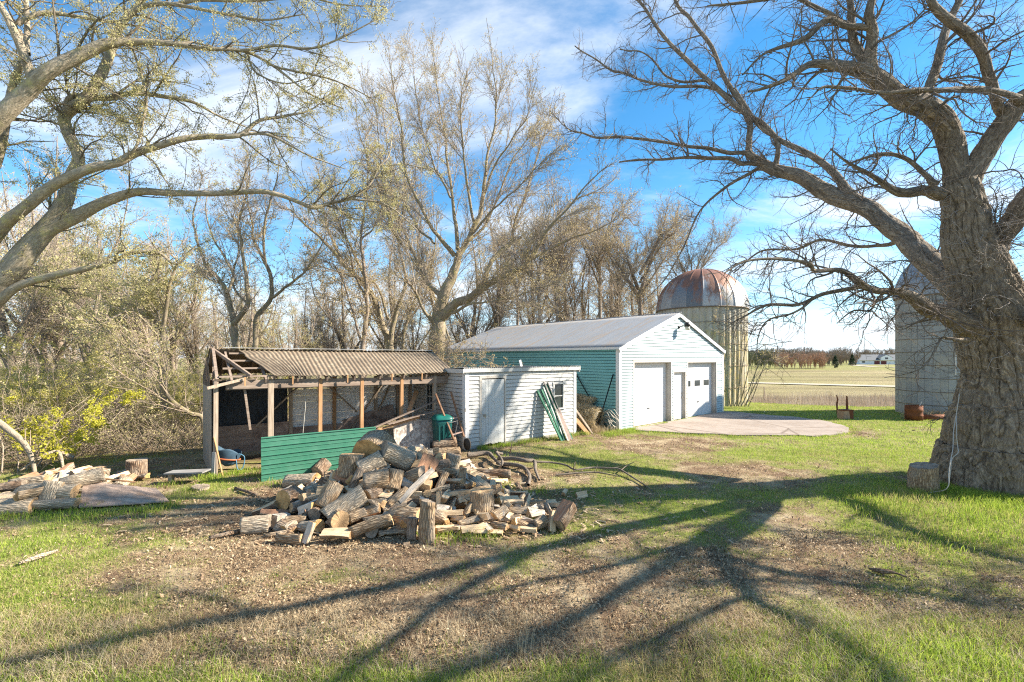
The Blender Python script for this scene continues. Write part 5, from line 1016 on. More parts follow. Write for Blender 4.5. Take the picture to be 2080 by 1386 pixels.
# -- trees above the garage roof
def simple_tree(px, Y, top, base_py, seed, label, forks=3, spread=60, r=7, leafy=5000, leafmat=None, lean=0, name='bare_tree', group=None, bark=None):
    rg = np.random.RandomState(seed); sp_ = []; h = base_py - top
    zb = EYE + F * 0; yb = HY + F * (EYE - float(T((px - CX) / F * Y, Y))) / Y
    fk = base_py - h * rg.uniform(.08, .3)
    sp_.append([(px - lean * .2, yb, Y, r * 1.25), (px, base_py, Y, r), (px + rg.uniform(-4, 4), fk, Y, r * .85), (px + lean * .4 + rg.uniform(-8, 8), base_py - h * .45, Y, r * .55), (px + lean * .7 + rg.uniform(-12, 12), base_py - h * .7, Y, r * .33), (px + lean, top, Y, r * .1)])
    for i in range(forks):
        x1 = px + (spread if i % 2 else -spread) * rg.uniform(.4, 1.1); f0 = fk + rg.uniform(-h * .25, 3); t1 = top + h * rg.uniform(0, .3)
        sp_.append([(px, f0 + 3, Y, r * .6), (px + (x1 - px) * .25, f0 - h * .13, Y + rg.uniform(-.5, .5), r * .5), (px + (x1 - px) * .6, f0 - h * .33, Y + rg.uniform(-1, 1), r * .36), (px + (x1 - px) * .85, (f0 + t1) / 2 - h * .1, Y + rg.uniform(-2, 2), r * .22), (x1, t1, Y + rg.uniform(-2, 2), r * .08)])
    return make_tree(name, label, 'tree', limbs_px(sp_), LV_S, bark or BK_DK, TW_M, dict(n=leafy, size=.06, mat=leafmat or LF_O, per=2, spread=.06, dens=-.25) if leafy else None, seed, limb_sides=9, wob=.05, group=group)
simple_tree(1097, 30, 430, 660, 51, 'bare tree rising above the rear half of the grey garage roof', 6, 80, 6, 3500)
simple_tree(1132, 31, 400, 655, 52, 'slender forked tree above the middle of the grey garage roof', 6, 75, 6, 3500)
simple_tree(1218, 33, 385, 648, 53, 'budding tree with two straight stems above the garage roof, left of the gable peak', 7, 90, 6, 5000)
simple_tree(1300, 31, 400, 645, 54, 'V shaped tree with tan buds just left of the garage gable peak', 8, 110, 8, 9000, lean=60)
simple_tree(1165, 36, 470, 655, 55, 'thin distant tree low above the garage roof between two taller trees', 5, 50, 4, 2000)
simple_tree(1052, 34, 440, 662, 56, 'bare tree above the rear left corner of the grey garage roof', 6, 70, 5, 2500)
simple_tree(1258, 37, 430, 648, 57, 'thin bare tree above the garage roof, directly left of the V shaped tree', 6, 60, 4, 2500)
simple_tree(1405, 40, 430, 640, 58, 'low wide bare tree directly left of the dome of the ribbed silo', 7, 90, 5, 6000)
# -- mossy leaning trees in the thicket at left
Z6 = lambda x, y: (x / 3.3, 380 + y / 3.3)
def L6(pts, Y, dy=0.0): return [(*Z6(x, y), Y + dy * i / len(pts), r) for i, (x, y, r) in enumerate(pts)]
make_tree('mossy_tree', 'mossy leaning tree with arching limbs behind the thicket at left', 'tree', limbs_px([
 L6([(1100, 1500, 12), (1095, 1150, 11), (1090, 960, 10), (1020, 880, 8), (940, 840, 7), (840, 770, 6), (760, 690, 4.6), (690, 580, 3), (640, 500, 1.6)], 15, 1),
 L6([(1090, 950, 8), (1110, 820, 7.5), (1130, 700, 6.5), (1170, 560, 5), (1190, 500, 4), (1130, 440, 3.4), (1060, 430, 3), (960, 300, 1.6)], 15, -1),
 L6([(1000, 1150, 6), (900, 1110, 5), (820, 1110, 4.4), (740, 1150, 3)], 14.5, 0),
 L6([(1060, 1000, 4), (930, 860, 4), (850, 840, 3.4), (740, 890, 2.6), (620, 980, 1.6)], 14.5, -1),
 L6([(1180, 1000, 4.5), (1180, 900, 4), (1140, 800, 3.4), (1150, 690, 2.4)], 15.5, 1)]), LV_S, BK_MID, TW_M, dict(n=14000, size=.06, mat=LF_Y, per=2, spread=.05, dens=-.1), 61, limb_sides=12, wob=.05)
make_tree('mossy_tree', 'fallen arching trunk bending to the ground left of the woodshed', 'tree', limbs_px([
 [(415, 900, 14, 8), (410, 850, 14, 8), (385, 840, 13.8, 8), (350, 815, 13.6, 7.5), (328, 780, 13.5, 7), (322, 745, 13.5, 5), (300, 720, 13.6, 3), (270, 700, 13.7, 1.6)],
 [(345, 812, 13.6, 5), (290, 795, 13.4, 4.4), (262, 810, 13.2, 4), (245, 835, 13.1, 3), (240, 890, 13, 2)]]), LV_S, BK_MID, TW_B, dict(n=1500, size=.06, mat=LF_Y, per=2, spread=.05), 62, limb_sides=12, wob=.04)
mb = MB()
make_tree('leaning_trunk', 'pale broken trunk leaning in from the left edge above the log heap', 'tree trunk', limbs_px([[(74, 985, 9.9, 7), (66, 935, 9.9, 8.5), (48, 900, 9.9, 10), (18, 874, 9.9, 10.5), (-20, 848, 9.9, 10.5), (-90, 815, 9.9, 10)]]), [dict(dens=2, len=(.2, .6), r=.012, ang=(40, 80), wig=.2, K=5, S=4, tip=.004)], m_bark('pale_dead_bark', (.20, .165, .12), (.50, .43, .33), .4), TW_B, None, 63, limb_sides=18)

# -- prototypes: shrubs and woodland trees, copied
def shrub(name, label, cat, group, seed, n, h, spread, levels, leaf, twig=TW_B, rad=.5, r0=.016, loc=(0, 0, 0)):
    rg = np.random.RandomState(seed); P = []
    for i in range(n):
        a = rg.uniform(0, 2 * pi); p = np.array([rad * rg.rand() * cos(a), rad * rg.rand() * sin(a), -.2]); d = np.array([cos(a) * spread, sin(a) * spread, 1.0]) + rg.randn(3) * .15; d /= np.linalg.norm(d); L_ = h * rg.uniform(.55, 1.15); pts = [p]
        for k in range(9): d = d + rg.randn(3) * .10 + np.array([cos(a) * .03, sin(a) * .03, -.03 * spread]); d /= np.linalg.norm(d); pts.append(pts[-1] + d * L_ / 9)
        P.append(pts)
    P = np.array(P); R = r0 * rg.uniform(.6, 1.4, n)[:, None] * np.linspace(1, .25, 10)[None]
    root = empty(name, loc, 0, label, cat, group); A = [tubes(P, R, 5)]; src = (P, R)
    for lv in levels:
        src = grow(*src, lv, rg); A.append(tubes(*src, lv.get('S', 3)))
    off = np.cumsum([0] + [len(a[0]) for a in A]); mesh_np('stems', np.concatenate([a[0] for a in A]), [np.concatenate([a[1] + o_ for a, o_ in zip(A, off)])], [twig], root, True, {'bk': np.concatenate([a[2] for a in A])})
    if leaf:
        idx = rg.randint(0, len(src[0]), leaf['n']); C, _, _ = interp_line(*src, idx, (.2 + .8 * rg.rand(leaf['n'])) * .99); C = C[C[:, 2] > leaf.get('zmin', 0)]
        v_, f_, r_ = leaf_mesh(C, leaf['size'], rg, leaf.get('per', 2), .04); mesh_np('leaves', v_, [f_], [leaf['mat']], root, False, {'rnd': r_})
    return root
LV_B = [dict(dens=3.0, s0=.15, len=(.5, 1.6), r=.009, ratio=.6, ang=(20, 65), wig=.15, trop=.0, K=6, S=3, tip=.004),
        dict(dens=4.2, s0=.1, len=(.2, .7), r=.005, ratio=.8, ang=(25, 70), wig=.18, trop=.0, K=4, S=3, tip=.0034)]
GB = 'bushes of the tangled thicket at left'
protoA = shrub('bush', 'bare grey brown brush in the thicket left of the woodshed', 'bush', GB, 71, 14, 3.2, .45, LV_B, dict(n=600, size=.05, mat=LF_Y))
protoB = shrub('bush', 'brush with small yellow green leaves in the thicket left of the woodshed', 'bush', 'yellow leaved bushes of the thicket', 72, 12, 3.6, .35, LV_B, dict(n=6500, size=.042, mat=LF_G, zmin=.7))
protoC = shrub('bush', 'low dense leafless bramble along the edge of the yard', 'bush', 'low brambles along the yard edge', 73, 22, 1.7, .9, LV_B, dict(n=500, size=.045, mat=LF_Y), r0=.010)
first = {id(protoA): True, id(protoB): True, id(protoC): True}
def place(proto, px, Y, sc, rz, dz=0.0):
    o = proto if first.pop(id(proto), None) else copy_tree(proto)
    x = (px - CX) / F * Y; o.location = (x, Y, float(T(x, Y)) + dz); o.rotation_euler = (0, 0, rz); o.scale = (sc, sc, sc); return o
rg = np.random.RandomState(90)
for px, Y, s in [(-60, 12.5, 1), (60, 13, 1.05), (150, 14, 1.0), (230, 15, .9), (300, 14.5, 1.0), (370, 15, .95), (110, 16, 1.2), (200, 18, 1.2), (330, 18, 1.15), (20, 17, 1.3), (410, 17.5, .9), (270, 21, 1.3), (140, 22, 1.4), (380, 22, 1.2), (-40, 20, 1.4), (470, 19, .8), (560, 20, .8), (640, 21, .75), (700, 22, .8), (60, 25, 1.5), (240, 26, 1.5), (-120, 15, 1.2)]:
    place(protoA, px + rg.uniform(-12, 12), Y, s * rg.uniform(.85, 1.1), rg.uniform(0, 6.28))
for px, Y, s in [(400, 16.5, .85), (440, 18, .9), (480, 17.5, .75), (345, 16, .8), (90, 14.5, .95), (160, 17, 1.0), (30, 14.5, .9), (250, 17, .95), (300, 20, 1.1), (-20, 17, 1.2), (120, 20, 1.2), (540, 19, .72), (600, 22, .8), (200, 23, 1.2), (400, 24, 1.1)]:
    place(protoB, px + rg.uniform(-10, 10), Y, s * rg.uniform(.9, 1.1), rg.uniform(0, 6.28))
for px, Y, s in [(-30, 11.5, 1.0), (70, 11.8, 1.0), (130, 12.2, 1.0), (190, 12.6, .9), (250, 13.0, .9), (300, 13.2, .9), (350, 13.4, .85), (395, 13.6, .8), (20, 13, 1.1), (210, 14.5, 1), (330, 15.5, 1), (110, 13.5, 1.1)]:
    place(protoC, px, Y, s, rg.uniform(0, 6.28))
vb = shrub('bush', 'bush with bright yellow new leaves at the left edge', 'bush', None, 75, 9, 2.5, .55, [dict(dens=5, s0=.2, len=(.4, 1.2), r=.007, ratio=.6, ang=(20, 65), wig=.15, K=6, tip=.003), dict(dens=5, s0=.1, len=(.1, .4), r=.004, ratio=.8, ang=(25, 70), wig=.18, K=4, tip=.0025)], dict(n=3600, size=.055, mat=LF_V, zmin=.4))
x, y = -11.3, 10.4; vb.location = (x, y, float(T(x, y)))
# woodland trees behind
def ptree(seed, h, leafy, label, group, bark=BK_DK, lm=LF_O):
    rg = np.random.RandomState(seed); l = [[(0, 0, -.6, .2), (.05, 0, h * .15, .17), (rg.uniform(-.3, .3), 0, h * .4, .12), (rg.uniform(-.6, .6), .2, h * .7, .07), (rg.uniform(-.6, .6), 0, h, .015)]]
    for i in range(6):
        a = rg.uniform(0, 6.28); s = h * rg.uniform(.15, .45); q = rg.uniform(.12, .25) * h; l.append([(0, 0, s, .10), (q * .3 * cos(a), q * .3 * sin(a), s + h * .12, .075), (q * .8 * cos(a), q * .8 * sin(a), s + h * .3, .045), (q * cos(a), q * sin(a), min(h * .98, s + h * .52), .012)])
    return make_tree('woodland_tree', label, 'tree', l, [dict(dens=2.2, s0=.12, len=(1.0, 3.2), r=.028, ratio=.6, ang=(20, 55), wig=.1, trop=.03, K=7, S=3, tip=.009, keep=True, up=.1), dict(dens=3.0, s0=.1, len=(.5, 1.8), r=.012, ratio=.6, ang=(22, 58), wig=.12, trop=.02, K=5, S=3, tip=.007, keep=True), dict(dens=3.2, s0=.1, len=(.3, .9), r=.008, ratio=.7, ang=(20, 60), wig=.14, K=3, S=3, tip=.006)],
                     bark, TW_M, dict(n=leafy, size=.08, mat=lm, per=2, spread=.07, dens=-.2) if leafy else None, seed, limb_sides=8, group=group, origin=(0, 0, 0), disp=0)
pt = [ptree(101, 11, 3500, 'bare tree with tan buds in the wood beyond the sheds', 'tan budded trees of the wood behind the sheds'), ptree(102, 13, 2500, 'tall thin bare tree in the wood beyond the sheds', 'tall thin trees of the wood behind the sheds'), ptree(103, 9, 7000, 'smaller tree with yellow green leaves in the wood at left', 'yellow green trees of the wood at left', lm=LF_Y)]
used = [False] * 3
def pplace(k, px, Y, s):
    o = copy_tree(pt[k]) if used[k] else pt[k]; used[k] = True
    x = (px - CX) / F * Y; o.location = (x, Y, float(T(x, Y))); o.rotation_euler = (0, 0, rg.uniform(0, 6.28)); o.scale = (s, s, s * rg.uniform(.9, 1.1))
for k, px, Y, s in [(0, 300, 28, .9), (2, 180, 24, 1.1), (0, 90, 27, 1.1), (2, 20, 22, 1.1), (0, -60, 24, 1.1), (2, 250, 30, 1.2), (1, 400, 34, .9), (0, 560, 34, .8), (1, 620, 38, .8), (0, 680, 36, .75), (1, 840, 36, .8), (0, 960, 40, .85), (1, 1010, 42, .8), (0, 1060, 44, .75),
                    (1, 1180, 48, .8), (0, 1250, 46, .7), (1, 1330, 50, .75), (0, 1380, 46, .65), (2, 350, 32, 1.2), (2, 120, 34, 1.4), (0, 440, 42, 1.0), (1, 520, 46, .95), (0, 740, 48, .9), (0, 880, 50, .9), (2, 590, 30, .8), (1, 60, 38, 1.2), (0, 200, 42, 1.2), (1, -40, 34, 1.3), (0, 300, 48, 1.1), (0, 1110, 55, .9), (1, 780, 60, 1.0), (1, 650, 62, 1.05), (0, 930, 60, .95), (2, 500, 27, .8), (1, 150, 55, 1.3), (0, 390, 58, 1.1), (0, 1290, 62, .75), (1, 1210, 66, .8), (2, 1000, 34, .55), (2, 1060, 36, .5), (0, 1010, 38, 1.35), (1, 1085, 40, 1.2), (0, 1150, 42, 1.4), (1, 1190, 40, 1.15), (0, 1240, 44, 1.45), (1, 1290, 42, 1.2), (0, 1340, 46, 1.4), (0, 1420, 48, 1.25), (1, 1450, 50, 1.05), (0, 700, 38, 1.2), (1, 800, 38, 1.25), (1, 120, 28, 1.2), (1, 960, 36, 1.15)]:
    pplace(k, px, Y, s)
# far low woodland edge seen between the left trees and along the right horizon
def far_wood(name, label, cat, xs, ys, hs, seed, mat, kind='stuff', tw=.03, nb=14):
    rg = np.random.RandomState(seed); A = []; off = 0; Vs = []; Fs = []; Bs = []
    for x, y, h in zip(xs, ys, hs):
        z = float(T(x, y)); n = nb; a = rg.uniform(0, 6.28, n); P0 = np.zeros((n, 5, 3)); st = np.repeat(np.array([[x, y, z]]), n, 0) + np.stack([0 * a, 0 * a, h * rg.uniform(.0, .35, n)], 1)
        sp = h * rg.uniform(.1, .42, n)
        for k in range(5): f = k / 4; P0[:, k] = st + np.stack([np.cos(a) * sp * f ** 1.2, np.sin(a) * sp * f ** 1.2, (z + h * rg.uniform(.75, 1.0) - st[:, 2]) * f], 1)
        P0[0, :, :2] = [x, y]; P0[0, 0, 2] = z - .5
        R0 = np.repeat(np.linspace(h * .009, tw * .7, 5)[None], n, 0); c, r = grow(P0, R0, dict(dens=10 / h, s0=.2, len=(h * .12, h * .3), r=tw * 1.2, ratio=.9, ang=(20, 60), wig=.2, K=4, tip=tw * .8, up=.1), rg)
        for q in (tubes(P0, R0, 3), tubes(c, r, 3)): Vs.append(q[0]); Fs.append(q[1] + off); Bs.append(q[2]); off += len(q[0])
    o = mesh_np(name, np.concatenate(Vs), [np.concatenate(Fs)], [mat], None, False, {'bk': np.concatenate(Bs)}); return tag(o, label, cat, kind=kind)
rg = np.random.RandomState(5)
n = 230; ys = rg.uniform(345, 400, n); xs = rg.uniform(.45, 1.2, n) * ys; far_wood('woodland', 'grey leafless treeline along the horizon behind the farmhouse', 'woodland', xs, ys, rg.uniform(8, 14, n), 1, BK_DK, tw=.10)
n = 24; ys = rg.uniform(238, 255, n); xs = (rg.uniform(1650, 1745, n) - CX) / F * ys; far_wood('grove', 'darker grove of bare oaks left of the farmhouse', 'grove', xs, ys, rg.uniform(6, 8.8, n), 2, BK_DK, tw=.07)
RB = m_bark('red_brown_twig', (.34, .20, .13), (.58, .40, .28), .2)
n = 40; ys = rg.uniform(146, 165, n); xs = (rg.uniform(1570, 1678, n) - CX) / F * ys; far_wood('thicket', 'reddish brown thicket on the rise beyond the road', 'thicket', xs, ys, rg.uniform(3.5, 6.8, n), 3, RB, tw=.03, nb=14)
n = 60; ys = rg.uniform(150, 240, n); xs = (rg.uniform(1490, 1580, n) - CX) / F * ys; far_wood('woodland', 'greenish low trees on the hill just right of the ribbed silo', 'woodland', xs, ys, rg.uniform(4, 8, n), 4, m_bark('greenish_far_twig', (.11, .12, .06), (.27, .27, .15), .2), tw=.07)
n = 190; ys = rg.uniform(66, 110, n); xs = (rg.uniform(-200, 1480, n) - CX) / F * ys; far_wood('woodland', 'distant grey woodland closing the view behind all the sheds', 'woodland', xs, ys, rg.uniform(6, 10, n), 6, TW_M, tw=.03, nb=10)
# small conifers on the hillside
GC = m_leaf('conifer_needle', [(0, (.02, .035, .02)), (1, (.06, .09, .04))], .2)
for px, Y, h, lb in [(1700, 170, 1.6, 'small dark conifer low on the slope left of the driveway'), (1731, 235, 5.6, 'taller dark conifer left of the farmhouse'), (1697, 210, 5.0, 'slim dark conifer between the red thicket and the driveway'), (1696, 160, 1.2, 'tiny round evergreen nearest the road on the slope')]:
    x = (px - CX) / F * Y; z = float(T(x, Y)); o = empty('conifer_tree', (x, Y, z), 0, lb, 'tree'); b = MB(); b.tube([(0, 0, -.3), (0, 0, h * .9)], [h * .03, h * .008], 6); b.build('trunk', BK_DK, o)
    k = 700; t = rg.rand(k) ** .7; a = rg.rand(k) * 6.28; rr_ = h * .32 * (1 - t * .9) * rg.rand(k) ** .4; C = np.stack([rr_ * np.cos(a), rr_ * np.sin(a), h * (.06 + .94 * t)], 1); v_, f_, r_ = leaf_mesh(C, h * .09, rg, 2, h * .02); mesh_np('crown', v_, [f_], [GC], o, False, {'rnd': r_})
# sapling clump in front of the ribbed silo
sp_ = []
for i, (bx, tx, ty, r) in enumerate([(1478, 1476, 560, 3.6), (1486, 1500, 640, 3), (1492, 1540, 650, 2.6), (1500, 1560, 700, 2.6), (1505, 1590, 740, 2.2), (1512, 1600, 780, 2), (1484, 1450, 640, 2.4), (1496, 1520, 600, 2.6), (1515, 1575, 720, 2), (1520, 1600, 730, 2)]):
    Y = 23.6 + .15 * (i % 4); sp_.append([(bx, 826, Y, r), (bx + (tx - bx) * .15, 800, Y, r * .9), (bx + (tx - bx) * .45, 740 + (ty - 740) * .3, Y, r * .7), (bx + (tx - bx) * .75, 720 + (ty - 720) * .7, Y, r * .5), (tx, ty, Y, r * .2)])
make_tree('sapling_clump', 'clump of thin bare saplings in front of the ribbed silo', 'tree', limbs_px(sp_), [dict(dens=2.2, s0=.15, len=(.5, 1.7), r=.016, ratio=.6, ang=(18, 50), wig=.1, trop=.02, K=6, S=3, tip=.006, keep=True, up=.1), dict(dens=2.6, s0=.1, len=(.3, .9), r=.008, ratio=.7, ang=(20, 55), wig=.14, K=4, S=3, tip=.005)], BK_MID, TW_M, dict(n=500, size=.06, mat=LF_O, per=2, spread=.05), 66, limb_sides=8)
# ---------------------------------------------------------------- firewood
def m_logbark(name, dark, light):
    m = NT(name, .93, .12); v = m.shift(m.obj(), m.rnd()); n1 = m.noise(m.map(v, (3, 22, 22)), 1.6, 6, .7, .5); vo = m.vor(m.map(v, (5, 26, 26)), 1.3, 'DISTANCE_TO_EDGE')
    h = m.math('ADD', m.math('MULTIPLY', m.ramp(vo, [(0, 0.), (.3, 1.)]), .6), m.math('MULTIPLY', n1, .7)); c = m.mix(m.ramp(h, [(.3, 0.), (1., 1.)]), dark, light)
    c = m.mix(m.ramp(m.noise(v, 4, 4), [(.45, 0.), (.65, .6)]), c, (.34, .30, .24)); m.col(c); m.bump(h, .8, .03); return m.mat
def m_end(name, a, b_, crack=.5):
    m = NT(name, .85, .2); v0 = m.obj(); v = m.shift(v0, m.rnd()); sp = m.n.new('ShaderNodeSeparateXYZ'); m.l.new(v0, sp.inputs[0])
    r = m.math('SQRT', m.math('ADD', m.math('POWER', sp.outputs[1], 2.0), m.math('POWER', sp.outputs[2], 2.0)))
    r = m.math('ADD', r, m.math('MULTIPLY', m.noise(v, 7, 3), .03)); ring = m.math('SINE', m.math('MULTIPLY', r, 420.0)); ring = m.math('MULTIPLY', m.math('ADD', ring, 1.0), .5)
    c = m.mix(ring, a, b_); c = m.mix(m.ramp(m.noise(v, 6, 5, .7), [(.40, .75), (.6, 0.)]), c, tuple(x * .45 for x in a)); c = m.mix(m.ramp(m.math('ABSOLUTE', r), [(.02, .5), (.08, 0.)]), c, tuple(x * .5 for x in a))
    c = m.mix(m.ramp(m.noise(m.map(v, (1, 60, 60)), 1.2, 3), [(.57, 0.), (.66, crack)]), c, (.08, .05, .03)); m.col(c); m.bump(m.noise(v, 60, 4), .3, .005); return m.mat
def m_split(name, a, b_):
    m = NT(name, .85, .2); v = m.shift(m.obj(), m.rnd()); g_ = m.noise(m.map(v, (2.2, 30, 30)), 1.4, 6, .7, .6); c = m.mix(m.ramp(g_, [(.3, 0.), (.7, 1.)]), a, b_)
    c = m.mix(m.ramp(m.noise(v, 5, 4), [(.5, 0.), (.7, .55)]), c, tuple(x * .45 for x in a)); m.col(c); m.bump(g_, .6, .015); return m.mat
LB = [m_logbark('furrowed_log_bark', (.17, .11, .065), (.52, .38, .235)), m_logbark('dark_log_bark', (.10, .062, .04), (.36, .25, .165)), m_logbark('grey_log_bark', (.28, .215, .145), (.62, .51, .37))]
LE = [m_end('tan_cut_end', (.48, .30, .15), (.68, .47, .26)), m_end('orange_cut_end', (.52, .30, .12), (.70, .46, .20)), m_end('grey_cut_end', (.28, .22, .16), (.46, .38, .29))]
LS = [m_split('pale_split_wood', (.50, .35, .20), (.74, .57, .37)), m_split('grey_split_wood', (.40, .33, .25), (.66, .58, .48)), m_split('red_brown_split_wood', (.24, .12, .07), (.48, .28, .17))]
def log_mesh(kind, L_, D_, seed, mats, name):
    """axis along local x; kind: round / half / quarter / beam / slab"""
    rg = np.random.RandomState(seed); R = D_ / 2
    if kind == 'round': n = 36; th = np.linspace(0, 2 * pi, n, endpoint=False); y = np.cos(th); z = np.sin(th); y, z = y * (1 + .06 * np.cos(2 * th + rg.rand() * 6) + .035 * np.cos(3 * th + rg.rand() * 6)), z * (1 + .05 * np.cos(2 * th + rg.rand() * 6)); barkm = np.ones(n, bool)
    elif kind in ('half', 'quarter', 'slab'):
        a = {'half': pi * .98, 'quarter': pi * .5, 'slab': pi * .7}[kind]; k = 14; th = np.linspace(-a / 2, a / 2, k) + pi / 2; y = np.cos(th); z = np.sin(th)
        if kind == 'slab': z = z - .45; k2 = 8; yy = np.linspace(y[-1], y[0], k2 + 2)[1:-1]; zz_ = np.linspace(z[-1], z[0], k2 + 2)[1:-1]
        elif kind == 'half': k2 = 10; yy = np.linspace(y[-1], y[0], k2 + 2)[1:-1]; zz_ = np.linspace(z[-1], z[0], k2 + 2)[1:-1]
        else: k2 = 11; yy = np.concatenate([np.linspace(y[-1], 0, 6)[1:], np.linspace(0, y[0], 7)[1:-1]]); zz_ = np.concatenate([np.linspace(z[-1], 0, 6)[1:], np.linspace(0, z[0], 7)[1:-1]]); 
        k2 = len(yy); y = np.concatenate([y, yy + .03 * rg.randn(k2)]); z = np.concatenate([z, zz_ + .03 * rg.randn(k2)]); barkm = np.arange(len(y)) < k - 1; n = len(y)
        z = z - z.mean(); sc_ = {'half': 1.15, 'quarter': 1.55, 'slab': 1.2}[kind]; y = y * sc_; z = z * sc_
    else:  # beam: rough four sided stick
        w = rg.uniform(.7, .95); t_ = rg.uniform(.45, .8); pts = []
        cs = [(-w, -t_), (w, -t_ * rg.uniform(.6, 1)), (w * rg.uniform(.6, 1), t_), (-w * rg.uniform(.8, 1), t_ * rg.uniform(.7, 1))]
        for i in range(4):
            for f in np.linspace(0, 1, 5)[:-1]: p, q = cs[i], cs[(i + 1) % 4]; pts.append((p[0] + (q[0] - p[0]) * f, p[1] + (q[1] - p[1]) * f))
        y, z = np.array(pts).T; n = len(y); barkm = np.zeros(n, bool); barkm[:4] = rg.rand() < .4
    K = 13; xs = np.linspace(-L_ / 2, L_ / 2, K); V = np.zeros((K, n, 3)); tw = rg.uniform(-.25, .25) * (kind != 'round'); tp = rg.uniform(-.08, .08); bow = rg.uniform(-.04, .04) * L_
    ang = np.arctan2(z, y)
    for i, x in enumerate(xs):
        f = x / L_; a = tw * f; s = R * (1 + tp * f * 2); c_, s_ = cos(a), sin(a)
        rough = 1 + np.where(barkm, .045, .05) * vnoise(x * np.where(barkm, 9, 3) + seed, y * 5 + 3, z * 5) + np.where(barkm, .035, .02) * vnoise(x * 20 + seed, ang * 7, z * 0)
        yy = y * s * rough; zz2 = z * s * rough; V[i, :, 0] = x; V[i, :, 1] = yy * c_ - zz2 * s_; V[i, :, 2] = yy * s_ + zz2 * c_ + bow * (1 - 4 * f * f)
    sl1, sl2 = rg.uniform(-.18, .18, 2); V[0, :, 0] += sl1 * V[0, :, 1] + .004 * rg.randn(n); V[-1, :, 0] += sl2 * V[-1, :, 2] + .004 * rg.randn(n)
    me = MB(); vs = V.reshape(-1, 3)
    fs = [((i) * n + j, (i) * n + (j + 1) % n, (i + 1) * n + (j + 1) % n, (i + 1) * n + j) for i in range(K - 1) for j in range(n)]; ms = [0 if barkm[j] else 1 for i in range(K - 1) for j in range(n)]
    c0 = len(vs); vs = np.vstack([vs, V[0].mean(0) - [.002, 0, 0], V[-1].mean(0) + [.002, 0, 0]])
    fs += [(c0, (j + 1) % n, j) for j in range(n)] + [(c0 + 1, (K - 1) * n + j, (K - 1) * n + (j + 1) % n) for j in range(n)]; ms += [2] * (2 * n)
    m_ = bpy.data.meshes.new(name); m_.from_pydata([tuple(v) for v in vs], [], fs)
    for q in mats: m_.materials.append(q)
    m_.polygons.foreach_set('material_index', ms); m_.polygons.foreach_set('use_smooth', [m == 0 for m in ms]); m_.update()
    o = bpy.data.objects.new(name, m_); COL.objects.link(o); return o
def H(X, Y):
    a = .74 * math.exp(-((X + 2.15) / 1.15) ** 2 - ((Y - 9.15) / 1.25) ** 2) + .36 * math.exp(-((X + 2.6) / 1.0) ** 2 - ((Y - 7.9) / .9) ** 2) + .30 * math.exp(-((X + .95) / 1.0) ** 2 - ((Y - 8.1) / .8) ** 2) + .10 * math.exp(-((X - .1) / .7) ** 2 - ((Y - 7.5) / .5) ** 2)
    return a if a > .03 else 0.0
def hit(px, py, r):
    prev = None
    for Y in np.arange(5.8, 14, .02):
        p = at(px, py, Y); s = p[2] - (H(p[0], Y) + r)
        if s <= 0: return p, Y
    return at(px, py, 10), 10
def put(kind, px, py, Lpx, Dpx, yaw, pitch=0, roll=None, bark=0, end=0, split=0, label=None, group=None, name=None, seed=[100]):
    seed[0] += 1; rg = np.random.RandomState(seed[0]); yr, pr = radians(yaw), radians(pitch)
    _, Y = hit(px, py, .1); D_ = Dpx * Y / F * (.88 if kind == 'round' and Dpx < 49 else 1); L_ = Lpx * Y / F
    sc_ = abs(cos(yr)) * cos(pr) + abs(sin(pr)); 
    L_ = L_ if abs(sin(yr) * cos(pr)) < .75 else max(L_, D_ * .8)
    lift = D_ / 2 * abs(cos(pr)) * .85 + L_ / 2 * abs(sin(pr)) * .9
    p, Y = hit(px, py, lift * (.62 if H(*hit(px, py, .1)[0][:2]) > .12 else .92)); 
    nm = name or {'round': 'log', 'half': 'split_log', 'quarter': 'split_log', 'slab': 'split_log', 'beam': 'firewood_stick'}[kind]
    o = log_mesh(kind, L_, D_, seed[0], (LB[bark], LS[split], LE[end]), nm)
    o.rotation_mode = 'XYZ'; rl = rg.uniform(0, 2 * pi) if roll is None else radians(roll)
    o.rotation_euler = (Matrix.Rotation(yr, 3, 'Z') @ Matrix.Rotation(-pr, 3, 'Y') @ Matrix.Rotation(rl, 3, 'X')).to_euler(); o.location = p
    tag(o, label, 'log' if kind == 'round' else 'firewood', group); return o
GP_ = 'firewood of the big woodpile'
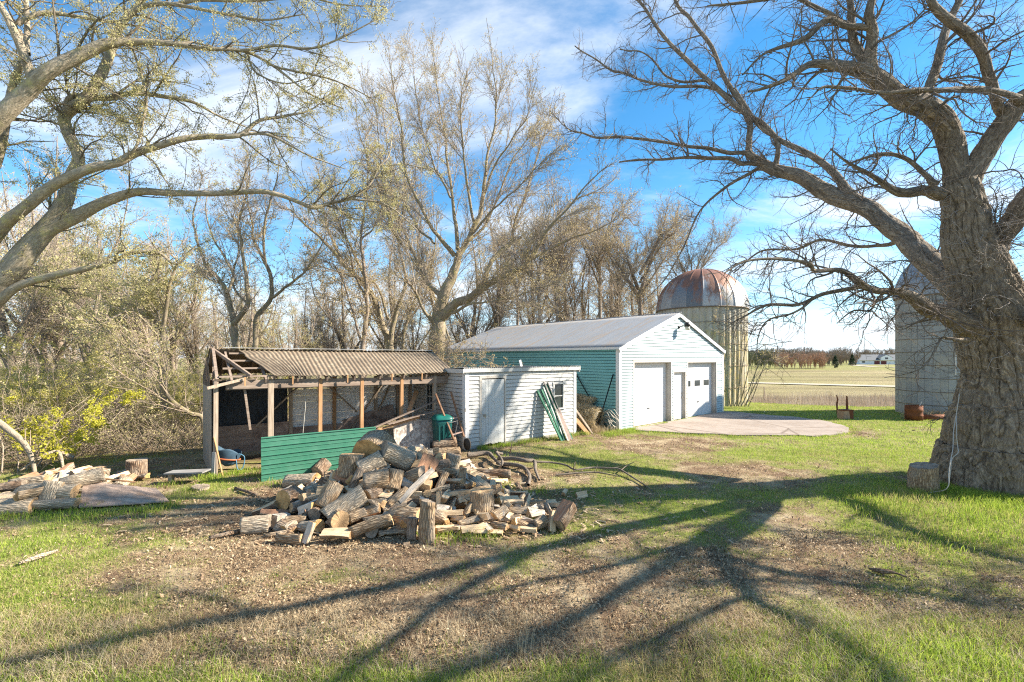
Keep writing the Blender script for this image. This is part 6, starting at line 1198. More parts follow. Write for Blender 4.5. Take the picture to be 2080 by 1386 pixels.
LOGS = [
 ('half', 759, 905, 28, 42, 80, 15, 1, 0, 1, 0, 'widest log of the woodpile with arched reddish rim, topmost against the green sheet'),
 ('half', 707, 918, 44, 30, 15, 5, 20, 0, 0, 1, 'split log at the top left of the pile, overlapping the green sheet'),
 ('round', 712, 946, 34, 38, 10, 82, 0, 0, 0, 0, 'upright log with round tan top in front of the green sheet'),
 ('round', 806, 926, 62, 46, 205, 28, 0, 2, 2, 0, 'heavy weathered log tilted up at the crest of the pile beside the wooden post'),
 ('round', 754, 942, 52, 42, 25, 22, 0, 2, 2, 0, 'grey weathered log resting against the tilted one near the crest'),
 ('round', 763, 978, 46, 48, 24, 4, 0, 0, 0, 0, 'barkless pale log with clean cut end facing left in the middle of the pile'),
 ('round', 678, 964, 36, 18, 8, 5, 0, 0, 1, 0, 'small stubby log with orange end below the green sheet'),
 ('round', 612, 977, 66, 30, -8, 4, 0, 2, 1, 0, 'long greyish log at the left shoulder of the pile'),
 ('round', 588, 1012, 34, 46, 72, 0, 0, 1, 1, 0, 'log with white fungus stained cut end facing the viewer at the left side'),
 ('round', 668, 1008, 52, 38, 62, 52, 0, 0, 1, 0, 'tilted log showing a bright orange cut top'),
 ('half', 702, 1026, 80, 42, 30, 30, 40, 2, 2, 1, 'big smooth grey slab leaning across the front of the pile'),
 ('round', 688, 1052, 46, 41, -60, 3, 0, 0, 0, 0, 'log with speckled round end facing front right at the foot of the pile'),
 ('quarter', 684, 1088, 58, 27, 2, 0, 160, 0, 0, 0, 'pale squarish split block at the very front of the pile'),
 ('round', 520, 1067, 52, 40, 15, 0, 0, 2, 2, 0, 'silvery barked log lying alone at the left end of the woodpile'),
 ('quarter', 589, 1096, 56, 26, -8, 0, 100, 0, 0, 0, 'ragged split piece left of the squarish block at the front'),
 ('quarter', 629, 1082, 40, 20, 60, 66, 0, 2, 1, 1, 'narrow wedge standing on end beside the squarish block'),
 ('half', 756, 1067, 78, 34, 14, 14, 150, 0, 0, 0, 'wide pale split log with a tapering right end'),
 ('half', 822, 1049, 66, 38, -18, 8, 30, 0, 0, 0, 'broad half log with cracked pale face left of the cloven upright piece'),
 ('half', 838, 1073, 42, 30, 80, 80, 0, 1, 2, 1, 'dark ragged half log standing on end left of the cloven upright piece'),
 ('round', 633, 996, 26, 25, 35, 10, 0, 2, 2, 0, 'short dark greyish log stub behind the tilted orange topped log'),
 ('beam', 846, 986, 92, 17, 42, 34, 0, 2, 2, 1, 'long squared grey beam slanting up across the middle of the pile'),
 ('round', 801, 974, 40, 34, 75, 62, 0, 0, 2, 0, 'bark covered log standing behind the barkless pale log'),
 ('half', 842, 968, 46, 32, -30, 20, 60, 0, 2, 1, 'split log with knotty face beneath the tilted crest log'),
 ('round', 653, 950, 28, 28, 70, 30, 0, 1, 2, 0, 'blackened stubby log touching the green sheet'),
 ('quarter', 676, 942, 24, 20, 40, 30, 0, 1, 2, 2, 'dark small chunk tucked between sheet and upright log'),
 ('quarter', 722, 976, 50, 15, 55, 55, 0, 1, 2, 1, 'blackened splinter piece leaning left of the pale barkless log'),
 ('round', 808, 1010, 50, 19, 48, 25, 0, 0, 2, 0, 'slim bark covered log under the squared beam'),
 ('slab', 744, 1022, 66, 20, -38, 10, 0, 2, 2, 1, 'grey split plank running down behind the smooth slab'),
 ('quarter', 625, 1033, 44, 22, -30, 20, 0, 2, 1, 1, 'curved grey wedge below the log with fungus stained end'),
 ('half', 600, 1056, 40, 18, 12, 0, 0, 0, 2, 0, 'flat split piece on the ground right of the silvery log'),
 ('round', 903, 905, 46, 29, 12, 8, 0, 1, 2, 0, 'red brown log lying in front of the green bin'),
 ('quarter', 872, 920, 40, 18, 20, 5, 100, 0, 0, 0, 'pale split wedge between the post and the red brown log'),
 ('half', 911, 922, 48, 22, 8, 4, 120, 0, 0, 0, 'split log with pale face just below the red brown one'),
 ('round', 920, 941, 34, 34, 40, 78, 0, 2, 2, 0, 'bluish grey log stood on end near the white shed corner'),
 ('slab', 866, 948, 44, 34, 60, 50, 0, 1, 2, 2, 'dark curved bark slab behind the upper end of the squared beam'),
 ('quarter', 939, 969, 36, 19, 80, 72, 0, 0, 0, 0, 'pale split piece standing upright behind the chopping block'),
 ('quarter', 897, 979, 44, 14, 60, 48, 30, 0, 0, 0, 'pale split piece leaning steeply right of the squared beam'),
 ('quarter', 921, 979, 46, 14, -32, 8, 150, 0, 0, 0, 'pale split piece sloping down right of the steep one'),
 ('beam', 927, 1003, 60, 13, 12, 4, 0, 0, 0, 0, 'long pale split piece pointing at the chopping block'),
 ('round', 978, 1016, 42, 50, 10, 88, 0, 0, 0, 0, 'chopping block log standing upright with smooth pale cut top'),
 ('beam', 915, 1041, 52, 19, 3, 0, 0, 0, 0, 0, 'squared pale split block left of the chopping block foot'),
 ('quarter', 949, 1036, 30, 18, 60, 35, 0, 0, 0, 0, 'short pale wedge leaning at the chopping block foot'),
 ('beam', 891, 1020, 42, 15, 80, 80, 0, 0, 0, 0, 'thin pale split piece standing on end behind the cloven upright piece'),
 ('half', 868, 1062, 84, 36, 70, 86, 330, 0, 2, 0, 'tall cloven log standing on end at the front of the pile'),
 ('quarter', 1044, 1023, 40, 18, 0, 0, 140, 2, 0, 0, 'white faced split piece right of the chopping block'),
 ('beam', 1084, 1020, 50, 11, -20, 6, 0, 0, 0, 0, 'yellowish squared stick slanting above the scattered pieces at right'),
 ('quarter', 1016, 1040, 34, 20, 40, 15, 30, 0, 0, 0, 'wedge with flat end just right of the chopping block foot'),
 ('beam', 953, 1059, 44, 17, 30, 5, 0, 0, 0, 0, 'pale split block in the front row, below the chopping block'),
 ('quarter', 962, 1074, 52, 17, 18, 0, 200, 0, 0, 0, 'pale split piece at the left end of the front row'),
 ('quarter', 991, 1083, 62, 15, -4, 0, 160, 0, 0, 0, 'long split piece lying lowest in the front row'),
 ('beam', 980, 1049, 32, 16, -38, 14, 0, 0, 2, 0, 'short brownish block propped on the front row'),
 ('quarter', 1014, 1068, 42, 13, -40, 5, 60, 0, 0, 0, 'split stick crossing the middle of the front row'),
 ('beam', 1036, 1069, 50, 13, -42, 6, 0, 0, 0, 0, 'orange tan stick slanting down right of the crossing one'),
 ('beam', 1067, 1075, 48, 12, -12, 0, 0, 0, 0, 0, 'flat tan stick at the right end of the front row'),
 ('half', 1054, 1037, 44, 16, 10, 0, 30, 0, 0, 0, 'half round piece behind the front row'),
 ('quarter', 1035, 1052, 48, 13, 6, 4, 30, 0, 0, 0, 'thin split piece wedged between the rows at right'),
 ('quarter', 1070, 1062, 38, 14, -5, 0, 90, 1, 0, 0, 'dark barked split piece at the right'),
 ('half', 1099, 1060, 28, 22, 30, 15, 0, 0, 2, 1, 'knotty chunk near the right end of the scatter'),
 ('quarter', 1121, 1058, 40, 20, 70, 70, 0, 0, 0, 0, 'triangular wedge standing up beside the big tilted block'),
 ('quarter', 1149, 1048, 48, 44, 40, 40, 120, 1, 2, 2, 'big dark tilted block at the right end of the scatter'),
 ('beam', 1087, 1044, 26, 14, 30, 5, 0, 2, 2, 1, 'greyish short stub between the rows'),
 ('beam', 1147, 1000, 14, 11, 60, 20, 0, 2, 0, 0, 'small white chip alone in the grass'),
 ('half', 1182, 1005, 24, 12, 20, 5, 0, 0, 0, 0, 'small half round chunk alone right of the white chip'),
 ('beam', 1222, 1060, 22, 5, -35, 0, 0, 0, 0, 0, 'little stick furthest right of the pile in the grass'),
 ('round', 1008, 963, 60, 21, -8, 0, 0, 1, 2, 0, 'furrowed dark log lying under the fallen branch'),
 ('slab', 1050, 985, 40, 7, 22, 0, 0, 2, 0, 0, 'white splinter lying right of the fallen branch end'),
 ('quarter', 986, 979, 36, 13, -5, 5, 0, 2, 0, 1, 'whitish piece behind the chopping block top'),
 ('quarter', 1005, 990, 36, 13, -65, 20, 0, 0, 0, 0, 'tan piece leaning down right of the whitish one'),
 ('beam', 826, 1107, 14, 11, 20, 0, 0, 0, 0, 0, 'small cube like chip at the front left of the cloven log'),
 ('quarter', 800, 1081, 60, 14, 10, 0, 0, 0, 0, 0, 'low split piece flat on the ground before the wide pale log'),
 ('beam', 950, 1010, 46, 12, 40, 10, 0, 0, 2, 0, 'brown split stick leaning behind the chopping block'),
 ('quarter', 880, 1012, 40, 14, -10, 5, 0, 0, 0, 0, 'split stick crossing below the squared beam'),
 ('beam', 944, 942, 26, 16, 30, 10, 0, 2, 2, 1, 'weathered chunk at the upper right edge of the pile'),
 ('round', 725, 1048, 36, 26, 40, 10, 0, 0, 1, 0, 'ragged orange ended log beside the speckled one'),
 ('round', 896, 948, 34, 30, 30, 12, 0, 1, 2, 0, 'dark mossy log above the leaning pale splits'),
 ('quarter', 965, 957, 30, 15, 10, 4, 0, 0, 0, 0, 'small split chunk behind the pile at right'),
 ('beam', 890, 880, 10, 6, 80, 40, 0, 0, 0, 0, 'little orange stub poking up before the bin')]
for l in LOGS[:-1]:
    put(l[0], l[1], l[2], l[3], l[4], l[5], l[6], l[7] or None, l[8], l[9], l[10], l[11], GP_)
rg = np.random.RandomState(77); nfill = 0; spots = []
for i in range(1600):
    X = rg.uniform(-4.4, 1.4); Y = rg.uniform(6.7, 10.6); h = H(X, Y)
    if h < .03 or rg.rand() > h * 2.2 + .25: continue
    if any((X - a) ** 2 + (Y - b) ** 2 < .013 for a, b in spots): continue
    spots.append((X, Y))
    right = X > -1.2; kind = rg.choice(['quarter', 'beam', 'quarter']) if right else rg.choice(['round', 'half', 'quarter', 'quarter', 'beam', 'quarter'])
    L_ = rg.uniform(.28, .46); D_ = rg.uniform(.09, .15) if right else rg.uniform(.11, .22)
    o = log_mesh(kind, L_, D_, 500 + i, (LB[rg.randint(3)], LS[rg.choice([0, 0, 0, 1] if right else [0, 0, 1, 2])], LE[rg.randint(3)]), 'split_log' if kind != 'round' else 'log')
    o.rotation_euler = (rg.uniform(0, 6), rg.uniform(-.4, .4), rg.uniform(0, 6)); o.location = (X, Y, max(h + D_ * .05, D_ * .42)); k_ = 'log' if kind == 'round' else 'firewood'
    tag(o, 'uneven log heaped with many alike under the larger logs of the woodpile' if k_ == 'log' else 'split stick of firewood heaped with many alike in the gaps of the woodpile', k_, 'gap filling logs of the woodpile' if k_ == 'log' else 'gap filling splits of the woodpile'); nfill += 1
    if nfill > 285: break
# deeper core of the heap so that no daylight shows through
for i in range(60):
    X = -2.2 + rg.randn() * .8; Y = 8.8 + rg.randn() * .8; h = H(X, Y)
    if h < .3: continue
    o = log_mesh('round', .45, .3, 900 + i, (LB[rg.randint(3)], LS[1], LE[2]), 'log'); o.rotation_euler = (rg.uniform(0, 6), rg.uniform(-.3, .3), rg.uniform(0, 6)); o.location = (X, Y, h * .45)
    tag(o, 'uneven log heaped with many alike under the larger logs of the woodpile', 'log', 'gap filling logs of the woodpile')
# wood chips around the pile (uncountable)
V = []; Fq = []; R_ = []
for i in range(2600):
    X = -1.7 + rg.randn() * 1.9; Y = 8.0 + rg.randn() * 1.0
    if Y < 6.2: continue
    z = max(float(T(X, Y)), 0) + .01 + (H(X, Y) * .8 if H(X, Y) < .1 else 0); a = rg.rand() * 6.28; l = rg.uniform(.012, .055); w = rg.uniform(.005, .016); t = rg.uniform(-.3, .3); ca, sa = cos(a), sin(a); b_ = len(V)
    for dz in (0, .008):
        for (u, v_) in ((-1, -1), (1, -1), (1, 1), (-1, 1)): V.append((X + ca * u * l - sa * v_ * w, Y + sa * u * l + ca * v_ * w, z + dz + u * l * t))
    for f in ((4, 5, 6, 7), (0, 1, 5, 4), (1, 2, 6, 5), (2, 3, 7, 6), (3, 0, 4, 7)): Fq.append([b_ + k for k in f])
    R_ += [rg.rand()] * 8
CH = m_leaf('wood_chip', [(0, (.20, .125, .07)), (.5, (.40, .28, .17)), (1, (.58, .45, .29))], .0)
tag(mesh_np('wood_chips', V, [np.array(Fq)], [CH], attrs={'rnd': R_}), 'wood chips and splinters strewn round the woodpile', 'wood chips', kind='stuff')

# ---------------------------------------------------------------- left heap
GL_ = 'old wood heaped at the left edge'
def putg(kind, px, py, L_, D_, yaw, pitch, roll, bark, end, split, label, z=0.0, name=None, cat=None, group=None, Y=None):
    if Y is None: Y = F * (EYE - z) / (py - HY)
    o = log_mesh(kind, L_, D_, int(px * 7 + py), (LB[bark], LS[split], LE[end]), name or ('log' if kind == 'round' else 'split_log'))
    o.rotation_euler = (Matrix.Rotation(radians(yaw), 3, 'Z') @ Matrix.Rotation(-radians(pitch), 3, 'Y') @ Matrix.Rotation(radians(roll), 3, 'X')).to_euler(); o.location = at(px, py, Y); tag(o, label, cat or ('log' if kind == 'round' else 'firewood'), group); return o
putg('round', 20, 1010, .5, .17, 80, 0, 0, 2, 0, 0, 'round ended thin log facing the viewer in the left heap', .18)
putg('quarter', 60, 983, .55, .26, 15, 5, 100, 2, 0, 0, 'splintered pale log on top of the left heap', .30)
putg('half', 62, 1003, .35, .22, 60, 0, 150, 0, 1, 2, 'rotten orange brown chunk in the middle of the left heap', .3)
putg('quarter', 100, 1008, .50, .36, 80, 70, 0, 2, 2, 0, 'pale upright stub with vertical grain in the left heap', .22)
putg('half', 122, 1000, .55, .26, 0, 0, 60, 2, 0, 0, 'pale split log at the right side of the left heap', .28)
putg('round', 112, 1024, .70, .17, 8, 0, 0, 2, 0, 0, 'grey log lying lowest at the front of the left heap', .12)
putg('half', 166, 974, .60, .24, 38, 12, 70, 2, 2, 1, 'large grey weathered slab leaning up right of the left heap', .42)
putg('half', 30, 1028, .6, .3, 10, 0, 30, 2, 0, 0, 'crumbling pale log at the foot of the left heap', .12)
putg('half', -10, 1018, .6, .3, 40, 0, 30, 2, 0, 0, 'ragged pale log cut by the frame at the far left', .15)
putg('round', 8, 990, .6, .17, 20, 5, 30, 1, 2, 0, 'dark bark covered log behind the round ended one', .3)
putg('slab', 78, 992, .8, .3, -8, 6, 30, 2, 2, 1, 'flat grey slab lying behind the splintered pale log', .32)
putg('beam', 110, 978, 1.1, .09, -15, 4, 30, 1, 2, 1, 'thin grey pole lying over the back of the left heap', .35, name='pole', cat='pole')
putg('quarter', 140, 990, .5, .26, -40, 10, 30, 0, 0, 1, 'small split wedge under the large grey slab', .25)
for i, (x, y, z) in enumerate([(-8.9, 8.85, .1), (-8.3, 8.95, .1), (-9.5, 8.8, .1), (-8.6, 9.3, .12), (-9.2, 9.3, .12), (-7.9, 9.2, .1)]):
    o = log_mesh('half', .5, .22, 1300 + i, (LB[2], LS[1], LE[2]), 'log'); o.location = (x, y, z); o.rotation_euler = (0, 0, .4 * i); tag(o, 'half hidden log at the bottom of the left heap', 'log', 'bottom logs of the left heap')
rg = np.random.RandomState(55)
for i in range(34):
    x = rg.uniform(-10.3, -7.9); y = 9.0 + rg.rand() * .9; h_ = .20 * math.exp(-((x + 9.2) / .9) ** 2 - ((y - 9.5) / .5) ** 2)
    o = log_mesh(rg.choice(['quarter', 'half', 'beam', 'slab']), rg.uniform(.25, .5), rg.uniform(.09, .2), 1400 + i, (LB[rg.randint(3)], LS[rg.choice([0, 0, 1, 2])], LE[rg.randint(3)]), 'split_log'); o.location = (x, y, .06 + h_); o.rotation_euler = (rg.uniform(0, 6), rg.uniform(-.4, .4), rg.uniform(0, 6)); tag(o, 'crumbling split piece among many alike in the left heap', 'firewood', 'rotten pieces of the left heap')
for i, (a, b_, lb) in enumerate([((90, 962), (130, 1000), 'curved dead limb lying behind the left heap'), ((150, 955), (40, 975), 'crooked dead limb above the left heap')]):
    p = at(*a, 10.4); q = at(*b_, 9.8); p[2] = .35; q[2] = .2; b = MB(); m_ = (p + q) / 2 + np.array([0, .1, .25]); b.tube([tuple(x) for x in crom([p, m_, q], 12)], [.05 * (1 - .05 * k) for k in range(12)], 8); tag(b.build('dead_limb', LB[2], None, True), lb, 'branch')

# weathered sheet of plywood lying on the heap edge
c4 = [at(160, 1044, F * 2.60 / (1044 - HY)), at(345, 1018, F * 2.62 / (1018 - HY)), at(330, 992, 9.4), at(165, 976, 9.6)]
c4[0] = np.array([*gnd(160, 1030, .06), .06]); c4[1] = np.array([*gnd(344, 1018, .05), .05]); c4[2] = np.array([*gnd(318, 992, .12), .12]); c4[3] = np.array([*gnd(170, 978, .36), .36])
b = MB(); top = [tuple(p) for p in c4]; bot = [(p[0], p[1], p[2] - .02) for p in c4]; b.add(top + bot, [(0, 1, 2, 3), (7, 6, 5, 4), (0, 4, 5, 1), (1, 5, 6, 2), (2, 6, 7, 3), (3, 7, 4, 0)])
tag(b.build('plywood_sheet', m_wood('weathered_pinkish_plywood', (.30, .21, .16), (.55, .43, .34), 'x', .5, (.2, .14, .1))), 'weathered brown plywood sheet lying tilted beside the left heap', 'plywood sheet')
b = MB(); p = np.array([*gnd(185, 972, .38), .40]); q = np.array([*gnd(275, 982, .2), .22]); b.board(p, q, .07, .02); tag(b.build('board', W_O), 'thin orange board along the top edge of the plywood sheet', 'board')
b = MB(); p = np.array([*gnd(342, 960, .22), .22]); q = np.array([*gnd(420, 957, .24), .24]); b.board(p, q, .3, .03); o = empty('low_bench', (p[0], p[1], 0), 0, 'low plank on a stub leg beside the woodshed end wall', 'bench')
o.location = (0, 0, 0); b.build('plank', m_wood('silver_plank', (.20, .19, .18), (.36, .35, .33), 'x', .7), o)
b = MB(); b.board((p[0] + .06, p[1], -.02), (p[0] + .06, p[1], .21), .08, .08, up=(0, 1, 0)); b.build('leg', W_V, o)
# stumps
def stump(px, py, D_, h, label, m=0, seed=1, z=None):
    x, y = gnd(px, py); o = log_mesh('round', h, D_, seed, (LB[m], LS[0], LE[2]), 'tree_stump'); o.rotation_euler = (0, -pi / 2, 0); o.location = (x, y, h / 2 - .03 + (float(T(x, y)) if z is None else z)); return tag(o, label, 'stump')
stump(279, 972, .38, .46, 'old grey stump in front of the thicket at left', 1, 11)
st = stump(1877, 995, .50, .52, 'short cut stump standing against the oak trunk', 0, 12)
stump(408, 995, .30, .10, 'low stub of wood in the grass before the woodshed', 2, 13)

# ---------------------------------------------------------------- fallen branch
BR = m_bark('dead_branch_bark', (.09, .072, .055), (.30, .25, .20), .6)
def gp(px, py, z=.06): x, y = gnd(px, py, z); return (x, y, z)
FBR = .72
fb = [[(*gp(950, 925, .10), .10), (*gp(990, 921, .12), .085), (*gp(1003, 930, .10), .06), (*gp(1020, 948, .08), .045)],
      [(*gp(1012, 931, .16), .075), (*gp(1040, 932, .18), .07), (*gp(1068, 936, .2), .065), (*gp(1086, 936, .18), .06), (*gp(1088, 955, .1), .045), (*gp(1096, 975, .04), .03)],
      [(*gp(1010, 940, .08), .07), (*gp(1045, 945, .10), .068), (*gp(1066, 950, .10), .06), (*gp(1076, 965, .08), .055), (*gp(1074, 985, .05), .045)],
      [(*gp(1020, 922, .18), .05), (*gp(1010, 920, .25), .05), (*gp(1022, 938, .24), .04), (*gp(1014, 952, .1), .03)],
      [(*gp(1085, 938, .18), .04), (*gp(1120, 941, .12), .035), (*gp(1150, 946, .1), .03), (*gp(1170, 955, .07), .03), (*gp(1200, 951, .06), .035), (*gp(1240, 953, .07), .032), (*gp(1262, 955, .08), .03), (*gp(1300, 978, .05), .022), (*gp(1326, 998, .03), .012)],
      [(*gp(1262, 955, .08), .02), (*gp(1275, 945, .14), .015), (*gp(1290, 938, .2), .008)], [(*gp(1165, 953, .08), .018), (*gp(1166, 945, .2), .014), (*gp(1168, 938, .26), .01)],
      [(*gp(1130, 965, .04), .03), (*gp(1170, 962, .05), .03), (*gp(1215, 960, .05), .025), (*gp(1260, 968, .04), .012)], [(*gp(1036, 920, .2), .03), (*gp(1040, 908, .4), .02), (*gp(1041, 900, .5), .012)]]
fb = [[(x, y, z, r * FBR) for x, y, z, r in l] for l in fb]
make_tree('fallen_branch', 'long crooked dead branch lying between the woodpile and the lawn', 'branch', fb, [dict(dens=1.3, len=(.2, .6), r=.010, ang=(30, 70), wig=.2, K=5, S=4, tip=.003)], BR, BR, None, 91, limb_sides=16, origin=(fb[0][0][0], fb[0][0][1], 0), wob=.02, trunk_name='stem')
b = MB(); b.tube([tuple(x) for x in crom([gp(1765, 1155, .03), gp(1790, 1160, .05), gp(1815, 1163, .05), gp(1842, 1172, .03)], 12)], [.012 + .018 * math.sin(pi * min(1, k / 8)) for k in range(12)], 10); tag(b.build('dead_branch', LB[1], None, True), 'short dark barked stick lying alone on the bare ground at right', 'branch')
b = MB(); b.tube([tuple(x) for x in crom([gp(425, 1093, .03), gp(455, 1086, .05), gp(490, 1078, .05)], 8)], .03, 8); tag(b.build('dead_branch', LB[1], None, True), 'dark stick on the ground left of the silvery log', 'branch')
b = MB(); b.tube([tuple(x) for x in crom([gp(478, 992, .02), gp(500, 998, .05), gp(522, 1006, .03)], 8)], .03, 8); tag(b.build('dead_branch', LB[1], None, True), 'dark crooked stick in front of the green sheet corner', 'branch')
b = MB(); b.tube([tuple(x) for x in crom([gp(38, 1145, .02), gp(80, 1130, .04), gp(118, 1118, .02)], 8)], [.02, .025, .028, .03, .03, .025, .02, .012], 8); tag(b.build('dead_branch', LB[2], None, True), 'pale bare stick in the grass at the lower left', 'branch')
b = MB(); b.tube([tuple(x) for x in crom([gp(535, 1090, .03), gp(590, 1078, .05), gp(600, 1070, .05), gp(640, 1060, .06)], 10)], .035, 8); tag(b.build('dead_branch', LB[0], None, True), 'thin pole running from the silvery log into the pile', 'branch')

# ---------------------------------------------------------------- green sheet metal in front of the woodshed
GM = NT('green_painted_steel', .42, .5); v = GM.obj(); GM.col(GM.mix(GM.ramp(GM.noise(v, 3, 5, .7), [(.4, 0.), (.8, .4)]), (.04, .165, .105), (.13, .27, .20))); GM.b.inputs['Metallic'].default_value = .15
gs = MB(); L_ = 2.5; Hh = .96; prof = []
z = 0
for k in range(5):
    z0 = .02 + k * .19; prof += [(0, z0), (0, z0 + .075), (-.012, z0 + .082), (0, z0 + .090), (0, z0 + .155), (-.022, z0 + .165), (-.022, z0 + .178), (0, z0 + .188)]
V = []; Fq = []; nx = 14
for i in range(nx):
    x = L_ * i / (nx - 1)
    for (yy, zz_) in prof: V.append((x, yy + zz_ * .06 + .01 * math.sin(x * 2.1), zz_))
m_ = len(prof); Fq = [(i * m_ + j, (i + 1) * m_ + j, (i + 1) * m_ + j + 1, i * m_ + j + 1) for i in range(nx - 1) for j in range(m_ - 1)]
gso = mesh_np('metal_sheet', V, [np.array(Fq)], [GM.mat]); gso.location = (-5.3, 9.62, -.02); gso.rotation_euler = (0, 0, SHED_A); s_ = gso.modifiers.new('s', 'SOLIDIFY'); s_.thickness = .004
tag(gso, 'green ribbed metal sheet standing on edge between woodshed and woodpile', 'metal sheet')

# things in the woodshed's world frame
def sh(t, d, z=0.0): p = SHED_O + SU * t + SV * d; return (p[0], p[1], z)
# large chipboard panels with rounded corner
b = MB(); pts = [(0, 0), (1.15, 0), (1.2, .12), (1.28, .45), (1.3, .80), (.55, .92), (0, .85)]; 
fr = [(*sh(4.15 + x * .95, -.28 + z * .12)[:2], z + .0) for x, z in pts]; bk_ = [(x + .01, y + .016, z) for x, y, z in fr]; n = len(pts)
b.add(fr + bk_, [tuple(range(n)), tuple(reversed(range(n, 2 * n)))] + [(i, i + n, (i + 1) % n + n, (i + 1) % n) for i in range(n)]); tag(b.build('chipboard_panel', OSB), 'mottled chipboard panel with a curved right edge leaning behind the woodpile', 'panel')
def boards(lst, mat, name='board', cat='board'):
    for a, b_, w, t, lb in lst: m = MB(); m.board(a, b_, w, t); tag(m.build(name, mat, None, bevel=.003), lb, cat)
boards([(sh(3.5, -.35, .78), sh(5.62, -.15, 1.42), .09, .03, 'long thin board sloping up to the right over the chipboard panel'), (sh(3.9, -.4, .86), sh(5.4, -.3, 1.10), .12, .025, 'second thin board lying just below the long sloping one')], W_H)
boards([(sh(4.75, .1, 1.10), sh(5.2, .55, 1.62), .12, .07, 'short orange timber sticking up between the posts'), (sh(3.6, -.35, .72), sh(4.9, -.25, .95), .05, .05, 'thin lath under the two sloping boards')], W_O)
boards([(sh(.18, -.15, -.02), sh(.02, -.05, .88), .05, .02, 'narrow orange board leaning inside the left corner of the woodshed')], W_O)
b = MB(); b.board(sh(.0, -.08, -.05), sh(.02, -.07, .55), .07, .03, up=(0, 1, 0)); tag(b.build('stake', m_wood('grey_stake_wood', (.32, .29, .26), (.56, .52, .47), 'z')), 'short grey stake at the foot of the woodshed corner', 'stake')
# blue tub / bag in the corner
bt = empty('plastic_tub', sh(.33, .25), SHED_A, 'faded blue plastic tub with orange stripe and looped handle lying in the woodshed corner', 'tub')
BL = m_plain('faded_blue_plastic', (.05, .095, .14), .75, 0, .6); OR_ = m_plain('faded_orange_plastic', (.42, .12, .05), .5); bt.scale = (.85, .85, .85)
V = []; Fq = []; K = 12; n = 28
for i in range(K):
    f = i / (K - 1); r = .10 + .21 * f ** .6
    for j in range(n): a = 2 * pi * j / n; V.append((r * cos(a) * 1.0 + .0, -.02 + r * sin(a) * .8 + .05 * f, .18 + .42 * f + .05 * sin(3 * a) * f - .10 * cos(a) * f))
Fq = [(i * n + j, i * n + (j + 1) % n, (i + 1) * n + (j + 1) % n, (i + 1) * n + j) for i in range(K - 1) for j in range(n)]
o = mesh_np('body', V, [np.array(Fq)], [BL], bt, True); s_ = o.modifiers.new('s', 'SOLIDIFY'); s_.thickness = .008
b = MB(); b.tube([(.27 * cos(a), .02 + .22 * sin(a), .36 - .05 * cos(a)) for a in np.linspace(0, 2 * pi, 30)], .022, 8, cap=False); b.build('stripe', OR_, bt, True)
b = MB(); b.tube([tuple(x) for x in crom([(.22, -.2, .50), (.34, -.24, .40), (.30, -.26, .12), (.18, -.26, .10), (.15, -.22, .34)], 20)], .014, 8); b.build('handle', m_plain('blue_handle', (.07, .18, .27), .5), bt, True)
# green wheeled bin
gb = empty('wheelie_bin', sh(5.42, -.62), SHED_A - .25, 'green plastic bin with domed lid behind a wooden frame by the white shed', 'bin')
GP2 = m_plain('dark_green_plastic', (.010, .085, .08), .4, 0, .2)
V = []; K = 10; n = 32
def rr_(a, rx, ry, e=.35): return (rx * math.copysign(abs(cos(a)) ** e, cos(a)), ry * math.copysign(abs(sin(a)) ** e, sin(a)))
for i in range(K):
    f = i / (K - 1); rx = .20 + .06 * f; ry = .19 + .07 * f
    for j in range(n): x, y = rr_(2 * pi * j / n, rx, ry); V.append((x, y, .05 + .85 * f))
Fq = [(i * n + j, i * n + (j + 1) % n, (i + 1) * n + (j + 1) % n, (i + 1) * n + j) for i in range(K - 1) for j in range(n)]; o = mesh_np('body', V, [np.array(Fq), ], [GP2], gb, True); s_ = o.modifiers.new('s', 'SOLIDIFY'); s_.thickness = .01
V = []; K = 8
for i in range(K):
    f = i / (K - 1); q = cos(f * pi / 2)
    for j in range(n): x, y = rr_(2 * pi * j / n, .285 * (q * .9 + .1) if i else .285, .285 * (q * .9 + .1) if i else .285, .45); V.append((x, y, .90 + .15 * sin(f * pi / 2)))
V.append((0, 0, 1.055)); Fq = [(i * n + j, i * n + (j + 1) % n, (i + 1) * n + (j + 1) % n, (i + 1) * n + j) for i in range(K - 1) for j in range(n)]
o = mesh_np('lid', V, [np.array([((K - 1) * n + j, (K - 1) * n + (j + 1) % n, len(V) - 1) for j in range(n)]), np.array(Fq)], [m_plain('green_lid_plastic', (.015, .14, .115), .35, 0, .2)], gb, True)
for k in range(3): b = MB(); b.box(-.17 + k * .12, -.12 + k * .12, -.275, -.255, .15, .75); b.build('rib', GP2, gb, bevel=.008)
for s in (-1, 1): b = MB(); b.tube([(s * .26 - .02, .2, .11), (s * .26 + .02, .2, .11)], .11, 18); b.build('wheel', m_plain('black_rubber', (.03, .03, .03), .8), gb, True)
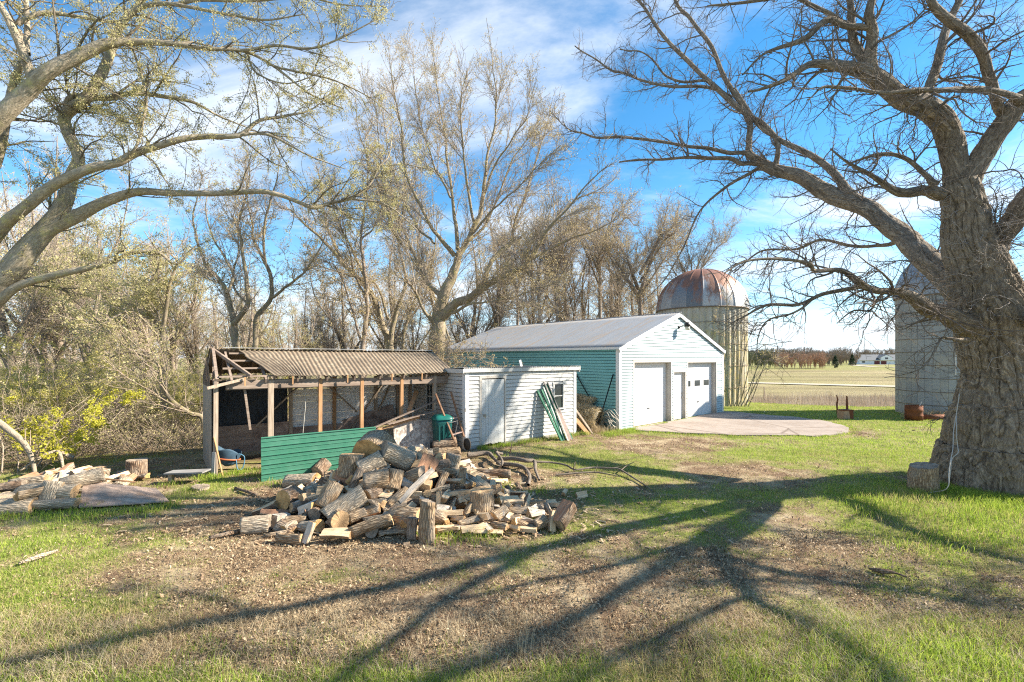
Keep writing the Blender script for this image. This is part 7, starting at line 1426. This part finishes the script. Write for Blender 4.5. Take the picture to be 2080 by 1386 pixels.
# old wooden hand truck leaning
ht = empty('hand_truck', sh(5.62, -.92), SHED_A, 'rusty wooden hand truck frame leaning in front of the green bin', 'hand truck')
WB = m_wood('old_brown_handle_wood', (.16, .085, .05), (.40, .24, .15), 'z')
for s, a, c in ((0, (-.05, -.12, .35), (-.38, .35, 1.62)), (1, (.27, -.12, .40), (.12, .35, 1.66))): b = MB(); b.board(a, c, .045, .05, up=(0, 1, 0)); b.build('side_rail', WB, ht, bevel=.006)
for za in (.18, .72): p = [np.array((-.05, -.12, .35)) * (1 - za * .6) + np.array((-.38, .35, 1.62)) * za * .6, np.array((.27, -.12, .40)) * (1 - za * .6) + np.array((.12, .35, 1.66)) * za * .6]; b = MB(); b.board(p[0], p[1], .05, .03); b.build('crossbar', m_wood('pinkish_crossbar', (.34, .22, .18), (.55, .42, .36), 'x'), ht)
b = MB(); b.tube([(-.02, -.1, .45), (.12, .0, .78), (.14, .02, .86)], .014, 8); b.tube([(.34, -.1, .62), (.5, -.05, .80), (.5, -.05, .92)], .012, 8); b.tube([(-.2, .0, .80), (.22, .02, .86), (.38, .0, .92)], .008, 6); b.build('iron_brace', STEEL, ht)
b = MB(); b.box(.48, .52, -.07, -.03, .86, .98); b.build('grip', m_plain('pale_grip', (.6, .6, .58), .6), ht)
b = MB(); b.tube([(.30, -.22, .20), (.34, -.22, .20)], .17, 20); b.build('wheel', m_plain('old_black_tyre', (.05, .045, .04), .9), ht, True)
# things leaning on the white shed: green posts and boards
def ws_(t, d, z): p = WSO + SU * t + SV * d; return (p[0], p[1], z)
GPW = m_plain('green_painted_post', (.010, .14, .075), .5, 0, .3); 
lst = [(3.20, 2.62, 1.60, .07, GPW, 'green post leaning on the white shed, leftmost and shortest of its bundle'), (3.30, 2.78, 1.62, .06, GPW, 'green post, second from the left of the bundle on the white shed'), (3.42, 2.92, 1.75, .05, GPW, 'green post in the middle of the bundle on the white shed'), (3.56, 2.98, 1.66, .05, GPW, 'green post right of the middle of the leaning bundle'), (3.70, 3.0, 1.78, .05, GPW, 'outermost green post reaching farthest right at its foot'),
       (3.36, 2.85, 1.70, .045, m_plain('white_green_post', (.55, .60, .55), .6), 'pale painted lath among the green posts'), (3.52, 2.90, 1.86, .05, m_wood('grey_lath', (.25, .22, .2), (.45, .42, .4), 'z'), 'grey lath standing tallest in the leaning bundle'), (3.62, 3.04, 1.84, .04, STEEL, 'dark thin rod at the back of the leaning bundle')]
for i, (tb, tt_, h, w, m, lb) in enumerate(lst):
    b = MB(); b.board(ws_(tb, -.62 + .03 * (i % 3), -.02), ws_(tt_ + .05, -.045 - .02 * (i % 2), h), w, .045, up=tuple(-np.append(SV, 0))); tag(b.build('post' if m is GPW else 'lath', m, None, bevel=.004), lb, 'post' if m is GPW else 'lath')
RBW = m_wood('greyish_red_board', (.22, .16, .13), (.42, .34, .30), 'z')
b = MB(); b.board(ws_(3.52, -.68, -.02), ws_(3.33, -.30, .98), .15, .03, up=tuple(-np.append(SV, 0))); tag(b.build('board', RBW, None, bevel=.003), 'wide grey brown board leaning in front of the green posts', 'board')
b = MB(); b.board(ws_(3.38, -.72, -.02), ws_(3.22, -.32, .96), .05, .03, up=tuple(-np.append(SV, 0))); tag(b.build('board', m_wood('pale_narrow_board', (.45, .40, .34), (.66, .60, .52), 'z'), None, bevel=.003), 'narrow pale board beside the wide grey brown one', 'board')
b = MB(); b.board(ws_(4.75, -.35, -.02), ws_(4.50, .35, .75), .16, .03, up=tuple(-np.append(SV, 0))); tag(b.build('board', W_O, None), 'orange board leaning at the right corner of the white shed', 'board')
b = MB(); b.board(ws_(5.05, -.25, -.02), ws_(4.58, .25, .95), .07, .03, up=tuple(-np.append(SV, 0))); tag(b.build('board', W_V, None), 'grey board crossing the orange one at the white shed corner', 'board')
b = MB(); b.board(ws_(3.1, 1.2, 2.1), ws_(2.95, 1.2, 2.56), .09, .03, up=tuple(-np.append(SV, 0))); tag(b.build('stake', m_plain('whitewashed_stake', (.72, .70, .68), .8), None), 'white tipped stake sticking up over the white shed roof', 'stake')
# black poles leaning on the teal wall
def ga_(u, w, z): p = GAR_O + GU * u + GV * w; return (p[0], p[1], z)
BP = m_plain('black_pole_paint', (.015, .02, .02), .5, .3)
for a, c, lb in ((ga_(-.35, .2, -.02), ga_(-.06, 2.0, 2.0), 'black pole leaning left against the teal garage wall'), (ga_(-.62, .55, -.02), ga_(-.06, .22, 2.05), 'black pole upright against the garage corner board')):
    p0, p1 = np.array(a), np.array(c); b = MB(); b.tube([tuple(p0 + (p1 - p0) * t) for t in (0, .4, 1)], .022, 10); b.build
    o = tag(b.build('pole', [BP], None, True), lb, 'pole')
# rolls of wire fencing full of dead grass
HAY = m_leaf('matted_dead_grass', [(0, (.32, .25, .14)), (.5, (.52, .42, .25)), (1, (.70, .60, .40))], .2); WIRE = m_plain('rusty_wire', (.40, .37, .32), .6, .5)
def wire_roll(c0, c1, R, label, seed):
    rg = np.random.RandomState(seed); c0 = np.array(c0); c1 = np.array(c1); ax = (c1 - c0); L_ = np.linalg.norm(ax); ax /= L_; up = np.array([0, 0, 1.]); sd = np.cross(ax, up); sd /= np.linalg.norm(sd); up = np.cross(sd, ax); o = empty('wire_roll', tuple(c0), 0, label, 'wire roll'); b = MB()
    for k in range(12):
        t = L_ * k / 11; rr2 = R * (1 + .05 * rg.randn()); b.tube([tuple(ax * (t + .02 * sin(4 * a)) + (sd * cos(a) + up * sin(a)) * (rr2 - .018 * a * (R / .5))) for a in np.linspace(0, 4 * pi, 44)], .0045, 4, cap=False)
    for k in range(22): a = 2 * pi * k / 22; b.tube([tuple(ax * t + (sd * cos(a) + up * sin(a)) * R * (1 + .03 * sin(9 * t + k))) for t in np.linspace(0, L_, 9)], .0045, 4, cap=False)
    b.build('wire_mesh', WIRE, o)
    n = 15000; t = rg.rand(n) * L_; a = rg.rand(n) * 2 * pi; r = R * (.55 + .45 * rg.rand(n) ** .5); P = ax * t[:, None] + (sd[None] * np.cos(a)[:, None] + up[None] * np.sin(a)[:, None]) * r[:, None]
    d = rg.randn(n, 3) + ax * .8 - up * .5 * 0; d /= np.linalg.norm(d, axis=1, keepdims=True); w = np.cross(d, rg.randn(n, 3)); w /= np.linalg.norm(w, axis=1, keepdims=True); l = rg.uniform(.03, .11, n)[:, None]
    V = np.stack([P - d * l - w * .004, P - d * l + w * .004, P + d * l + w * .003, P + d * l - w * .003], 1).reshape(-1, 3); i = np.arange(n) * 4
    mesh_np('dead_grass', V, [np.stack([i, i + 1, i + 2, i + 3], 1)], [HAY], o, False, {'rnd': np.repeat(rg.rand(n), 4)})['kind'] = 'stuff'
    return o
wire_roll((1.6, 17.6, .62), (3.15, 16.4, .42), .42, 'front roll of wire fencing stuffed with dead grass between shed and garage', 5)
wire_roll((1.3, 18.6, 1.0), (3.1, 17.15, .72), .42, 'upper rear roll of wire fencing matted with straw against the teal wall', 6)
V = []; b = MB(); rg = np.random.RandomState(8)
for k in range(26):
    p = np.array([3.1 + rg.rand() * .3, 16.5 + rg.rand() * .3, .1 + rg.rand() * .6]); b.tube([tuple(x) for x in crom([p, p + np.array([.25, -.15, rg.uniform(-.1, .25)]), p + np.array([.42 + rg.rand() * .2, -.2, -.3 + rg.rand() * .3])], 8)], .006, 4)
tag(b.build('wire_tangle', WIRE), 'loose end of wire springing from the fence rolls', 'wire')

# ---------------------------------------------------------------- rope on the oak, rusty things on the lawn
RP = m_plain('grey_white_rope', (.42, .41, .38), .9)
def rp(px, py, Y): return tuple(at(px, py, Y))
b = MB(); b.tube([tuple(x) for x in crom([rp(1949, 800, 9.2), rp(1942, 845, 9.1), rp(1937, 875, 8.95), rp(1936, 902, 8.8), rp(1935, 915, 8.7), rp(1930, 940, 8.6), rp(1927, 965, 8.5), rp(1927, 985, 8.45), rp(1918, 996, 8.5), rp(1900, 999, 8.75), rp(1889, 1001, 8.8)], 50)], .0075, 6)
b.tube([tuple(x) for x in crom([rp(1943, 845, 9.1), rp(1943, 885, 8.9), rp(1945, 905, 8.88), rp(1946, 920, 8.72), rp(1934, 932, 8.70), rp(1931, 955, 8.66), rp(1927, 983, 8.63)], 34)], .0075, 6); tag(b.build('rope', RP, None, True), 'pale rope looped down the left flank of the oak trunk', 'rope')
RU = m_plain('rusted_steel', (.20, .075, .035), .85, .3, .5, 4)
x, y = gnd(1716, 851); sv = empty('scrap_seat', (x, y, 0), .15, 'small rusty iron seat with upright back pieces on the lawn beyond the concrete', 'metal seat')
b = MB(); b.box(-.24, .26, -.18, .18, .36, .40); b.build('seat', RU, sv, bevel=.004)
b = MB(); b.box(-.20, .10, -.16, -.13, 0, .36); b.box(-.22, -.19, -.16, .16, 0, .36); b.build('base_panel', m_plain('tan_rusty_panel', (.42, .28, .18), .8, .1, .4), sv)
b = MB(); b.add([(.12, -.17, 0), (.26, -.17, 0), (.26, .15, 0), (.12, .15, 0), (.06, -.17, .36), (.26, -.17, .36), (.26, .15, .36), (.06, .15, .36)], [(0, 1, 5, 4), (1, 2, 6, 5), (2, 3, 7, 6), (3, 0, 4, 7), (0, 3, 2, 1), (4, 5, 6, 7)]); b.build('side_panel', RU, sv)
b = MB(); b.add([(.18, .10, .40), (.28, .10, .40), (.28, .13, .40), (.18, .13, .40), (.19, .10, .98), (.24, .10, .96), (.24, .13, .96), (.19, .13, .98)], [(0, 1, 5, 4), (1, 2, 6, 5), (2, 3, 7, 6), (3, 0, 4, 7), (4, 5, 6, 7)]); b.build('back', RU, sv)
b = MB(); b.tube([(.02, .4, .1), (.0, .4, .6), (.04, .4, .8), (-.02, .4, 1.0)], [.02, .035, .03, .015], 8); tag(b.build('iron_bar', RU, sv, True))
x, y = at(1856, 826, 19.2)[:2]; dr = empty('oil_drum', (x, y, 0), 0, 'rusty open topped oil drum at the foot of the grey silo', 'drum')
b = MB(); n = 40; b.tube([(0, 0, 0), (0, 0, .20), (0, 0, .22), (0, 0, .24), (0, 0, .42), (0, 0, .44), (0, 0, .46), (0, 0, .62)], [.29, .29, .305, .29, .29, .305, .29, .29], n, cap=False); o = b.build('body', RU, dr, True); s_ = o.modifiers.new('s', 'SOLIDIFY'); s_.thickness = .01
b = MB(); b.tube([(.29 * cos(a), .29 * sin(a), .62) for a in np.linspace(0, 2 * pi, 40)], .012, 6, cap=False); b.build('rim', RU, dr, True); b = MB(); b.tube([(0, 0, .1), (.25, -.1, .8)], .012, 6); b.build('rod', m_plain('pale_rod', (.6, .6, .58), .5), dr)
x, y = at(1905, 836, 19.4)[:2]; b = MB(); b.tube([(x - .7, y, .08), (x + .7, y + .1, .08)], .14, 14); tag(b.build('pipe', RU, None, True), 'rusty pipe lying in dead grass at the foot of the grey silo', 'pipe')
x, y = gnd(1547, 826); b = MB(); b.tube([(25.5, 46, -2.3), (25.5, 46, -.3)], .05, 6); tag(b.build('fence_post', W_V), 'lone thin post in the field beyond the reeds', 'post')
print('objects', len(bpy.data.objects), 'faces', sum(len(o.data.polygons) for o in bpy.data.objects if o.type == 'MESH'))
